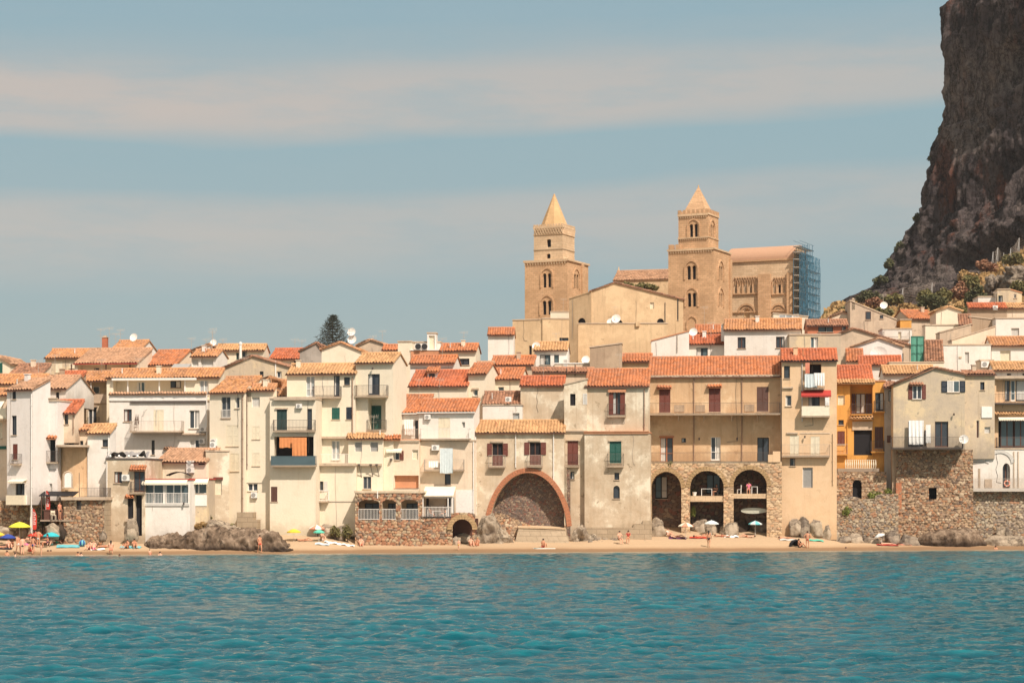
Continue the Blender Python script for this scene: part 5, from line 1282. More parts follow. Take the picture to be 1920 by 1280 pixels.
for i in range(n+1):   # interlaced lattice belt
    x = U0+i*w_
    if i < n: mb.prism([(x, ms-.16, zb_), (x+.14, ms-.16, zb_), (x+w_+.14, ms-.16, z2-.25), (x+w_, ms-.16, z2-.25)], (0, .14, 0)); mb.prism([(x+w_, ms-.2, zb_), (x+w_+.14, ms-.2, zb_), (x+.14, ms-.2, z2-.25), (x, ms-.2, z2-.25)], (0, .14, 0))
    mb.prism([(U1+.16, ms+(V2-ms)*i/(n+1), zb_), (U1+.16, ms+(V2-ms)*(i+.3)/(n+1), zb_), (U1+.16, ms+(V2-ms)*(i+1.3)/(n+1), z2-.25), (U1+.16, ms+(V2-ms)*(i+1)/(n+1), z2-.25)], (-.14, 0, 0))
mb.box(U0-.12, U1+.12, ms-.12, V2+.12, zb_-.12, zb_); mb.build('lattice_belt', 'ashlar_pale', h.root)
mb = MB(); merlons(mb, U0-.1, U1+.1, ms-.1, V2+.1, z2+.152, .4, .3, .8, .2); mb.build('battlement', 'ashlar_pale', h.root)
mb = MB(); cu, cv = (U0+U1)/2, (ms+V2)/2; zb_ = z2+.15; za = h.z(367, cu, cv); rr = (U1-U0)*.46; n = 8
bs = [(cu+rr*math.cos(math.pi/8+i*math.pi/4), cv+rr*math.sin(math.pi/8+i*math.pi/4), zb_) for i in range(n)]
tp = [(cu+.22*math.cos(math.pi/8+i*math.pi/4), cv+.22*math.sin(math.pi/8+i*math.pi/4), za) for i in range(n)]
for i in range(n): mb.quad(bs[i], bs[(i+1) % n], tp[(i+1) % n], tp[i])
mb.quad(*tp); o = mb.build('spire', 'spire', h.root)
mb = MB(); mb.ball((cu, cv, za+.1), .2, .2, .25, 8, 6); mb.build('finial', 'spire', o)
# right tower
h = tower('right bell tower of the cathedral, square pyramid spire, beside the choir', 1253, 1338, 1370, 465, 620, 378, None, None)
s = h.W; V1 = sidev(h, 1370, s); ZT = h.z(469, s/2)
b1 = (h.u(1285), h.u(1308), h.z(524), h.z(490)); b2 = (h.u(1286), h.u(1308), h.z(575), h.z(541)); b3 = (h.u(1289), h.u(1306), h.z(618), h.z(594))
sv = lambda x0_, x1_, y0_, y1_, U=s: (sidev(h, x0_, U), sidev(h, x1_, U), h.z(y1_, U, 4), h.z(y0_, U, 4))
s1, s2 = sv(1347, 1356, 490, 526), sv(1347, 1356, 541, 575)
box_body(h, 0, s, 0, V1, 0, ZT, 'ashlar', bif_holes(*b1)+bif_holes(*b2), [(a, b, c, d, .3, e) for q in (s1, s2) for a, b, c, d, _, e in bif_holes(*q)])
for q in (b1, b2, b3): bifora(h, *q)
for q in (s1, s2): bifora(h, *q, side=True, U=s)
for q in bif_holes(*b1)+bif_holes(*b2): mb = MB(); mb.box(q[0], q[1], .5, .52, q[2], q[3]); mb.build('window', 'void', h.root)
mb = MB(); mb.box(-.2, s+.2, -.2, V1+.2, ZT+.003, ZT+.3); arcade(mb, 0, s, ZT-.5, .5); mb.build('cornice', 'ashlar_pale', h.root)
mb = MB(); merlons(mb, 0, .01+h.u(1275), 0, 1, ZT+.31, .9, .8, .4, .4); mb.build('battlement', 'ashlar', h.root)
mb = MB(); mb.box(s-.2, s+.3, V1-1, V1+.1, 0, ZT-1); mb.build('buttress', 'ashlar', h.root)
ms = .8; U0, U1 = h.u(1272, ms), h.u(1328, ms); z2 = h.z(402, U1, ms); V2 = ms+(U1-U0)*.97
w1 = (h.u(1290, ms), h.u(1311, ms), h.z(446, U0, ms), h.z(414, U0, ms)); sw_ = (sidev(h, 1331, U1), sidev(h, 1340, U1), h.z(447, U1, 4), h.z(415, U1, 4))
box_body(h, U0, U1, ms, V2, ZT+.31, z2, 'ashlar', [q for q in bif_holes(*w1)], [(a, b, c, d, .3, e) for a, b, c, d, _, e in bif_holes(*sw_)], 'upper_wall')
bifora(h, *w1, v=ms); bifora(h, *sw_, side=True, U=U1)
for q in bif_holes(*w1): mb = MB(); mb.box(q[0], q[1], ms+.5, ms+.52, q[2], q[3]); mb.build('window', 'void', h.root)
mb = MB(); zc = h.z(448, U0, ms); mb.box(U0-.12, U1+.12, ms-.12, V2+.12, zc, zc+.2); arcade(mb, U0, U1, zc-.4, .4, v=ms); mb.build('string_course', 'ashlar_pale', h.root)
mb = MB(); mb.box(U0-.15, U1+.15, ms-.15, V2+.15, z2+.003, z2+.3); arcade(mb, U0, U1, z2-.5, .45, v=ms); mb.build('upper_cornice', 'ashlar_pale', h.root)
mb = MB(); merlons(mb, U0-.15, U1+.15, ms-.15, V2+.15, z2+.302, .75, .5, .7, .3); mb.build('upper_battlement', 'ashlar', h.root)
mb = MB(); cu, cv = (U0+U1)/2, (ms+V2)/2; zb_ = z2+.3; za = h.z(349, cu, cv); rr = (U1-U0)*.40
bs = [(cu-rr, cv-rr, zb_), (cu+rr, cv-rr, zb_), (cu+rr, cv+rr, zb_), (cu-rr, cv+rr, zb_)]
for i in range(4): mb.quad(bs[i], bs[(i+1) % 4], (cu, cv, za))
o = mb.build('spire', 'ashlar', h.root)
mb = MB(); mb.ball((cu, cv, za), .13, .13, .2, 8, 6); mb.build('finial', 'spire', o)
# choir and transept
h = House('cathedral_choir', 'cathedral choir with a curved red-brown vault roof and a row of interlaced blind arches', 'church', 1364, 1488, None, 392, -25, 'cathedral buildings', zb=14, raw=True)
s = h.W; zW = h.z(487); holes = []
def zz(py, px): return h.z(py, h.u(px))
for x in (1381, 1409, 1462): a, b = h.u(x-2.5), h.u(x+2.5); holes.append((a, b, zz(549, x), zz(533, x), .5, .3))
for x, e in ((1400, 9),): a, b = h.u(x-6), h.u(x+6); holes.append((a, b, zz(599, x), zz(579, x), .5, .9))
mb = MB(); wallgrid(mb, 0, s, 0, zW, holes); mb.quad((s, 0, 0), (s, 9, 0), (s, 9, zW), (s, 0, zW)); mb.quad((0, 0, 0), (0, 9, 0), (0, 9, zW), (0, 0, zW)); mb.build('wall', 'ashlar_pale', h.root)
for q in holes: m2 = MB(); m2.box(q[0]-.1, q[1]+.1, .5, .52, q[2], q[3]); m2.build('window', 'void' if q[3]-q[2] < 2 else 'church', h.root)
mb = MB(); k = 12; ps = [(4.5-4.5*math.cos(math.pi*.5*i/k), zW+(h.z(460)-zW)*math.sin(math.pi*.5*i/k)) for i in range(k+1)]; ps += [(9-p, z) for p, z in ps[-2::-1]]
for (a, b), (c_, d) in zip(ps, ps[1:]): mb.prism([(-.1, a-.1, b), (s+.1, a-.1, b), (s+.1, c_-.1, d), (-.1, c_-.1, d)], (0, 0, .15))
mb.build('vault_roof', 'vault', h.root)
mb = MB(); mb.quad(*[(s, a, b-.02) for a, b in ps]); mb.quad(*[(0, a, b-.02) for a, b in reversed(ps)]); mb.build('roof_end', 'ashlar_pale', h.root)
mb = MB(); mb.box(-.05, s+.1, -.3, -.003, zW-.3, zW)
for x0_, x1_, y_ in ((1423, 1446, 515), (1477, 1487, 512)): mb.box(h.u(x0_), h.u(x1_), -.7, -.003, 0, zz(y_, x0_))
mb.build('buttress', 'ashlar', h.root)
mb = MB()
for xa, xb, n in ((1374, 1421, 5), (1448, 1475, 3)):
    ua, ub = h.u(xa), h.u(xb); w_ = (ub-ua)/n; zs = zz(534, xa); za = zz(521, xa); zb_ = zz(551, xa)
    for i in range(n+1): mb.box(ua+i*w_-.12, ua+i*w_+.12, -.28, -.003, zb_, zs)
    for i in range(-0, n):
        for off in (0, .5):
            a0 = ua+(i+off)*w_; a1 = a0+w_
            if a1 > ub+.1: continue
            ap = archpts(a0, a1, za, za-zs, 8, 1.5)
            for (p, q), (p2, q2) in zip(ap, ap[1:]): mb.prism([(p, -.25, q-.1), (p2, -.25, q2-.1), (p2, -.25, q2+.12), (p, -.25, q+.12)], (0, .22, 0))
    mb.box(ua-.1, ub+.1, -.3, -.003, zb_-.2, zb_-.002)
    pn = MB(); [pn.box(ua+(i+.28)*w_, ua+(i+.72)*w_, -.02, -.005, zb_+.2, zs-.1) for i in range(n) if not any(q[0] < ua+(i+.5)*w_+.5 and q[1] > ua+(i+.5)*w_-.5 and q[3]-q[2] < 2 for q in holes)]; pn.build('blind_panel', 'block', h.root)
mb.box(0, s, -.25, -.003, zz(585, 1400)-.1, zz(585, 1400)+.1); mb.build('blind_arcade', 'ashlar', h.root)
for x, r_ in ((1400, 14), (1460, 12)):
    a, b = h.u(x-r_), h.u(x+r_); mb = MB(); zt_ = zz(572, x); t_ = .35
    for g in (0, .55):
        ap = archpts(a+g, b-g, zt_-g, (b-a)/2-g, 12); ao = archpts(a+g-t_, b-g+t_, zt_-g+t_, (b-a)/2-g+t_, 12)
        for i in range(12): mb.prism([(ap[i][0], -.3+g*.3, ap[i][1]), (ap[i+1][0], -.3+g*.3, ap[i+1][1]), (ao[i+1][0], -.3+g*.3, ao[i+1][1]), (ao[i][0], -.3+g*.3, ao[i][1])], (0, .25-g*.3, 0))
    mb.build('portal_arch', 'ashlar', h.root)
CH = h
# blue scaffolding on the right face
sc = empty('scaffold', (h.X0+s*h.ca-.3*0, h.Y0+s*h.sa, 14), h.a); tag(sc, 'tall blue scaffolding wrapped in netting against the end of the cathedral choir', 'scaffolding')
Hs = h.z(462, s)-0; mb = MB(); LV = 12.0; X1 = 1.6; xs = [.4, X1]; lv = [h.z(y, s) for y in (590, 575, 560, 545, 531, 517, 502, 487, 474, 463)]
vs_ = [-1.4+i*1.05 for i in range(14)]
for v in vs_:
    top = h.z(462, s) if -.2 < v < 8 else h.z(487, s)
    if v > 9.5: top = h.z(496, s)
    for x in xs: mb.tube((x, v, 0), (x, v, top+RNG.uniform(-.2, .9)), .055, n=4)
for z in lv:
    ve = vs_[-1] if z < h.z(490, s) else 8
    for x in xs: mb.tube((x, vs_[0], z), (x, ve, z), .05, n=4); mb.tube((x, vs_[0], z+1), (x, ve, z+1), .035, n=4)
for i in range(0, len(vs_)-1, 2):
    for z0_, z1_ in zip(lv[:-2], lv[1:-1]): mb.tube((X1, vs_[i], z0_), (X1, vs_[i+1], z1_), .035, n=4)
mb.build('poles', 'scaff', sc)
mb = MB()
for z in lv: mb.box(xs[0], xs[1], vs_[0], vs_[-1] if z < h.z(490, s) else 8, z-.08, z)
mb.build('deck_boards', 'lightgrey', sc)
m, nt, b = mat0('mesh_net', .9, .1); tcn = coords(nt, rnd=False)
al = ramp(nt, [(0, .15), (.45, .25), (.6, .85), (1, .95)], noi(nt, tcn, .9, 4, .7)); b.inputs['Base Color'].default_value = (.055, .15, .22, 1); nt.links.new(al, b.inputs['Alpha']); M['mesh_net'] = m
V, Fc, o_ = [], [], 0
for z0_, z1_ in zip([0]+lv[:-2], lv[:-1]):
    ve = vs_[-1]; U_, Z_ = np.meshgrid(np.linspace(vs_[0], ve, 30), np.linspace(z0_, z1_, 4)); xx = X1+.06+.07*np.sin(U_*2.1+z0_)+RNG.normal(0, .02, U_.shape)
    V.append(np.stack([xx, U_, Z_], -1).reshape(-1, 3)); Fc.append(gridfaces(30, 4)+o_); o_ += 120
npmesh('netting', np.concatenate(V), np.concatenate(Fc), 'mesh_net', sc, smooth=True)
# nave with pinkish roof behind, and flank wall
h = House('cathedral_nave', 'low nave roof of the cathedral with pinkish tiles between the two towers', 'church', 1150, 1262, None, 398, -14, 'cathedral buildings', zb=14, raw=True)
zE = h.z(524); mb = MB(); wallgrid(mb, 0, h.W, 0, zE, []); mb.quad((0, 0, 0), (0, 9, 0), (0, 9, zE), (0, 4.5, zE+2.2), (0, 0, zE)); mb.build('wall', 'church', h.root)
L = math.hypot(4.5, 2.2); tileroof(h.root, (0, 0, zE), (1, 0, 0), (0, 4.5/L, 2.2/L), h.W, L, 't_pale')
mb = MB(); mb.tube((.2, 4.5, zE+2.2), (.2, 4.5, zE+3.1), .2, .08, 6); mb.build('finial', 'church', h.root)
# the great plain flank in front
h = house('huge plain sandstone-coloured church hall with a wide low gable and one red hatch', 1108, 1281, 546, None, 300, 'church', ('G', 1152, 530, 'd'), a=-2, D=12, yr=562, wins='''
1219 1226 567 579 r
1232 1245 597 607 ao
1148 1168 598 607 ao
1270 1272 560 600 k''', name='church_hall', cat='church', ext='''pipe 1247 567 640 iron
dish 1146 604 -1 .7
dish 1155 597 -1 .7
ant 1153 575 600 -1''')
house('shaded left flank of the huge plain church hall with an arched opening', 1067, 1109, 561, None, 302.5, 'church', ('F', 'church'), a=-34, D=8, yr=547, wins='1083 1098 596 606 ao', name='church_hall', cat='church')
house('lower plain annex in front of the huge church hall, stained with pale streaks', 1084, 1252, 607, None, 292, 'church', None, a=-2, D=6, name='church_annex', cat='church', ext='band 1192 1199 603 612 .3 church')
house('shaded left face of the plain stone block below the left bell tower', 961, 1017, 600, None, 288, 'church', None, a=-16, D=9, name='church_annex', cat='church', wins='992 997 648 665 o')
house('sunlit right face of the plain stone block below the left bell tower', 1017, 1067, 598, None, 286, 'church', None, a=6, D=9, name='church_annex', cat='church', wins='1049 1066 633 655 k')
house('pale wall with a top rail between the left bell tower and the church hall', 1032, 1068, 585, None, 310, 'cream', None, a=-2, D=5, name='church_annex', cat='church', ext='ant 1056 560 590 1')
# ================= ground, sea, hill, cliff =================
def sm(x, a, b): t_ = max(0, min(1, (x-a)/(b-a))); return t_*t_*(3-2*t_)
def hillz(x, y):
    z = ground(x, y); px = x/max(y, 1)*F+960
    if y > 285 and px > 1380:
        a = sm(px, 1440, 1570); z += a*(25+min(15, max(0, px-1740)*.078))*sm(y, 290, 500)
        z += a*1.3*noise.fractal(Vector((x*.06, y*.06, 2)), .6, 2, 5)*min(1, (y-285)/40)
    return z
# beach
xs = np.linspace(-140, 160, 501); ys = np.linspace(180, 222, 140); V = []
for y in ys:
    for x in xs:
        z = ground(x, y); z += .05*noise.noise(Vector((x*.35, y*.6, 0)))+.03*noise.noise(Vector((x*1.3, y*1.6, 3))); V.append((x, y, max(z, -1.5)))
m, nt, b = mat0('sand', .95, .1); v = coords(nt, rnd=False)
tcs = N(nt, 'TexCoord'); sps = N(nt, 'SeparateXYZ'); nt.links.new(tcs.outputs['Object'], sps.inputs[0])
zn = mth(nt, 'ADD', sps.outputs[2], mth(nt, 'MULTIPLY', mth(nt, 'SUBTRACT', noi(nt, v, .35, 3), .5), .12))
c = ramp(nt, [(0, (.22,.14,.08)), (.25, (.27,.165,.09)), (.34, (.41,.275,.165)), (.5, (.47,.335,.21)), (1, (.46,.33,.21))], mth(nt, 'ADD', mth(nt, 'MULTIPLY', zn, .9), .05))
c = mix(nt, 1.0, c, ramp(nt, [(0, .8), (.5, 1), (1, 1.1)], noi(nt, v, 2.5, 7, .75)), 'MULTIPLY')
nt.links.new(c, b.inputs['Base Color']); bump(nt, b, noi(nt, v, 4, 7, .75), .5, .08); M['sand'] = m
tag(npmesh('beach', V, gridfaces(501, 140), 'sand', smooth=True), kind='structure')
# ground under and behind the town
xs = np.linspace(-260, 330, 150); ys = np.concatenate([np.linspace(221, 300, 20), np.linspace(305, 640, 70)]); V = [(x, y, hillz(x, y)-.25) for y in ys for x in xs]
m, nt, b = mat0('earth', .95, .1); v = coords(nt, rnd=False)
c = ramp(nt, [(.3, (.20,.13,.07)), (.42, (.34,.22,.11)), (.52, (.42,.28,.14)), (.6, (.30,.22,.12)), (.7, (.14,.13,.06))], noi(nt, v, .12, 8, .7))
c = mix(nt, 1.0, c, ramp(nt, [(0, .6), (.5, 1), (1, 1.25)], noi(nt, v, 1.2, 7, .75)), 'MULTIPLY'); nt.links.new(c, b.inputs['Base Color']); bump(nt, b, noi(nt, v, .8, 8, .75), .8, .5); M['earth'] = m
tag(npmesh('hillside', V, gridfaces(150, 90), 'earth', smooth=True), kind='structure')
mb = MB(); mb.quad((-3000, 640, -2), (-260, 640, -2), (-260, 180, -2), (-3000, 180, -2)); mb.quad((330, 180, -2), (330, 640, -2), (3000, 640, -2), (3000, 180, -2)); mb.quad((-3000, 3000, -2), (3000, 3000, -2), (3000, 640, -2), (-3000, 640, -2)); tag(mb.build('plain', 'earth'), kind='structure')
# sea
NC, NR = 950, 880; an = np.linspace(-.50, .50, NC); rr = 38*np.exp(np.linspace(0, math.log(232/38), NR))
# finer columns inside the picture
an = np.sign(an)*(np.abs(an)*.62+np.abs(an)**3*4.2*.36)
A_, R_ = np.meshgrid(an, rr); Xs = R_*np.sin(A_); Ys = R_*np.cos(A_); Zs = np.zeros_like(Xs); DX = np.zeros_like(Xs); DY = np.zeros_like(Xs)
wr = np.random.default_rng(11)
for i in range(120):
    L = .42*(4.2/.42)**wr.random()**1.25; th = R(-84)+wr.normal(0, .6); k = 2*math.pi/L; a_ = .0080*L**.62*wr.uniform(.5, 1.2); ph = wr.uniform(0, 6.28)
    q = k*(Xs*math.cos(th)+Ys*math.sin(th))+ph; fade = np.clip((L/(R_*.004))-.5, 0, 1)
    Zs += a_*np.sin(q)*fade; DX -= .8*a_*math.cos(th)*np.cos(q)*fade; DY -= .8*a_*math.sin(th)*np.cos(q)*fade
pxs = Xs/np.maximum(Ys, 1)*F+960; n_ = Ys-5-9*np.clip((pxs-960)/960, -1.4, 1.4); dep = (194.7-n_)*.15
wind = .78+.28*np.sin(Xs*.11+Ys*.05+1)*np.sin(Ys*.13-Xs*.04)+.18*np.sin(Xs*.31-Ys*.22+2)*np.sin(Ys*.37+.5); damp = np.clip(dep/1.2, .12, 1)*wind; Zs *= damp
att = np.stack([np.clip(dep/1.1, 0, 1), np.clip(.5+Zs*1.6, 0, 1), damp, np.ones_like(dep)], -1).reshape(-1, 4)
m, nt, b = mat0('seawater', .09, .5); b.inputs['IOR'].default_value = 1.17; b.inputs['Specular Tint'].default_value = (.68, .92, 1, 1)
at = N(nt, 'Attribute', attribute_name='stone'); sp = N(nt, 'SeparateColor'); nt.links.new(at.outputs['Color'], sp.inputs[0])
v = coords(nt, (.5, 1, 1), False); vw = coords(nt, (.45, 1.3, 1), False)
c = ramp(nt, [(.1, (.002,.034,.050)), (.45, (.003,.066,.088)), (.7, (.005,.100,.124)), (.95, (.010,.150,.170))], mth(nt, 'ADD', sp.outputs[1], mth(nt, 'MULTIPLY', mth(nt, 'SUBTRACT', noi(nt, vw, .9, 6, .7), .5), 1.5)))  # crests coloured lighter by wave height, imitating light passing through them
c = mix(nt, ramp(nt, [(0, 1), (.12, .9), (.45, .25), (1, 0)], sp.outputs[0]), c, (.42, .36, .25))
nt.links.new(c, b.inputs['Base Color'])
v1 = coords(nt, (.55, 1.2, 1), False); hh = mth(nt, 'ADD', noi(nt, v1, 2.2, 4, .6), mth(nt, 'MULTIPLY', noi(nt, v1, 7.0, 3, .6), .35)); bump(nt, b, hh, .8, .12)
M['seawater'] = m
tag(npmesh('sea', np.stack([Xs+DX*damp, Ys+DY*damp, Zs], -1).reshape(-1, 3), gridfaces(NC, NR)[:, ::1], 'seawater', attr=att, smooth=True), kind='structure')
mb = MB(); mb.quad((-600, -60, -1.2), (600, -60, -1.2), (600, 195, -1.2), (-600, 195, -1.2)); tag(mb.build('seabed', 'sand'), kind='structure')
# ---- the great cliff
m, nt, b = mat0('cliff', .95, .05); v = coords(nt, (1, 1, .22), False); v2 = coords(nt, (1, 1, 1), False)
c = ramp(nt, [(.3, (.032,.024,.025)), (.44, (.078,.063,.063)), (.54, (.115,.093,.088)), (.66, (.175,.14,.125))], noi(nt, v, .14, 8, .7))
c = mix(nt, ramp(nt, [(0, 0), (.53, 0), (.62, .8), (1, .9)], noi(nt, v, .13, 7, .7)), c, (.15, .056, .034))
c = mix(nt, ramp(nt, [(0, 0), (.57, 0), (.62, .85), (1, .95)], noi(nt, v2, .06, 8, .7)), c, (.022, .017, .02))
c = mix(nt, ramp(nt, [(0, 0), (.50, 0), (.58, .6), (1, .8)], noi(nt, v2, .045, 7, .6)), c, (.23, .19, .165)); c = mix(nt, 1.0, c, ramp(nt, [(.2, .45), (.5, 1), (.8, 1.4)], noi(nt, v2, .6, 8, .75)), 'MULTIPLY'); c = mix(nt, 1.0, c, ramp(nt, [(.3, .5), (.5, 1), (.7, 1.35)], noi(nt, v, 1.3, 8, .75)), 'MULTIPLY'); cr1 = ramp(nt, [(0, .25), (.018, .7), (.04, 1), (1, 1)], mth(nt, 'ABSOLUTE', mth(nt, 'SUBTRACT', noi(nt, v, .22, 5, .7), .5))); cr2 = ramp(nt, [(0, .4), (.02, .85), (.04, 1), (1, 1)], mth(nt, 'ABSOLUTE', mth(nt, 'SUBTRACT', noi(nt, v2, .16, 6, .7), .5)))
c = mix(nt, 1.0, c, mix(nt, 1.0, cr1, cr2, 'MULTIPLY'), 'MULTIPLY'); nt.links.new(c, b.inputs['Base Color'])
bump(nt, b, mth(nt, 'ADD', noi(nt, v2, .45, 9, .75), mth(nt, 'MULTIPLY', noi(nt, v, .5, 6, .7), .6)), 1.0, 1.4); M['cliff'] = m
prof = [(-60, 1800), (-20, 1790), (0, 1779), (14, 1768), (40, 1765), (110, 1768), (200, 1771), (232, 1771), (262, 1758), (300, 1744), (345, 1734), (398, 1722), (430, 1706), (470, 1678), (500, 1662), (525, 1640), (545, 1618), (560, 1590), (585, 1555), (620, 1500)]
HOL = [(31, 112, 8, 5, 7), (20, 94, 5, 2.5, 3), (28, 79, 6, 8, 5), (12, 72, 4, 7, 3), (36, 62, 11, 5, 6), (9, 88, 2.5, 6, 2), (40, 96, 6, 9, 4), (3, 104, 2, 8, 1.2)]
YC = 520; ztab = [(6+(921-r_)/F*YC, (p-960)/F*YC) for r_, p in prof]; ztab.sort()
zt_ = np.array([a for a, _ in ztab]); xt_ = np.array([b_ for _, b_ in ztab])
zs = np.linspace(44, zt_[-1]+4, 250); ts = np.concatenate([np.linspace(-40, -6, 12), np.linspace(-5.5, 50, 190), np.linspace(54, 170, 20)]); V = []
for z in zs:
    x0 = float(np.interp(z, zt_, xt_)); top = max(0, (z-(zt_[-1]-2)))
    for t_ in ts:
        if t_ < 0: x = x0+.02*t_*t_+abs(t_)*.25; y = YC+abs(t_)*1.0
        else: x = x0+.30*t_+.004*t_*t_; y = YC-.95*t_
        e = sm(t_, -3, 6); p = Vector((x*.05, y*.05, z*.022)); d = noise.fractal(Vector((x*.06, y*.06, z*.012)), .7, 2.1, 3)*2.6-1.2+abs(noise.fractal(Vector((x*.25, y*.25, z*.03)), .85, 2.1, 5))*3.4+noise.fractal(Vector((x*.55, y*.55, z*.13)), .9, 2.2, 6)*1.3
        # overhanging hollow, and the undercut along the foot
        for ht, hz_, rt, rz, dd_ in HOL: d -= dd_*math.exp(-((t_-ht)/rt)**4-((z-hz_-(t_-ht)*.35)/rz)**4)
        w_ = .10+.9*e; jag = noise.fractal(Vector((z*.12, t_*.05, 9)), .8, 2.1, 5)*1.6
        V.append((x-d*.93*w_+jag*(1-e*.6), y-d*.35*w_, z+d*.12))
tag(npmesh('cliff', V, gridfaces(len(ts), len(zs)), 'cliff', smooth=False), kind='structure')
# ---- rocks
def rock(label, x0, x1, y0, y1, Y, dep=None, m='rock', seed=0, group=None, rough=.28, name='boulder', nu=34, nv=22):
    Yw = Y+Yo((x0+x1)/2); a = (x0-960)/F*Yw; b = (x1-960)/F*Yw; zt = HC+(YH-y0)/F*Yw; zb = HC+(YH-y1)/F*Yw-.25
    rx = (b-a)/2*1.3; rz = (zt-zb)*.6; ry = dep or rx*.8; V = []; rg = random.Random(seed*7+1); PL = []
    for _ in range(16):
        q = Vector((rg.gauss(0, 1), rg.gauss(0, 1), rg.gauss(.1, .8))).normalized(); PL.append((q, rg.uniform(.62, .95)))
    for j in range(nv+1):
        th = math.pi*j/nv
        for i in range(nu):
            ph = 2*math.pi*i/nu; d = Vector((math.sin(th)*math.cos(ph), math.sin(th)*math.sin(ph), math.cos(th)))
            s_ = min(h_/max(.05, d.dot(q)) for q, h_ in PL); s_ = min(s_, 1.15); d2 = d
            s_ = s_*(1+rough*.45*noise.fractal(d*2.2+Vector((seed*3.7, seed*1.3, seed)), .8, 2.1, 5))
            V.append((d2.x*rx*s_, d2.y*ry*s_, max(-(zt-zb)*.4, d2.z*rz*s_)))
    Fc = [(j*nu+i, j*nu+(i+1) % nu, (j+1)*nu+(i+1) % nu, (j+1)*nu+i) for j in range(nv) for i in range(nu)]
    o = npmesh(name, V, Fc, m, smooth=False); o.location = ((a+b)/2, Yw, zb+(zt-zb)*.4); return tag(o, label, 'rock', group)
def ridge(label, prof, yb, Y, dep, m, name='rock_outcrop', seed=0, amp=.5, undercut=.5):
    Yw = Y+Yo(prof[len(prof)//2][0]); P = [((p-960)/F*Yw, HC+(YH-r_)/F*Yw) for p, r_ in prof]; zb = HC+(YH-yb)/F*Yw-.3
    x0, x1 = P[0][0], P[-1][0]; nx = int((x1-x0)/.09); nc = 46; V = []
    xs_ = [q[0] for q in P]; zs_ = [q[1] for q in P]
    for i in range(nx+1):
        x = x0+(x1-x0)*i/nx; zt = float(np.interp(x, xs_, zs_)); taper = min(1, (x-x0)/1.6+.05, (x1-x)/2.2+.05); H_ = max(.1, zt-zb)
        for j in range(nc):
            a_ = math.pi*j/(nc-1); cy, cz = -math.cos(a_), math.sin(a_); cy = math.copysign(abs(cy)**.55, cy); cz = cz**.5
            y = cy*dep*taper; z = cz*H_; p = Vector((x*.55+seed, y*.55, z*.55))
            f = noise.fractal(p, .75, 2.1, 5)*amp*.8-abs(noise.fractal(Vector((x*.55+seed, y*.4, z*.5)), .8, 2.2, 5))*amp*1.6+noise.fractal(Vector((x*1.2, y*1.2, z*4)), .8, 2.1, 4)*amp*.35
            if y < 0 and z < .7: f -= undercut*(1-z/.7)*(.5+noise.noise(Vector((x*.5, seed, 0))))
            V.append((x+f*.3, y+cy*f, z+cz*f*.8))
    ox = (x0+x1)/2; V = [(a-ox, b, c) for a, b, c in V]
    o = npmesh(name, V, gridfaces(nc, nx+1)[:, ::-1], m, smooth=False); o.location = (ox, Yw, zb); return tag(o, label, 'rock')
ridge('big dark ridged rock lying along the sand below the glazed veranda', [(262, 1024), (285, 1006), (320, 998), (350, 999), (380, 990), (400, 983), (425, 990), (445, 992), (470, 990), (500, 994), (520, 996), (532, 1012), (548, 1026), (582, 1033)], 1037, 199.0, 3.0, 'rock_brown', seed=3, amp=.48, undercut=1.6)
ridge('pale rocky slope behind the big dark rock, bushes growing on it', [(330, 1000), (352, 985), (385, 978), (410, 974), (432, 980), (452, 990), (470, 996)], 1004, 201.6, 1.6, 'rock_pale', seed=8, amp=.35, undercut=0)
ridge('huge smooth dark boulder under the rubble sea wall at the right', [(1712, 1018), (1722, 1004), (1745, 996), (1775, 990), (1810, 988), (1832, 993), (1846, 1010), (1850, 1020)], 1027, 200.5, 2.2, 'rock_brown', seed=5, amp=.3, undercut=.9)
ridge('long low concrete-like rock ledge at the right edge of the shore', [(1840, 1012), (1856, 1004), (1890, 1003), (1930, 1006), (1990, 1008)], 1027, 200.9, 1.6, 'rock_pale', seed=15, amp=.18, undercut=.2)
ridge('pile of pale broken rubble at the left foot of the big arch', [(884, 1018), (896, 985), (905, 966), (925, 962), (940, 985), (958, 1002), (966, 1018)], 1024, 203.6, 1.2, 'rock_pale', seed=12, amp=.45, undercut=.2)
ridge('jumble of pale rocks with deep shadows at the right foot of the big arch', [(1068, 1018), (1076, 992), (1092, 984), (1104, 1000), (1118, 1004), (1138, 1018)], 1024, 203.2, 1.2, 'rock_pale', seed=19, amp=.6, undercut=.5)
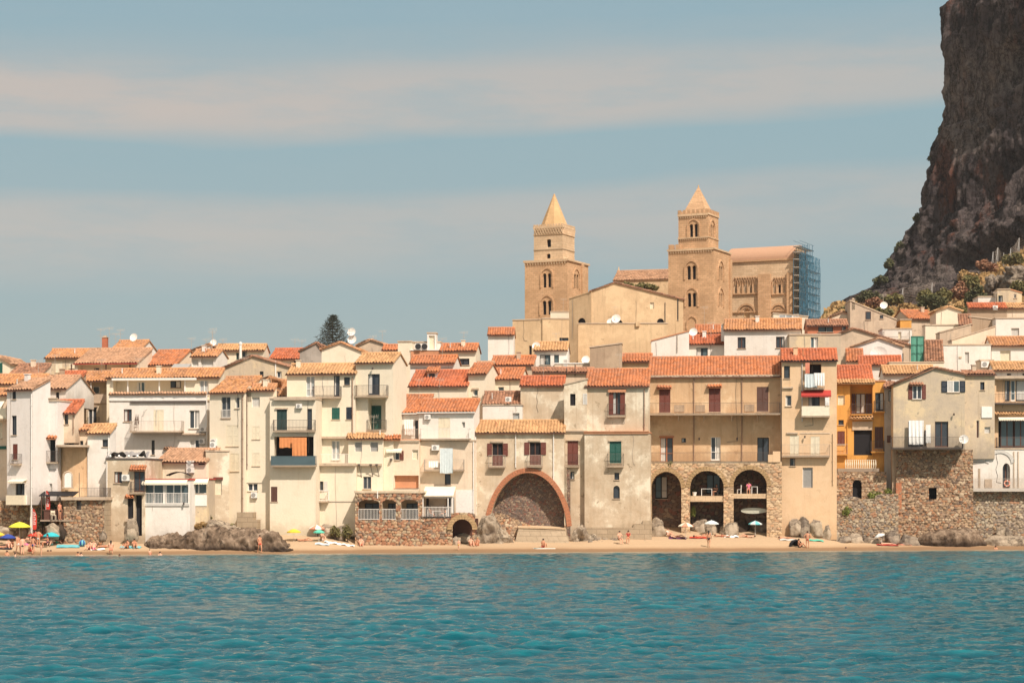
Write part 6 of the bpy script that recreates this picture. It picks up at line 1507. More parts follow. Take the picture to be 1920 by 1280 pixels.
for k, (l, a, b, c, d, Y, m_) in enumerate([
    ('tall narrow pale rock leaning at the left jamb of the first terrace arch', 1222, 1246, 972, 1004, 203.6, 'rock_pale'),
    ('broad tan boulder under the floor of the middle terrace arch', 1297, 1330, 974, 1003, 206.5, 'rock_pale'),
    ('upright pinkish boulder right of the broad tan one in the middle arch', 1322, 1348, 976, 1004, 205.8, 'rock_pale'),
    ('pale cracked block at the foot of the pier between the middle and right arches', 1352, 1382, 974, 1005, 204.3, 'rock_pale'),
    ('brown boulder at the left side of the right terrace arch', 1378, 1404, 972, 998, 206.2, 'rock_brown'),
    ('leaning grey boulder behind the pale umbrella in the right terrace arch', 1408, 1440, 973, 1006, 206.4, 'rock'),
    ('pointed grey boulder against the base of the tall ochre house', 1480, 1502, 970, 1000, 202.9, 'rock_pale'),
    ('dark cleft boulder next to the pointed one below the ochre house', 1497, 1518, 972, 1003, 202.6, 'rock'),
    ('broad pale boulder at the right foot of the ochre house', 1512, 1546, 968, 1002, 203.0, 'rock_pale'),
    ('pale upright slab in front of the dark bush by the ochre house', 1540, 1560, 980, 1012, 202.4, 'rock_pale'),
    ('low rounded rock left of the grey garden wall', 1556, 1574, 992, 1012, 202.4, 'rock_pale'),
    ('grey lump of rock below the garden wall, first of the shore row', 1566, 1598, 1002, 1018, 202.2, 'rock'),
    ('square tan shore rock below the dark recess of the garden wall', 1594, 1618, 1001, 1019, 202.0, 'rock_pale'),
    ('middle grey shore rock under the garden wall', 1615, 1640, 1003, 1018, 202.0, 'rock'),
    ('pale slanting shore rock left of the magenta parasol', 1630, 1652, 1006, 1020, 201.8, 'rock_pale'),
    ('dark boulder at the corner of the rubble bastion', 1660, 1690, 996, 1020, 201.2, 'rock'),
    ('grey flat-topped boulder between the bastion corner and the huge dark boulder', 1688, 1722, 1002, 1022, 200.8, 'rock'),
    ('tan pointed rock under the white walkway near the right edge', 1868, 1884, 985, 1004, 202.0, 'rock_pale'),
    ('small upright rock beside the tan pointed one near the right edge', 1884, 1898, 988, 1006, 202.2, 'rock'),
    ('pale wedge of rock between the two banners and the rubble terrace', 84, 110, 975, 1006, 200.0, 'rock_pale'),
    ('dark rock beside the wedge below the beach bar', 104, 122, 980, 1006, 200.4, 'rock_brown'),
    ('low reddish rocks under the brick wall at the left edge', -12, 26, 984, 1002, 202.6, 'rock_pale'),
    ('grey boulder leaning on the rubble below the yellow parasol', 34, 52, 985, 1004, 202.2, 'rock'),
    ('grey boulder at the foot of the rubble terrace', 186, 198, 990, 1008, 199.6, 'rock'),
    ('pale slab standing beside the tall black doorway steps', 236, 258, 972, 1010, 199.4, 'rock_pale'),
    ('pale rock heaped behind the green and red parasols', 596, 628, 985, 1004, 203.4, 'rock_pale'),
    ('slanting grey boulder between the two green bushes', 626, 650, 984, 1008, 203.0, 'rock'),
    ('big pale stone at the foot of the rubble arcade, right of its middle', 738, 768, 1010, 1026, 202.6, 'rock_pale'),
    ('grey stone beside the little rubble arch', 846, 862, 1004, 1026, 202.4, 'rock_pale'),
    ('tan boulder inside the mouth of the little rubble arch', 858, 884, 1000, 1012, 203.6, 'rock_pale')]):
    rock(l, a, b, c, d, Y, None, m_, k*1.37, 'boulders along the shore')
rs = random.Random(5)
for k in range(26):
    px = 1108+k*5.6+rs.uniform(-2, 2); s_ = rs.uniform(2.5, 6); py = 1014+rs.uniform(-3, 4)
    rock('small loose stone in the scatter on the sand below the stained house', px-s_, px+s_, py-s_*.9, py+s_*.5, 203.0-(py-1012)*.3, None, rs.choice(['rock', 'rock_pale']), k+50, 'small stones on the sand', .3, 'stone', 12, 8)
# rocky outcrop on the hill
def outcrop(label, px0, px1, r0, r1, Y, seed, m='rock_pale'):
    p0, p1 = (px0-960)/F*Y, (px1-960)/F*Y; z1, z0 = HC+(YH-r0)/F*Y, HC+(YH-r1)/F*Y; V = []; nu, nv = 60, 40
    for j in range(nv+1):
        th = math.pi*j/nv
        for i in range(nu):
            ph = 2*math.pi*i/nu; d = Vector((math.sin(th)*math.cos(ph), math.sin(th)*math.sin(ph), math.cos(th))); q = max(abs(d.x), abs(d.y), abs(d.z)); d = d*(.4/q+.6)
            s_ = 1+.3*noise.fractal(d*1.8+Vector((seed, 0, 0)), .8, 2.1, 6)-.35*abs(noise.fractal(Vector((d.x*4+seed, d.y*4, d.z*1.2)), .8, 2, 4)); V.append((d.x*(p1-p0)/2*s_, d.y*(p1-p0)*.45*s_, d.z*(z1-z0)/2*s_))
    Fc = [(j*nu+i, j*nu+(i+1) % nu, (j+1)*nu+(i+1) % nu, (j+1)*nu+i) for j in range(nv) for i in range(nu)]
    o = npmesh('rock_outcrop', V, Fc, m, smooth=False); o.location = ((p0+p1)/2, Y, (z0+z1)/2); tag(o, label, 'rock')
outcrop('large pale rocky outcrop on the hillside at the right edge above the highest house', 1878, 1960, 500, 552, 405, 4, 'rock')
outcrop('smaller dark-cleft outcrop left of the large pale one on the hillside', 1846, 1884, 516, 560, 410, 9, 'rock')
# ---- vegetation
def leaves(n, rx, ry, rz, s0, s1, rng, clumps=10, flat=0.5, hollow=.35):
    cs = rng.normal(0, 1, (clumps, 3)); cs /= np.linalg.norm(cs, axis=1)[:, None]; cs *= rng.uniform(hollow, .78, (clumps, 1)); cs[:, 2] = np.abs(cs[:, 2])*.9-.1; cr = rng.uniform(.22, .42, clumps)
    k = rng.integers(0, clumps, n); d = rng.normal(0, 1, (n, 3)); d /= np.linalg.norm(d, axis=1)[:, None]; P = cs[k]+d*(cr[k]*rng.uniform(.4, 1.0, n)**.5)[:, None]
    P *= np.array([rx, ry, rz]); a = rng.normal(0, 1, (n, 3)); a[:, 2] *= flat; a /= np.linalg.norm(a, axis=1)[:, None]; b = np.cross(a, rng.normal(0, 1, (n, 3))); b /= np.linalg.norm(b, axis=1)[:, None]
    s = rng.uniform(s0, s1, (n, 1)); V = np.stack([P-a*s, P-b*s*.55, P+a*s, P+b*s*.55], 1).reshape(-1, 3); return V, np.arange(4*n).reshape(n, 4)
def bush(label, px, py, Y, w, h_, m, seed=0, n=1400, leaf=(.12, .3), raw=False, name='bush', group=None, clumps=12, stems=True):
    Yw = Y if raw else Y+Yo(px); p = world(px, py, Yw); o = empty(name, (p.x, p.y, p.z), 0); tag(o, label, 'tree' if 'tree' in name else 'bush', group); rng = np.random.default_rng(seed+100)
    V, Fc = leaves(n, w/2, w/2*.9, h_*.85, *leaf, rng, clumps); V[:, 2] += h_*.12; npmesh('foliage', V, Fc, m, o)
    mb = MB()
    for i in range(6):
        a = i*1.05+seed; q = Vector((math.cos(a)*w*.28, math.sin(a)*w*.25, h_*rng.uniform(.45, .75))); mb.tube((0, 0, -.8), (0, 0, .0), .05*w**.5, .045*w**.5, 5); mb.tube((0, 0, -.05), q, .04*w**.5, .012, 5)
    mb.build('trunk' if 'tree' in name else 'branches', 'bark', o); return o
K = 0
for l, px, py, Y, w, h_, m_, n in [
    ('olive green bush on top of the big rock, left of two', 334, 992, 201, 1.5, .8, 'leaf_olive', 900), ('yellowish scrubby bush right on top of the big rock', 378, 990, 201, 2.0, 1.0, 'dry', 1300),
    ('small bright green bush highest behind the big rock', 390, 974, 202.2, 1.1, .8, 'leaf', 700), ('tiny dry tuft at the right of the rock bushes', 436, 990, 201.6, .9, .5, 'leaf_olive', 400),
    ('round green bush left of the slanting grey boulder', 628, 1002, 202.4, 1.5, 1.2, 'leaf', 1100), ('larger dark green bush against the rubble arcade corner', 652, 1008, 202.4, 1.5, 1.8, 'leaf', 1400),
    ('tall dark shrub between the two red banners', 80, 985, 201.8, 1.7, 2.6, 'leaf_dark', 1800), ('dark shrub over the beach bar roof', 95, 958, 202.2, 1.6, 1.3, 'leaf_dark', 1000),
    ('bright green bush at the left on the garden wall top', 1640, 934, 205.2, 2.0, 1.2, 'leaf_bright', 1300), ('bright green bush at the right on the garden wall top', 1668, 930, 205.2, 1.8, 1.1, 'leaf_bright', 1200),
    ('leafy plant sprouting from the face of the garden wall', 1588, 962, 203.8, 1.1, .9, 'leaf_bright', 700), ('dark bush at the corner between ochre house and garden wall', 1560, 986, 203.0, 1.5, 1.3, 'leaf_dark', 1000),
    ('tuft of green hanging in the side of the middle terrace arch', 1299, 965, 206.2, .7, 1.3, 'leaf_bright', 500), ('potted green plant on the floor of the middle arch', 1302, 926, 207, .7, .9, 'leaf', 400),
    ('spiky plant at the right end of the terrace railing', 1438, 866, 206.6, .8, .8, 'leaf_olive', 400), ('small shrub on the church hall roof, left', 1178, 539, 303, 2.4, 1.2, 'leaf', 500), ('wide straggly shrub on the church hall roof, right', 1213, 543, 303, 5.0, 1.5, 'leaf', 1100),
    ('creeping weeds along the top of the terrace arches, centre', 1256, 872, 205.9, .9, .7, 'leaf_olive', 300), ('weeds hanging above the right terrace arch', 1414, 876, 205.9, .8, .7, 'leaf_olive', 300)]:
    bush(l, px, py, Y, w, h_, m_, K, n, (.05, .13) if Y < 290 else (.12, .25)); K += 1
HT = 'bushes and trees on the hillside'
for l, px, py, Y, w, h_, m_, n in [
    ('dark evergreen tree at the left tip of the cliff foot', 1630, 562, 500, 9, 5, 'leaf_dark', 1700), ('dark shrub sticking out of the cliff edge, lowest', 1650, 530, 515, 6, 4, 'leaf_dark', 900),
    ('dark shrub on the cliff edge, second from below', 1668, 500, 516, 6, 4.5, 'leaf_dark', 900), ('shrub on the cliff edge below its steep part', 1690, 468, 518, 6, 4.5, 'leaf_dark', 800),
    ('shrub halfway up the cliff edge', 1722, 412, 519, 4, 4, 'leaf_dark', 600), ('small shrub clinging to the cliff edge at its narrowing', 1768, 252, 519, 3.5, 4.5, 'leaf_dark', 500), ('tiny shrub on the cliff edge a little lower', 1748, 300, 519, 3, 3, 'leaf_dark', 400),
    ('olive green tree left of the netting post', 1676, 566, 430, 7.5, 4.5, 'leaf', 1700), ('rusty brown bush left of the olive green tree', 1640, 572, 440, 7, 4, 'dry_red', 1300),
    ('broad dark green tree in the middle of the hillside', 1748, 580, 400, 9.5, 7, 'leaf_dark', 2400), ('lighter green tree crown above the broad dark tree', 1734, 562, 418, 6.5, 5, 'leaf', 1600), ('green tree with a ragged top right of the broad dark one', 1768, 566, 415, 7, 6, 'leaf', 1700),
    ('straw-coloured bush under the netting cable', 1700, 588, 390, 8, 4.5, 'dry', 1700), ('pale yellow grass clump behind the orange-washed house', 1716, 600, 370, 6, 4, 'dry', 1200), ('pinkish dry bush right of the green trees', 1802, 556, 415, 7.5, 6, 'dry_red', 1700),
    ('tall dark tree below the rocky outcrop', 1830, 572, 392, 6, 9, 'leaf_dark', 2200), ('dark green tree right of the pinkish bush', 1822, 536, 415, 5, 5, 'leaf', 1200), ('low green shrub above the yellow gable', 1790, 588, 372, 9, 3, 'leaf', 1500),
    ('dark tree partly behind the white flat block', 1848, 580, 370, 6, 4.5, 'leaf_dark', 1400), ('orange dry bush on the crest below the rock-fall fence', 1850, 504, 440, 8, 4, 'dry_red', 1500), ('green bush on the crest beside the rock-fall fence', 1900, 492, 440, 8, 4.5, 'leaf_olive', 1500),
    ('dry bush on the crest halfway along the cliff foot', 1815, 524, 440, 8, 4, 'dry', 1400), ('dark green bush right of the outcrop at the photo edge', 1910, 548, 385, 5, 5, 'leaf', 1200), ('dull green tree at the left end of the hill', 1590, 588, 460, 8, 4, 'leaf_olive', 1500),
    ('rounded green tree at the far left foot of the hill', 1566, 592, 470, 8, 3.5, 'leaf', 1300), ('brown bush between the stone house and the hill', 1656, 590, 385, 7, 3.5, 'leaf_olive', 1300)]:
    bush(l, px, py, Y, w*.74, h_*.62, m_, K, n, (.16, .42), True, 'tree' if 'tree' in l else 'bush', HT, 16); K += 1
# dry scrub cover on the hillside
rng = np.random.default_rng(3); P = []
while len(P) < 21000:
    y = rng.uniform(290, 500); px = rng.uniform(1500, 2050) if len(P) < 15000 else rng.uniform(2050, 2700); x = (px-960)/F*y; P.append((x, y, hillz(x, y)-.1))
P = np.array(P); n = len(P); a = rng.uniform(0, 6.28, n); s = rng.uniform(.35, 1.1, n); d = np.stack([np.cos(a)*s*.6, np.sin(a)*s*.6, np.zeros(n)], 1); up = np.stack([rng.normal(0, .2, n), rng.normal(0, .2, n), s], 1)
V = np.stack([P-d, P+d, P+d*.8+up, P-d*.8+up*rng.uniform(.6, 1.2, (n, 1))], 1).reshape(-1, 3)
tag(npmesh('dry_scrub', V, np.arange(4*n).reshape(n, 4), 'dry'), 'dry straw-coloured scrub covering the hillside below the cliff', 'scrub', kind='stuff')
# Norfolk pine
def pine():
    Yw = 400; p = world(624, 660, Yw); o = empty('pine_tree', p); tag(o, 'tall dark pine with upswept tiered branches rising above the cream gable', 'tree')
    ztop = HC+(YH-592)/F*Yw-p.z; mb = MB(); mb.tube((0, 0, -12), (0, 0, ztop), .35, .05, 7); V = []; rng = np.random.default_rng(4); q = []
    z = ztop-.1; k = 0
    while z > .0:
        f = (ztop-z)/ztop; rad = .35+3.6*f**.8; nb = 5+int(4*f)
        for i in range(nb):
            a = i*6.283/nb+k*.7+rng.uniform(-.2, .2); r_ = rad*rng.uniform(.8, 1.08); pr = Vector((0, 0, z)); ns = 7
            for j in range(1, ns+1):
                t_ = j/ns; c_ = Vector((math.cos(a)*r_*t_, math.sin(a)*r_*t_, z-.15*r_*math.sin(t_*3.1)+.30*r_*t_**2)); mb.tube(pr, c_, .05*(1.2-t_), .05*(1.1-t_)+.008, 4); pr = c_
                m_ = int(9+17*t_)
                for _ in range(m_):
                    e = Vector((rng.normal(0, .17+.1*t_), rng.normal(0, .17+.1*t_), rng.normal(.02, .09))); q.append((c_+e, a))
        z -= .46+.16*f; k += 1
    for c_, a in q:
        d = Vector((rng.normal(), rng.normal(), rng.normal(.3, .5))).normalized()*.13; e = d.cross(Vector((rng.normal(), rng.normal(), rng.normal()))).normalized()*.05; V += [c_-d, c_-e, c_+d, c_+e]
    mb.build('trunk', 'bark', o); npmesh('foliage', V, np.arange(len(V)).reshape(-1, 4), 'pine', o)
pine()
# rock-fall fences on the hill
def fence(label, pts, Y, posts=True, hgt=3.0):
    o = empty('rockfall_fence', world(*pts[0], Y)); tag(o, label, 'fence', 'rock-fall fences'); mb = MB(); nb = MB(); P = [world(a, b, Y+i*1.5)-o.location for i, (a, b) in enumerate(pts)]
    for p in P: mb.tube(p+Vector((0, 0, -hgt)), p, .08, n=6); mb.tube(p, p+Vector((.8, 3, -hgt)), .05, n=4); mb.tube(p, p+Vector((-.8, -2, -hgt)), .05, n=4)
    for p, q in zip(P, P[1:]):
        for k in range(9):
            f = k/8; mid = (p+q)/2+Vector((0, 0, -.5-f*hgt*.9)); a_ = p+Vector((0, 0, -f*hgt)); b_ = q+Vector((0, 0, -f*hgt)); nb.tube(a_, mid, .03, n=3); nb.tube(mid, b_, .03, n=3)
    mb.build('post', 'greypaint', o)
    if len(P) > 1: nb.build('netting', 'rail_light', o)
fence('short rock-fall fence of grey posts and netting beside the orange dry bush', [(1862, 472), (1871, 464), (1882, 474)], 440)
fence('rock-fall fence higher up at the right edge of the photo', [(1895, 466), (1911, 446), (1935, 448)], 445)
fence('thin sagging cable net between two posts under the cliff foot', [(1693, 540), (1748, 530)], 450, hgt=3)
# ================= people and beach things =================
for n_, c_ in [('skin_light', (.72,.40,.27)), ('skin_tan', (.55,.26,.15)), ('skin_dark', (.36,.17,.10)), ('hair_dark', (.02,.012,.01)), ('hair_brown', (.09,.05,.03)), ('hair_fair', (.40,.27,.13))]: paint(n_, c_, .6, .3, .05)
def skinmesh(name, J, E, sub=1):
    """grow one continuous surface round a skeleton: J name->(co, radius), E list of name pairs"""
    ks = list(J); ix = {k: i for i, k in enumerate(ks)}; me = bpy.data.meshes.new(name); me.from_pydata([J[k][0] for k in ks], [(ix[a], ix[b]) for a, b in E], [])
    o = bpy.data.objects.new(name, me); COL.objects.link(o); md = o.modifiers.new('s', 'SKIN'); me_sv = me.skin_vertices[0].data if me.skin_vertices else None
    if me_sv is None:
        bm_attr = me.attributes
        import bmesh as bmm
        bm = bmm.new(); bm.from_mesh(me); bm.verts.layers.skin.verify(); bm.to_mesh(me); bm.free(); me_sv = me.skin_vertices[0].data
    for i, k in enumerate(ks): r_ = J[k][1]; me_sv[i].radius = r_ if isinstance(r_, tuple) else (r_, r_); me_sv[i].use_root = (i == 0)
    if sub: s_ = o.modifiers.new('u', 'SUBSURF'); s_.levels = sub; s_.render_levels = sub
    dg = bpy.context.evaluated_depsgraph_get(); ev = o.evaluated_get(dg); out = bpy.data.meshes.new_from_object(ev); bpy.data.objects.remove(o); bpy.data.meshes.remove(me); out.shade_smooth(); out.name = name; out.materials.clear(); return out
def joints(pose):
    P = {'pelvis': (0, 0, .95), 'spine': (0, .01, 1.17), 'chest': (0, 0, 1.36), 'neck': (0, 0, 1.50), 'head': (0, -.01, 1.60), 'crown': (0, 0, 1.70)}
    for s_, q in (('L', 1), ('R', -1)):
        P['hip'+s_] = (.10*q, 0, .90); P['knee'+s_] = (.11*q, -.02, .50); P['ankle'+s_] = (.11*q, .02, .09); P['toe'+s_] = (.13*q, -.13, .03)
        P['shoulder'+s_] = (.17*q, 0, 1.42); P['elbow'+s_] = (.24*q, .02, 1.14); P['wrist'+s_] = (.25*q, -.06, .90); P['hand'+s_] = (.25*q, -.08, .82)
    def up(**k): P.update({a: b for a, b in k.items()})
    if pose == 'akimbo': up(elbowL=(.38, .06, 1.18), wristL=(.22, -.03, 1.02), handL=(.17, -.06, .98), elbowR=(-.38, .06, 1.18), wristR=(-.22, -.03, 1.02), handR=(-.17, -.06, .98))
    if pose == 'walk': up(kneeL=(.10, -.2, .52), ankleL=(.10, -.22, .1), toeL=(.11, -.37, .06), kneeR=(-.10, .06, .5), ankleR=(-.10, .3, .15), toeR=(-.11, .2, .03), elbowL=(.24, .12, 1.16), wristL=(.24, .06, .93), handL=(.24, .02, .86), elbowR=(-.24, -.08, 1.15), wristR=(-.22, -.26, .98), handR=(-.21, -.32, .93))
    if pose == 'raise': up(elbowL=(.34, -.05, 1.56), wristL=(.2, -.08, 1.74), handL=(.14, -.08, 1.78), elbowR=(-.3, .0, 1.2), wristR=(-.34, -.2, 1.08), handR=(-.34, -.26, 1.05))
    if pose in ('sit', 'sit2'):
        up(pelvis=(0, .05, .13), spine=(0, .12, .33), chest=(0, .10, .53), neck=(0, .07, .68), head=(0, .05, .78), crown=(0, .06, .88))
        for s_, q in (('L', 1), ('R', -1)): up(**{'hip'+s_: (.11*q, 0, .12), 'knee'+s_: (.15*q, -.36, .44), 'ankle'+s_: (.13*q, -.62, .09), 'toe'+s_: (.14*q, -.77, .03), 'shoulder'+s_: (.17*q, .10, .59), 'elbow'+s_: (.24*q, -.06, .40), 'wrist'+s_: (.15*q, -.28, .42), 'hand'+s_: (.12*q, -.35, .46)})
        if pose == 'sit2': up(kneeL=(.18, -.42, .1), ankleL=(.2, -.85, .08), toeL=(.22, -.93, .17), elbowR=(-.28, .3, .35), wristR=(-.3, .42, .1), handR=(-.3, .48, .04))
    if pose in ('lie', 'prone'):
        f = 1 if pose == 'lie' else -1
        up(pelvis=(0, 0, .12), spine=(-.24, 0, .13), chest=(-.44, 0, .14), neck=(-.58, 0, .15), head=(-.69, 0, .17), crown=(-.79, 0, .17))
        for s_, q in (('L', 1), ('R', -1)): up(**{'hip'+s_: (.05, .10*q, .12), 'knee'+s_: (.44, .12*q, .12+(.22 if pose == 'lie' and q > 0 else 0)), 'ankle'+s_: (.80, .12*q, .07), 'toe'+s_: (.88, .13*q, .07+.09*f), 'shoulder'+s_: (-.5, .17*q, .14), 'elbow'+s_: (-.3, .30*q, .08) if f > 0 else (-.62, .34*q, .07), 'wrist'+s_: (-.08, .32*q, .06) if f > 0 else (-.78, .16*q, .06), 'hand'+s_: (0, .32*q, .05) if f > 0 else (-.82, .10*q, .06)})
    if pose == 'chair':
        up(pelvis=(0, .05, .53), spine=(0, .10, .74), chest=(0, .08, .94), neck=(0, .05, 1.09), head=(0, .02, 1.19), crown=(0, .03, 1.29))
        for s_, q in (('L', 1), ('R', -1)): up(**{'hip'+s_: (.10*q, 0, .52), 'knee'+s_: (.12*q, -.42, .52), 'ankle'+s_: (.12*q, -.42, .1), 'toe'+s_: (.13*q, -.57, .04), 'shoulder'+s_: (.17*q, .06, 1.01), 'elbow'+s_: (.25*q, -.08, .80), 'wrist'+s_: (.18*q, -.32, .80), 'hand'+s_: (.15*q, -.39, .80)})
    return {k: Vector(v) for k, v in P.items()}
RADS = {'pelvis': .13, 'spine': (.125, .10), 'chest': (.15, .105), 'neck': .052, 'head': .088, 'crown': .06, 'hip': .095, 'knee': .057, 'ankle': .038, 'toe': .033, 'shoulder': .058, 'elbow': .04, 'wrist': .026, 'hand': .03}
CE = [('pelvis', 'spine'), ('spine', 'chest'), ('chest', 'neck'), ('neck', 'head'), ('head', 'crown')]
for s_ in 'LR': CE += [('pelvis', 'hip'+s_), ('hip'+s_, 'knee'+s_), ('knee'+s_, 'ankle'+s_), ('ankle'+s_, 'toe'+s_), ('chest', 'shoulder'+s_), ('shoulder'+s_, 'elbow'+s_), ('elbow'+s_, 'wrist'+s_), ('wrist'+s_, 'hand'+s_)]
CACHE = {}
def figure(pose):
    if pose in CACHE: return CACHE[pose]
    P = joints(pose); J = {k: (v, RADS.get(k, RADS.get(k[:-1]))) for k, v in P.items()}; E = list(CE)
    for s_, q in (('L', 1), ('R', -1)):     # palm, four fingers and a side thumb
        h_ = P['hand'+s_]; d = (h_-P['wrist'+s_]).normalized(); sd_ = d.orthogonal().normalized(); up = d.cross(sd_)
        for i in range(4):
            off = sd_*(.011*(i-1.5)*2); L = (.055, .07, .065, .05)[i]; J[f'f{i}{s_}'] = (h_+off*1.1+d*.045, .009); J[f'g{i}{s_}'] = (h_+off*1.3+d*(.045+L)-up*.015, .007); E += [('hand'+s_, f'f{i}{s_}'), (f'f{i}{s_}', f'g{i}{s_}')]
        J['th'+s_] = (h_-sd_*.045*q+d*.01, .010); J['ti'+s_] = (h_-sd_*.06*q+d*.05, .008); E += [('wrist'+s_, 'th'+s_), ('th'+s_, 'ti'+s_)]
    body = skinmesh('body', J, E)
    T = {k: (P[k], r_) for k, r_ in (('pelvis', .142), ('hipL', .108), ('hipR', .108))}; T['tl'] = (P['hipL'].lerp(P['kneeL'], .45), .088); T['tr'] = (P['hipR'].lerp(P['kneeR'], .45), .088); T['w'] = (P['pelvis'].lerp(P['spine'], .35), .133)
    trunks = skinmesh('shorts', T, [('w', 'pelvis'), ('pelvis', 'hipL'), ('pelvis', 'hipR'), ('hipL', 'tl'), ('hipR', 'tr')])
    T = {k: (P[k], r_) for k, r_ in (('pelvis', .14), ('hipL', .104), ('hipR', .104))}; brief = skinmesh('bikini_bottom', T, [('pelvis', 'hipL'), ('pelvis', 'hipR')])
    c = P['chest']; dn = (P['spine']-c)*.28; top = skinmesh('bikini_top', {'a': (c+dn*.3, (.158, .115)), 'b': (c+dn, (.148, .112))}, [('a', 'b')])
    T = {'w': (P['pelvis'].lerp(P['spine'], .2), .145), 'spine': (P['spine'], (.14, .115)), 'chest': (P['chest'], (.162, .118)), 'l': (P['shoulderL'], .07), 'r': (P['shoulderR'], .07), 'el': (P['shoulderL'].lerp(P['elbowL'], .6), .055), 'er': (P['shoulderR'].lerp(P['elbowR'], .6), .055)}
    shirt = skinmesh('shirt', T, [('w', 'spine'), ('spine', 'chest'), ('chest', 'l'), ('chest', 'r'), ('l', 'el'), ('r', 'er')])
    up = (P['crown']-P['neck']).normalized(); hd = P['head']; fw = Vector((0, -1, 0)) if 'lie' not in pose and pose != 'prone' else Vector((0, 0, 1 if pose == 'lie' else -1))
    hm = MB(); c = hd+up*.045-fw*.028; hm.ball(c, .098, .098, .098, 12, 8)
    hs = []
    for v in hm.v: hs.append(v)
    hair = bpy.data.meshes.new('hair'); hair.from_pydata(hs, [], hm.f); hair.shade_smooth()
    lm = MB(); lm.ball(c, .1, .1, .1, 12, 8); lm.tube(c-fw*.03, c-up*.28-fw*.05, .09, .05, 8); long_ = bpy.data.meshes.new('hair'); long_.from_pydata(lm.v, [], lm.f); long_.shade_smooth()
    fm = MB(); sx = up.cross(fw).normalized()
    for s_ in (-1, 1): fm.ball(hd+fw*.083+sx*(.03*s_)+up*.012, .012, .008, .008, 6, 4)
    fm.ball(hd+fw*.084-up*.045, .022, .008, .008, 6, 4)
    eyes = bpy.data.meshes.new('eyes'); eyes.from_pydata(fm.v, [], fm.f)
    nm = MB(); nm.tube(hd+fw*.07+up*.02, hd+fw*.105-up*.02, .008, .014, 6); [nm.ball(hd+sx*(.088*s_), .014, .02, .03, 6, 4) for s_ in (-1, 1)]
    nose = bpy.data.meshes.new('nose'); nose.from_pydata(nm.v, [], nm.f)
    CACHE[pose] = dict(body=body, shorts=trunks, bikini_bottom=brief, bikini_top=top, shirt=shirt, hair=hair, long=long_, eyes=eyes, nose=nose); return CACHE[pose]
def child(data, name, m, parent):
    o = bpy.data.objects.new(name, data); COL.objects.link(o); o.parent = parent
    if len(data.materials) == 0: data.materials.append(None)
    o.material_slots[0].link = 'OBJECT'; o.material_slots[0].material = M[m]; return o
def person(label, loc, pose, rz, skin, hair, wear, scale=1.0, group=None):
    f = figure(pose); o = child(f['body'], 'person', skin, None); o.location = loc; o.rotation_euler = (0, 0, R(rz)); o.scale = (scale,)*3; tag(o, label, 'person', group)
    child(f['long' if hair.endswith('L') else 'hair'], 'hair', 'hair_'+hair.rstrip('L'), o); child(f['eyes'], 'eyes', 'hair_dark', o); child(f['nose'], 'nose', skin, o)
    for w_ in wear.split():
        k, m_ = w_.split(':')
        if k == 's': child(f['shorts'], 'shorts', m_, o)
        if k == 'b': child(f['bikini_bottom'], 'bikini_bottom', m_, o); child(f['bikini_top'], 'bikini_top', m_, o)
        if k == 't': child(f['shirt'], 'shirt', m_, o)
    return o
def onbeach(px, py):
    best = None
    for i in range(900):
        Y = 180+i*.05; z = max(ground((px-960)/F*Y, Y), -9); r_ = YH+(HC-z)*F/Y
        if best is None or abs(r_-py) < best[0]: best = (abs(r_-py), Y, z)
    return Vector(((px-960)/F*best[1], best[1], best[2]))
def onwater(px, py, sink):      # py = water level row at the figure
    Y = F*HC/(py-YH); return Vector(((px-960)/F*Y, Y, -sink))
BP = 'people on the beach'
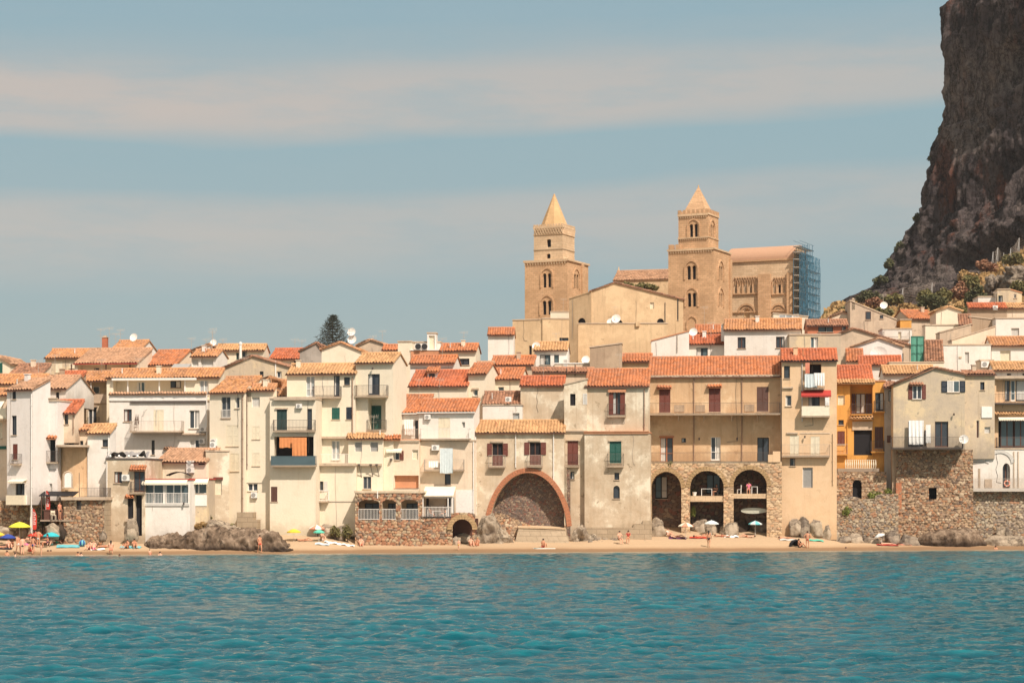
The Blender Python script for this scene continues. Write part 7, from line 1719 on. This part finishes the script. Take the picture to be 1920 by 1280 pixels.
for l, px, py, pose, rz, sk_, hr, wr_ in [
    ('person in grey blue trunks seen from behind, standing in the crowd below the red parasol', 72, 1026, 'akimbo', 170, 'skin_tan', 'dark', 's:palecloth'),
    ('person in white shirt and dark shorts under the yellow parasol', 44, 1008, 'raise', 150, 'skin_tan', 'brown', 't:whitepaint s:black'),
    ('person in a purple dress sitting up right of the grey-trunked bather', 88, 1026, 'chair', -60, 'skin_tan', 'darkL', 't:purple s:purple'),
    ('person in dark shorts standing at the waterline, leftmost wader', 42, 1040, 'stand', 200, 'skin_light', 'dark', 's:black'),
    ('person in blue shorts bending beside the leftmost wader', 62, 1039, 'walk', 160, 'skin_tan', 'dark', 's:blue'),
    ('person in a red top crouched near the water right of the blue-shorted one', 57, 1033, 'sit', 40, 'skin_tan', 'darkL', 'b:red'),
    ('child in yellow shorts at the waterline below the purple dress', 77, 1041, 'stand', 120, 'skin_light', 'brown', 's:yellowcloth'),
    ('person lying on a dark towel at the far left of the beach', 6, 1027, 'lie', 15, 'skin_tan', 'dark', 's:navy'),
    ('person sitting hugging their knees right of the dark towel', 16, 1027, 'sit', 30, 'skin_light', 'darkL', 'b:redsheet'),
    ('person sitting in the shade of the aqua parasol', 118, 1014, 'sit2', 25, 'skin_tan', 'dark', 's:redsheet'),
    ('person lying back against the rubble below the pale blue parasol', 150, 1012, 'lie', 10, 'skin_light', 'brown', 'b:aqua'),
    ('person in pink sitting left of the blue beach ball group', 168, 1030, 'sit', -20, 'skin_light', 'brownL', 'b:purple'),
    ('person sitting right of the pink bather with legs stretched', 176, 1030, 'sit2', 20, 'skin_light', 'fair', 's:magenta'),
    ('person lying face down in the middle of the left beach', 196, 1026, 'prone', 5, 'skin_tan', 'dark', 's:red'),
    ('long-haired person crouching at the waterline alone', 208, 1039, 'chair', 190, 'skin_light', 'darkL', 'b:salmon'),
    ('person in black briefs standing before the tall black doorway', 229, 1013, 'akimbo', 20, 'skin_tan', 'brown', 's:black'),
    ('person with dark hair sitting left on the aqua towel by the rock', 238, 1028, 'sit', -30, 'skin_tan', 'dark', 'b:navy'),
    ('person with curly black hair sitting right on the aqua towel by the rock', 252, 1027, 'sit', 20, 'skin_tan', 'darkL', 'b:black'),
    ('small child sitting in the shallows before the big rock', 281, 1040, 'sit', 170, 'skin_light', 'brown', 's:salmon'),
    ('person in red trunks wading in front of the big dark rock', 487, 1036, 'walk', 30, 'skin_tan', 'dark', 's:red'),
    ('person lying with raised knees under the green parasol', 570, 1014, 'lie', -5, 'skin_tan', 'dark', 's:black'),
    ('person sitting upright beside the green parasol pole', 604, 1013, 'sit', 30, 'skin_light', 'brown', 'b:whitepaint'),
    ('person sitting bent forward at the left foot of the rubble arcade', 677, 1023, 'sit', 10, 'skin_light', 'dark', 's:salmon'),
    ('child in yellow shorts walking at the waterline below the rubble arcade', 860, 1031, 'walk', -20, 'skin_light', 'fair', 's:yellowcloth'),
    ('left of two people sitting before the little stone arch', 883, 1023, 'sit', 15, 'skin_light', 'brown', 'b:redsheet'),
    ('right of two people sitting before the little stone arch', 895, 1023, 'sit', -15, 'skin_tan', 'fair', 's:salmon'),
    ('person sitting on the blue and white board in front of the big arch', 1019, 1026, 'sit2', 160, 'skin_tan', 'dark', 'b:redsheet'),
    ('person sitting on the stones, left of the pair under the stained house', 1162, 1019, 'chair', 20, 'skin_light', 'dark', 'b:black'),
    ('person in red sitting on the stones, right of the pair under the stained house', 1178, 1018, 'chair', -10, 'skin_tan', 'dark', 't:redsheet'),
    ('person bending near the first terrace arch in a white top', 1253, 1006, 'sit', 60, 'skin_light', 'brown', 't:whitepaint'),
    ('woman with long dark hair walking towards the water before the middle arch', 1329, 1026, 'walk', 170, 'skin_tan', 'darkL', 'b:black'),
    ('person lying on an orange towel left of the long-haired walker', 1314, 1007, 'lie', 10, 'skin_tan', 'dark', 's:black'),
    ('two-tone sunbather lying before the pier of the middle and right arches', 1354, 1006, 'prone', -5, 'skin_tan', 'brown', 'b:redsheet'),
    ('person lying under the pale umbrella of the right arch', 1402, 1007, 'lie', 170, 'skin_light', 'dark', 's:orangewood'),
    ('person in red trunks standing by the small black tent', 1514, 1027, 'akimbo', 175, 'skin_tan', 'dark', 's:redsheet'),
    ('person in a dark swimsuit crouching beside the black tent', 1499, 1026, 'sit', 90, 'skin_tan', 'dark', 'b:black'),
    ('person lying on the grey cloth left of the black tent', 1474, 1010, 'prone', 0, 'skin_tan', 'dark', 's:navy'),
    ('person in a navy swimsuit sitting under the dark blue umbrella', 22, 1024, 'sit2', -20, 'skin_tan', 'darkL', 'b:navy'),
    ('person lying in the shade right of the lemon yellow umbrella', 52, 1012, 'lie', 20, 'skin_light', 'brown', 's:salmon'),
    ('person in an orange swimsuit sitting under the red umbrella', 63, 1019, 'sit', 50, 'skin_tan', 'brown', 'b:orangecloth'),
    ('person with a straw-coloured head sitting beside the purple dress', 96, 1022, 'sit', -10, 'skin_light', 'fair', 's:aqua'),
    ('person lying on their back between the black tent and the rubble terrace', 142, 1015, 'lie', -10, 'skin_tan', 'dark', 's:black'),
    ('person in green shorts sitting just right of the turquoise umbrella', 107, 1018, 'sit2', 60, 'skin_dark', 'dark', 's:greencloth'),
    ('person in white shorts wading left of the lone crouching bather', 34, 1037, 'walk', 40, 'skin_tan', 'brown', 's:whitepaint'),
    ('person lying on the dark red towel near the first terrace arch', 1270, 1008, 'lie', 5, 'skin_light', 'darkL', 'b:red'),
    ('sunbather on a red towel at the foot of the rubble bastion', 1664, 1021, 'prone', 0, 'skin_light', 'dark', 's:salmon')]:
    sc_ = .62 if 'child' in l else 1.0
    person(l, onbeach(px, py), pose, rz, sk_, hr, wr_, sc_, BP)
for k, (px, py, sink, rz, l) in enumerate([(13, 1041, 1.25, 0, 'leftmost swimmer, only dark head and shoulders above the water'), (29, 1043, 1.35, 90, 'swimmer second from the left, low in the water'), (90, 1039, 1.3, 20, 'left head of a close pair of swimmers'), (95, 1039, 1.3, -20, 'right head of a close pair of swimmers'),
    (146, 1040, 1.42, 0, 'left of two dark heads in the shallows'), (152, 1041, 1.42, 0, 'right of two dark heads in the shallows'), (224, 1043, 1.5, 0, 'pinkish swimmer nearly submerged left of the big rock'), (300, 1040, 1.4, 0, 'single head in the shallows in front of the big rock'),
    (1577, 1027, 1.45, 0, 'head of a bather in front of the shore rocks, left one'), (1586, 1031, 1.4, 0, 'dark head of a bather further out before the shore rocks'), (1867, 1030, 1.3, 0, 'lone dark-haired swimmer near the right edge'), (1906, 1024, 1.2, 30, 'pale swimmer beside the ledge at the right edge')]):
    person(l, onwater(px, py, sink), 'stand', rz, ('skin_tan', 'skin_light')[k % 2], 'dark', 's:navy', 1, 'swimmers in the shallows')
def umbrella(label, px, top, wpx, base, m, m2=None, tilt=0, group='beach umbrellas'):
    p = onbeach(px, base); o = empty('beach_umbrella', p, .3*px); o.rotation_euler = (R(tilt), 0, .3*px) if not tilt else (0, R(tilt), 0); tag(o, label, 'umbrella', group)
    sc_ = F/p.y; H_ = max(1.2, (base-top)/sc_); r_ = wpx/2/sc_; h_ = r_*.42; n = 8
    mb = MB(); mb.tube((0, 0, -.3), (0, 0, H_+.08), .02, n=6); mb.build('pole', 'whitepaint', o)
    for q in range(2 if m2 else 1):
        mb = MB()
        for i in range(n):
            if m2 and i % 2 != q: continue
            for j in range(5):
                f0, f1 = j/5, (j+1)/5; P = lambda f, a: (r_*f*math.cos(a)*(1-.06*math.sin((a-i*2*math.pi/n)/(2*math.pi/n)*math.pi)*f), r_*f*math.sin(a)*(1-.06*math.sin((a-i*2*math.pi/n)/(2*math.pi/n)*math.pi)*f), H_-h_*(f**1.6)-.0)
                for s_ in range(3):
                    a0 = (i+s_/3)*2*math.pi/n; a1 = (i+(s_+1)/3)*2*math.pi/n; mb.quad(P(f0, a0), P(f0, a1), P(f1, a1), P(f1, a0))
                    if j == 4: u_, v_ = P(1, a0), P(1, a1); mb.quad(u_, v_, (v_[0], v_[1], v_[2]-.09), (u_[0], u_[1], u_[2]-.09))
        mb.build('canopy', m if q == 0 else m2, o)
    mb = MB()
    for i in range(n): a = i*2*math.pi/n; mb.tube((0, 0, H_-h_*.9), (r_*.6*math.cos(a), r_*.6*math.sin(a), H_-h_*.5), .008, n=3)
    mb.build('ribs', 'whitepaint', o); return o
for a in [('wide lemon yellow beach umbrella at the left', 37, 978, 41, 1014, 'lime'), ('dark blue beach umbrella near the left edge', 15, 1003, 30, 1024, 'blue'), ('orange-yellow beach umbrella cut by the left edge', -3, 1000, 26, 1020, 'yellowcloth'),
    ('red beach umbrella behind the bather in grey trunks', 67, 998, 30, 1020, 'red'), ('turquoise beach umbrella, right of the red one', 96, 997, 32, 1022, 'teal'), ('flat pale blue beach umbrella below the rubble terrace', 155, 994, 27, 1014, 'aqua'),
    ('mustard yellow beach umbrella beside the big dark rock', 551, 991, 27, 1014, 'yellowcloth'), ('red and white beach umbrella behind the green one', 594, 988, 30, 1006, 'salmon', 'whitecloth'), ('small mint green beach umbrella', 598, 994, 22, 1015, 'greencloth'),
    ('salmon fringed beach umbrella against the pier left of the middle arch', 1286, 979, 30, 1010, 'salmon', 'creamcloth'), ('pale grey beach umbrella in the middle arch', 1334, 975, 28, 1003, 'palecloth'), ('pale mint beach umbrella in front of the right arch', 1416, 976, 26, 1004, 'palecloth', 'aqua')]:
    umbrella(*a)
umbrella('magenta beach umbrella lying tilted on the shore rocks', 1648, 992, 22, 1012, 'magenta', None, -62)
umbrella('grey-green beach umbrella set down beside the magenta one', 1655, 1000, 20, 1020, 'palecloth', None, -20)
def towel(label, px, py, w, d, m, rz=0, crumple=.03, cat='towel', name='beach_towel', group='towels on the sand'):
    p = onbeach(px, py); U, W_ = np.meshgrid(np.linspace(-w/2, w/2, 18), np.linspace(-d/2, d/2, 10)); c_, s_ = math.cos(R(rz)), math.sin(R(rz))
    Xw = U*c_-W_*s_; Yw = U*s_+W_*c_; Zz = np.array([[ground(p.x+a, p.y+b)-p.z for a, b in zip(r1, r2)] for r1, r2 in zip(Xw, Yw)])+.06+crumple*np.sin(U*7+px)*np.cos(W_*6)
    V = np.stack([Xw, Yw, Zz], -1).reshape(-1, 3); B = V-np.array([0, 0, .03]); Fc = gridfaces(18, 10); o = npmesh(name, np.concatenate([V, B]), np.concatenate([Fc, Fc[:, ::-1]+180]), m, smooth=True); o.location = p; tag(o, label, cat, group)
for a in [('long pale blue towel left of the blue ball', 128, 1024, 2.2, 1.4, 'aqua', 10), ('dark towel at the far left of the beach', 4, 1028, 1.9, .9, 'navy', 5), ('pink towel below the blue umbrella', 50, 1021, 1.6, .9, 'pinkcloth', 0), ('white towel right of the sitting pink bather', 183, 1030, 1.4, .8, 'whitecloth', 20),
    ('aqua towel left of the big rock', 245, 1026, 2.0, 1.0, 'aqua', 0), ('light blue towel before the green umbrella', 604, 1020, 1.4, .9, 'palecloth', 0), ('row of crumpled white towels in front of the two bushes', 636, 1020, 3.0, .8, 'whitecloth', 0, .1),
    ('orange towel at the middle terrace arch', 1309, 1008, 1.8, .7, 'red', 0), ('white towel heap before the pier between the arches', 1371, 1006, 1.5, .9, 'whitecloth', 0, .08), ('dark red towel near the first terrace arch', 1270, 1009, 1.8, .9, 'purple', 0, .06),
    ('grey cloth under the sunbather left of the black tent', 1478, 1012, 1.8, .9, 'lightgrey', 0), ('red towel on the rocks behind the red-trunked person', 1526, 1002, 1.4, .8, 'red', 0), ('striped turquoise towel right of the red-trunked person', 1530, 1013, 1.5, .9, 'greencloth', 0), ('red towel at the foot of the bastion', 1664, 1022, 2.2, .9, 'redsheet', 0),
    ('second pink towel at the foot of the bastion', 1692, 1021, 1.8, .8, 'salmon', 0), ('yellow towel on the rock above the water', 512, 996, .9, .7, 'yellowcloth', 0)][:-1]:
    towel(*a)
def thing(name, label, cat, px, py, build, loc=None, rz=0, group=None):
    o = empty(name, loc if loc is not None else onbeach(px, py), rz); tag(o, label, cat, group); build(o); return o
def ball(o):
    for k, m_ in enumerate(('blue', 'aqua')):
        mb = MB(); r_ = .33
        for i in range(12):
            if i % 2 != k: continue
            for j in range(8):
                P = lambda a, b: (r_*math.sin(b)*math.cos(a), r_*math.sin(b)*math.sin(a), r_+r_*math.cos(b)); a0, a1 = i*math.pi/6, (i+1)*math.pi/6; b0, b1 = j*math.pi/8, (j+1)*math.pi/8; mb.quad(P(a0, b0), P(a0, b1), P(a1, b1), P(a1, b0))
        mb.build('panel', m_, o, smooth=True)
thing('beach_ball', 'blue inflatable beach ball beside the long pale towel', 'ball', 154, 1024, ball)
def tent(w, m_):
    def f(o):
        mb = MB(); n = 10
        for i in range(n):
            for j in range(6):
                P = lambda a, b: (w/2*math.cos(a)*math.cos(b), w*.4*math.sin(a), w*.55*math.cos(a)*math.sin(b) if False else w*.5*math.cos(a)*math.sin(b)); a0, a1 = -1.4+2.8*i/n, -1.4+2.8*(i+1)/n; b0, b1 = math.pi*j/6, math.pi*(j+1)/6
                if 3 <= i and i < 20: mb.quad(P(a0, b0), P(a0, b1), P(a1, b1), P(a1, b0))
        mb.build('canopy', m_, o); t_ = MB()
        for b in (0, 1): t_.tube((-w/2+b*w, 0, 0), (0, 0, w*.52), .015, n=4)
        t_.build('poles', 'lightgrey', o)
    return f
thing('beach_tent', 'small black pop-up tent with a bather beside it', 'tent', 1492, 1024, tent(1.5, 'black'), rz=R(20))
thing('beach_tent', 'black tent among the bathers by the rubble terrace', 'tent', 134, 1013, tent(1.7, 'black'), rz=R(-20))
def boardmesh(L, W, m_, o, name='deck', axis=0, tail=.5):
    n = 20; mb = MB(); top = []; bot = []
    for i in range(n+1):
        t_ = i/n; hw = W/2*max(.02, math.sin(math.pi*min(1, t_**.8*.97+.01)))**.55; top.append((t_, hw))
    for (t0, a0), (t1, a1) in zip(top, top[1:]):
        x0, x1 = -L/2+L*t0, -L/2+L*t1; mb.quad((x0, -a0, .05), (x1, -a1, .05), (x1, a1, .05), (x0, a0, .05)); mb.quad((x0, -a0, -.04), (x0, a0, -.04), (x1, a1, -.04), (x1, -a1, -.04)); mb.quad((x0, -a0, -.04), (x1, -a1, -.04), (x1, -a1, .05), (x0, -a0, .05)); mb.quad((x0, a0, .05), (x1, a1, .05), (x1, a1, -.04), (x0, a0, -.04))
    mb.build(name, m_, o)
def paddle(o): boardmesh(2.3, .7, 'whitepaint', o); mb = MB(); mb.box(-1.0, -.1, -.3, .3, .052, .06); mb.build('deck_pad', 'aqua', o)
thing('paddle_board', 'blue and white paddle board at the waterline before the big arch', 'board', 1020, 1028, paddle, rz=.05)
p = TER; uu = (AA[2][0]+AA[2][1])/2+.5
def lw(h_, u, v, z): return Vector((h_.X0+u*h_.ca-v*h_.sa, h_.Y0+u*h_.sa+v*h_.ca, h_.zb+z))
def surf(o): boardmesh(2.9, .62, 'board', o); mb = MB(); mb.prism([(1.0, -.01, -.04), (1.25, -.01, -.04), (1.3, -.01, -.25)], (0, .02, 0)); mb.build('fin', 'greypaint', o)
o = empty('surfboard', lw(TER, uu, 1.0, TER.z(957)), TER.a); o.rotation_euler = (R(90), 0, TER.a); tag(o, 'long cream surfboard stored on its side under the right arch floor', 'surfboard'); surf(o)
def table(w, d, m_='whitepaint'):
    def f(o):
        mb = MB(); mb.box(-w/2, w/2, -d/2, d/2, .71, .75); mb.build('table_top', m_, o)
        for sx in (-1, 1):
            for sy in (-1, 1): mb = MB(); a, b = sx*(w/2-.04), sy*(d/2-.04); mb.box(a-.03, a+.03, b-.03, b+.03, 0, .709); mb.build('leg', m_, o)
    return f
def chair(m_='whitepaint'):
    def f(o):
        mb = MB(); mb.box(-.22, .22, -.22, .22, .42, .46); mb.build('seat', m_, o); mb = MB(); mb.box(-.2, .2, .20, .23, .70, .88); mb.box(-.2, .2, .2, .23, .55, .62); mb.build('backrest', m_, o)
        for sx in (-1, 1):
            for sy in (-1, 1): mb = MB(); a, b = sx*.19, sy*.19; mb.box(a-.02, a+.02, b-.02, b+.02, 0, .419 if sy < 0 else .92); mb.build('leg', m_, o)
    return f
f1, f2 = TER.z(929), TER.z(925)
thing('table', 'white table set at the edge of the middle arch floor', 'table', 0, 0, table(1.15, .8), lw(TER, TER.u(1325), .75, f1), TER.a)
thing('chair', 'dark chair right of the white table in the middle arch', 'chair', 0, 0, chair('iron'), lw(TER, TER.u(1343), .9, f1), TER.a+1.2)
thing('table', 'small white table at the right in the right-hand arch', 'table', 0, 0, table(.65, .65), lw(TER, TER.u(1415), .75, f2), TER.a)
thing('chair', 'white chair at the left in the right-hand arch', 'chair', 0, 0, chair(), lw(TER, TER.u(1386), .8, f2), TER.a-1.4)
thing('chair', 'white chair hidden behind the person in pink in the right-hand arch', 'chair', 0, 0, chair(), lw(TER, TER.u(1404), .75, f2), TER.a+.2)
person('person in a pink shirt seated in the right-hand arch', lw(TER, TER.u(1404), .7, f2-.06), 'chair', -10, 'skin_tan', 'dark', 't:pinkcloth s:pinkcloth')
person('person seated in the shade right of the white table in the middle arch', lw(TER, TER.u(1343), .85, f1-.06), 'chair', -60, 'skin_dark', 'dark', 't:navy s:black')
def pot(o): mb = MB(); mb.tube((0, 0, 0), (0, 0, .4), .16, .24, 12); mb.build('pot', 'whitepaint', o)
thing('flower_pot', 'white flower pot at the left side of the middle arch floor', 'pot', 0, 0, pot, lw(TER, TER.u(1302), .6, f1))
thing('table', 'white lunch table on the veranda', 'table', 0, 0, table(.9, .7), lw(VER, VER.W*.45, .9, 0), VER.a)
for k, (f_, l, w_) in enumerate(((.22, 'person with bare shoulders eating at the left of the veranda table', 's:navy'), (.68, 'person in a dark shirt eating at the right of the veranda table', 't:black s:navy'))):
    person(l, lw(VER, VER.W*f_, .9, -.06), 'chair', (70, -70)[k], 'skin_tan', 'dark', w_); thing('chair', ('left', 'right')[k]+' white chair at the veranda table', 'chair', 0, 0, chair(), lw(VER, VER.W*f_, .95, 0), VER.a+(1.2, -1.2)[k], 'white veranda chairs')
# terrace chairs on the yellow upper house
for k, (px, l) in enumerate(((597, 'reddish wooden chair, left on the yellow house terrace'), (612, 'reddish wooden chair, right on the yellow house terrace'))):
    thing('chair', l, 'chair', 0, 0, chair('orangewood'), world(px, 743.5, 207.2+Yo(px)), (1, -1)[k], 'wooden terrace chairs')
# life ring on the white walkway
def ring(o):
    for k, m_ in enumerate(('salmon', 'whitepaint')):
        mb = MB(); n = 24
        for i in range(n):
            if (i % 6 == 5) != (k == 1): continue
            a0, a1 = i*2*math.pi/n, (i+1)*2*math.pi/n; mb.tube((.28*math.cos(a0), 0, .28*math.sin(a0)), (.28*math.cos(a1), 0, .28*math.sin(a1)), .07, n=8)
        mb.build('ring' if k == 0 else 'band', m_, o)
thing('life_ring', 'orange life ring hanging on the white walkway railing', 'life ring', 0, 0, ring, lw(RW, RW.u(1888, -1.1), -1.12, RW.z(906)), RW.a)
# red banners and white mast
def banner(label, px, y0, y1, w, Y):
    Yw = Y+Yo(px); p = world(px, y1+14, Yw); sc_ = F/Yw; o = empty('banner_flag', p); tag(o, label, 'banner', 'red beach banners'); H_ = (y1+14-y0)/sc_; Hb = (y1-y0)/sc_; W_ = w/sc_; mb = MB(); mb.tube((0, 0, 0), (0, 0, H_+.1), .02, n=5); mb.build('pole', 'whitepaint', o)
    n = 14; V = []
    for i in range(n+1):
        t_ = i/n; z = H_-Hb*t_; ww = W_*min(1, .45+t_*2.0)*(1 if t_ < .92 else 1-(t_-.92)*3); s_ = .05*math.sin(t_*7+px); V += [(0.02, s_*.3, z), (ww, s_-.03, z-.05)]
    Fc = np.array([(2*i, 2*i+1, 2*i+3, 2*i+2) for i in range(n)]); V = np.array(V); B = V+np.array([0, .012, 0]); npmesh('cloth', np.concatenate([V, B]), np.concatenate([Fc, Fc[:, ::-1]+len(V)]), 'red', o)
    mb = MB(); k = 6      # pale block lettering, unreadable at this size
    for i in range(k):
        z = H_-Hb*(.22+.66*i/k); c = W_*.5; q = W_*.22; s_ = .05*math.sin((.22+.66*i/k)*7+px)*.6-.05
        mb.box(c-q, c+q, s_-.01, s_, z, z+.045); mb.box(c-q, c-q+.045, s_-.01, s_, z+.046, z+.16)
        if i % 2: mb.box(c+q-.045, c+q, s_-.01, s_, z+.046, z+.16)
    mb.build('lettering', 'whitepaint', o)
banner('red feather banner standing by the dark shrub, upper right of two', 86, 919, 958, 8, 201.2); banner('red feather banner right of the white mast, lower left of two', 61, 953, 992, 8, 199.6)
p = onbeach(57.5, 1010); o = empty('mast', p); tag(o, 'tall thin white mast with a short crossbar rising from the beach', 'mast'); H_ = HC+(YH-877)/F*p.y-p.z; mb = MB(); mb.tube((0, 0, 0), (0, 0, H_), .075, .05, 8); mb.build('pole', 'whitepaint', o); mb = MB(); mb.tube((-.2, 0, H_-.1), (.55, 0, H_-.15), .035, n=5); mb.build('crossbar', 'whitepaint', o)
# beach bar
def bar(o):
    mb = MB(); mb.box(-1.2, 1.6, 0, 2, .9, 1.0); mb.box(-1.1, 1.5, .05, .15, 0, .9); mb.build('counter', 'brown', o); mb = MB(); mb.box(-1.4, 1.8, -.2, 2.2, -.15, 0); mb.build('deck', 'concrete', o)
    for x in (-1.3, 1.7): mb = MB(); mb.tube((x, -.1, 0), (x, -.1, 2.3), .05, n=6); mb.build('post', 'brown', o)
    mb = MB(); mb.prism([(-1.5, -.3, 2.3), (1.9, -.3, 2.3), (1.9, 2, 2.7), (-1.5, 2, 2.7)], (0, 0, .08)); mb.build('roof', 'black', o)
thing('beach_bar', 'small dark wooden beach bar tucked beside the rubble terrace', 'beach bar', 0, 0, bar, world(103, 974, 200.8+Yo(103)))
person('person in an orange top standing at the dark beach bar', world(112, 974, 200.4+Yo(112)), 'stand', 60, 'skin_tan', 'brown', 't:salmon s:black')
thing('stool', 'pale wooden bar stool in front of the beach bar', 'stool', 0, 0, chair('creamwood'), world(100, 974, 200.5+Yo(100)), .5)
# pink cloth on the arch house, laundry rack
h = House('clothes_rack', 'pink and red washing on a small rack between two shuttered windows of the arch house', 'laundry', 965, 984, 866, 205.0, -4, None); mb = MB(); mb.tube((0, 0, .9), (h.W, 0, .9), .015, n=4); mb.tube((0, .5, .9), (0, 0, .9), .015, n=4); mb.tube((h.W, .5, .9), (h.W, 0, .9), .015, n=4); mb.build('rail', 'whitepaint', h.root)
clothmesh('cloth', 'pinkcloth', h.root, .05, h.W*.7, .3, .88, -.02); clothmesh('cloth', 'salmon', h.root, h.W*.6, h.W*.95, 0, .88, .02, .03, 2)
# ladder and stepladder on the white terrace house, tarps on the flat roof
def tarp(o):
    n = 26; U, W_ = np.meshgrid(np.linspace(-2.0, 2.0, n), np.linspace(-.9, .9, 12)); Z_ = .35+.28*np.sin(U*2.3)*np.cos(W_*3)+.12*np.sin(U*6+W_*4); npmesh('sheet', np.stack([U, W_, np.maximum(Z_, .02)], -1).reshape(-1, 3), gridfaces(n, 12), 'tarp', o)
    mb = MB(); [mb.ball((x, -.95, .15), .12, .12, .14) for x in (-1.5, -.6, .4, 1.3)]; mb.build('weights', 'whitecloth', o)
thing('tarpaulin', 'crumpled grey tarpaulin heaped on the flat roof above the black doorway', 'tarpaulin', 0, 0, tarp, world(240, 858, 202.8+Yo(240)), R(-8))
def tarp2(o): U, W_ = np.meshgrid(np.linspace(-1.2, 1.2, 16), np.linspace(-.6, .6, 8)); npmesh('sheet', np.stack([U, W_, .3+.35*np.cos(U*1.3)+.05*np.sin(W_*9)], -1).reshape(-1, 3), gridfaces(16, 8), 'black', o)
thing('tarpaulin', 'black tarpaulin hump on the red-edged veranda roof', 'tarpaulin', 0, 0, tarp2, world(336, 897, 201.6+Yo(336)), R(-8))
def ladder(o):
    mb = MB()
    for s_ in (-1, 1): mb.tube((.18*s_, -.35, 0), (.1*s_, 0, 1.7), .025, n=4); mb.tube((.18*s_, .35, 0), (.1*s_, 0, 1.7), .025, n=4)
    for i in range(5): z = .3+i*.28; mb.box(-.17, .17, -.33+i*.065, -.25+i*.065, z, z+.03)
    mb.build('frame', 'brown', o)
thing('stepladder', 'wooden stepladder standing on the long white terrace', 'ladder', 0, 0, ladder, world(257, 807, 211.6+Yo(257)))
for k in range(3):   # folded awning arms
    px = (272, 296, 332)[k]; Yw = 212.1+Yo(px); p = world(px, 788, Yw)
    def arm(o): mb = MB(); mb.tube((0, 0, 0), (0, -.9, 1.0), .025, n=4); mb.tube((0, -.9, 1.0), (.6, 0, 1.35), .025, n=4); mb.tube((0, -.9, -.4), (0, -.9, 1.0), .02, n=4); mb.build('arm', 'lightgrey', o)
    thing('awning_frame', ('left', 'middle', 'right')[k]+' bare folded awning frame over the long white terrace', 'awning frame', 0, 0, arm, p, 0, 'bare awning frames')
# ---- thin haze volume added over the whole place to lift the shadows
mb = MB(); mb.box(-520, 620, -40, 700, -2.3, 215); 
hm = bpy.data.materials.new('haze_air'); hm.use_nodes = True; hn = hm.node_tree; hn.nodes.clear(); ho = N(hn, 'OutputMaterial'); hv = N(hn, 'VolumePrincipled', i_Density=.00009, i_Anisotropy=.3)
hv.inputs['Color'].default_value = (.92, .90, .88, 1); hn.links.new(hv.outputs[0], ho.inputs['Volume']); M['haze_air'] = hm
tag(mb.build('haze', 'haze_air'), kind='stuff')
# =====
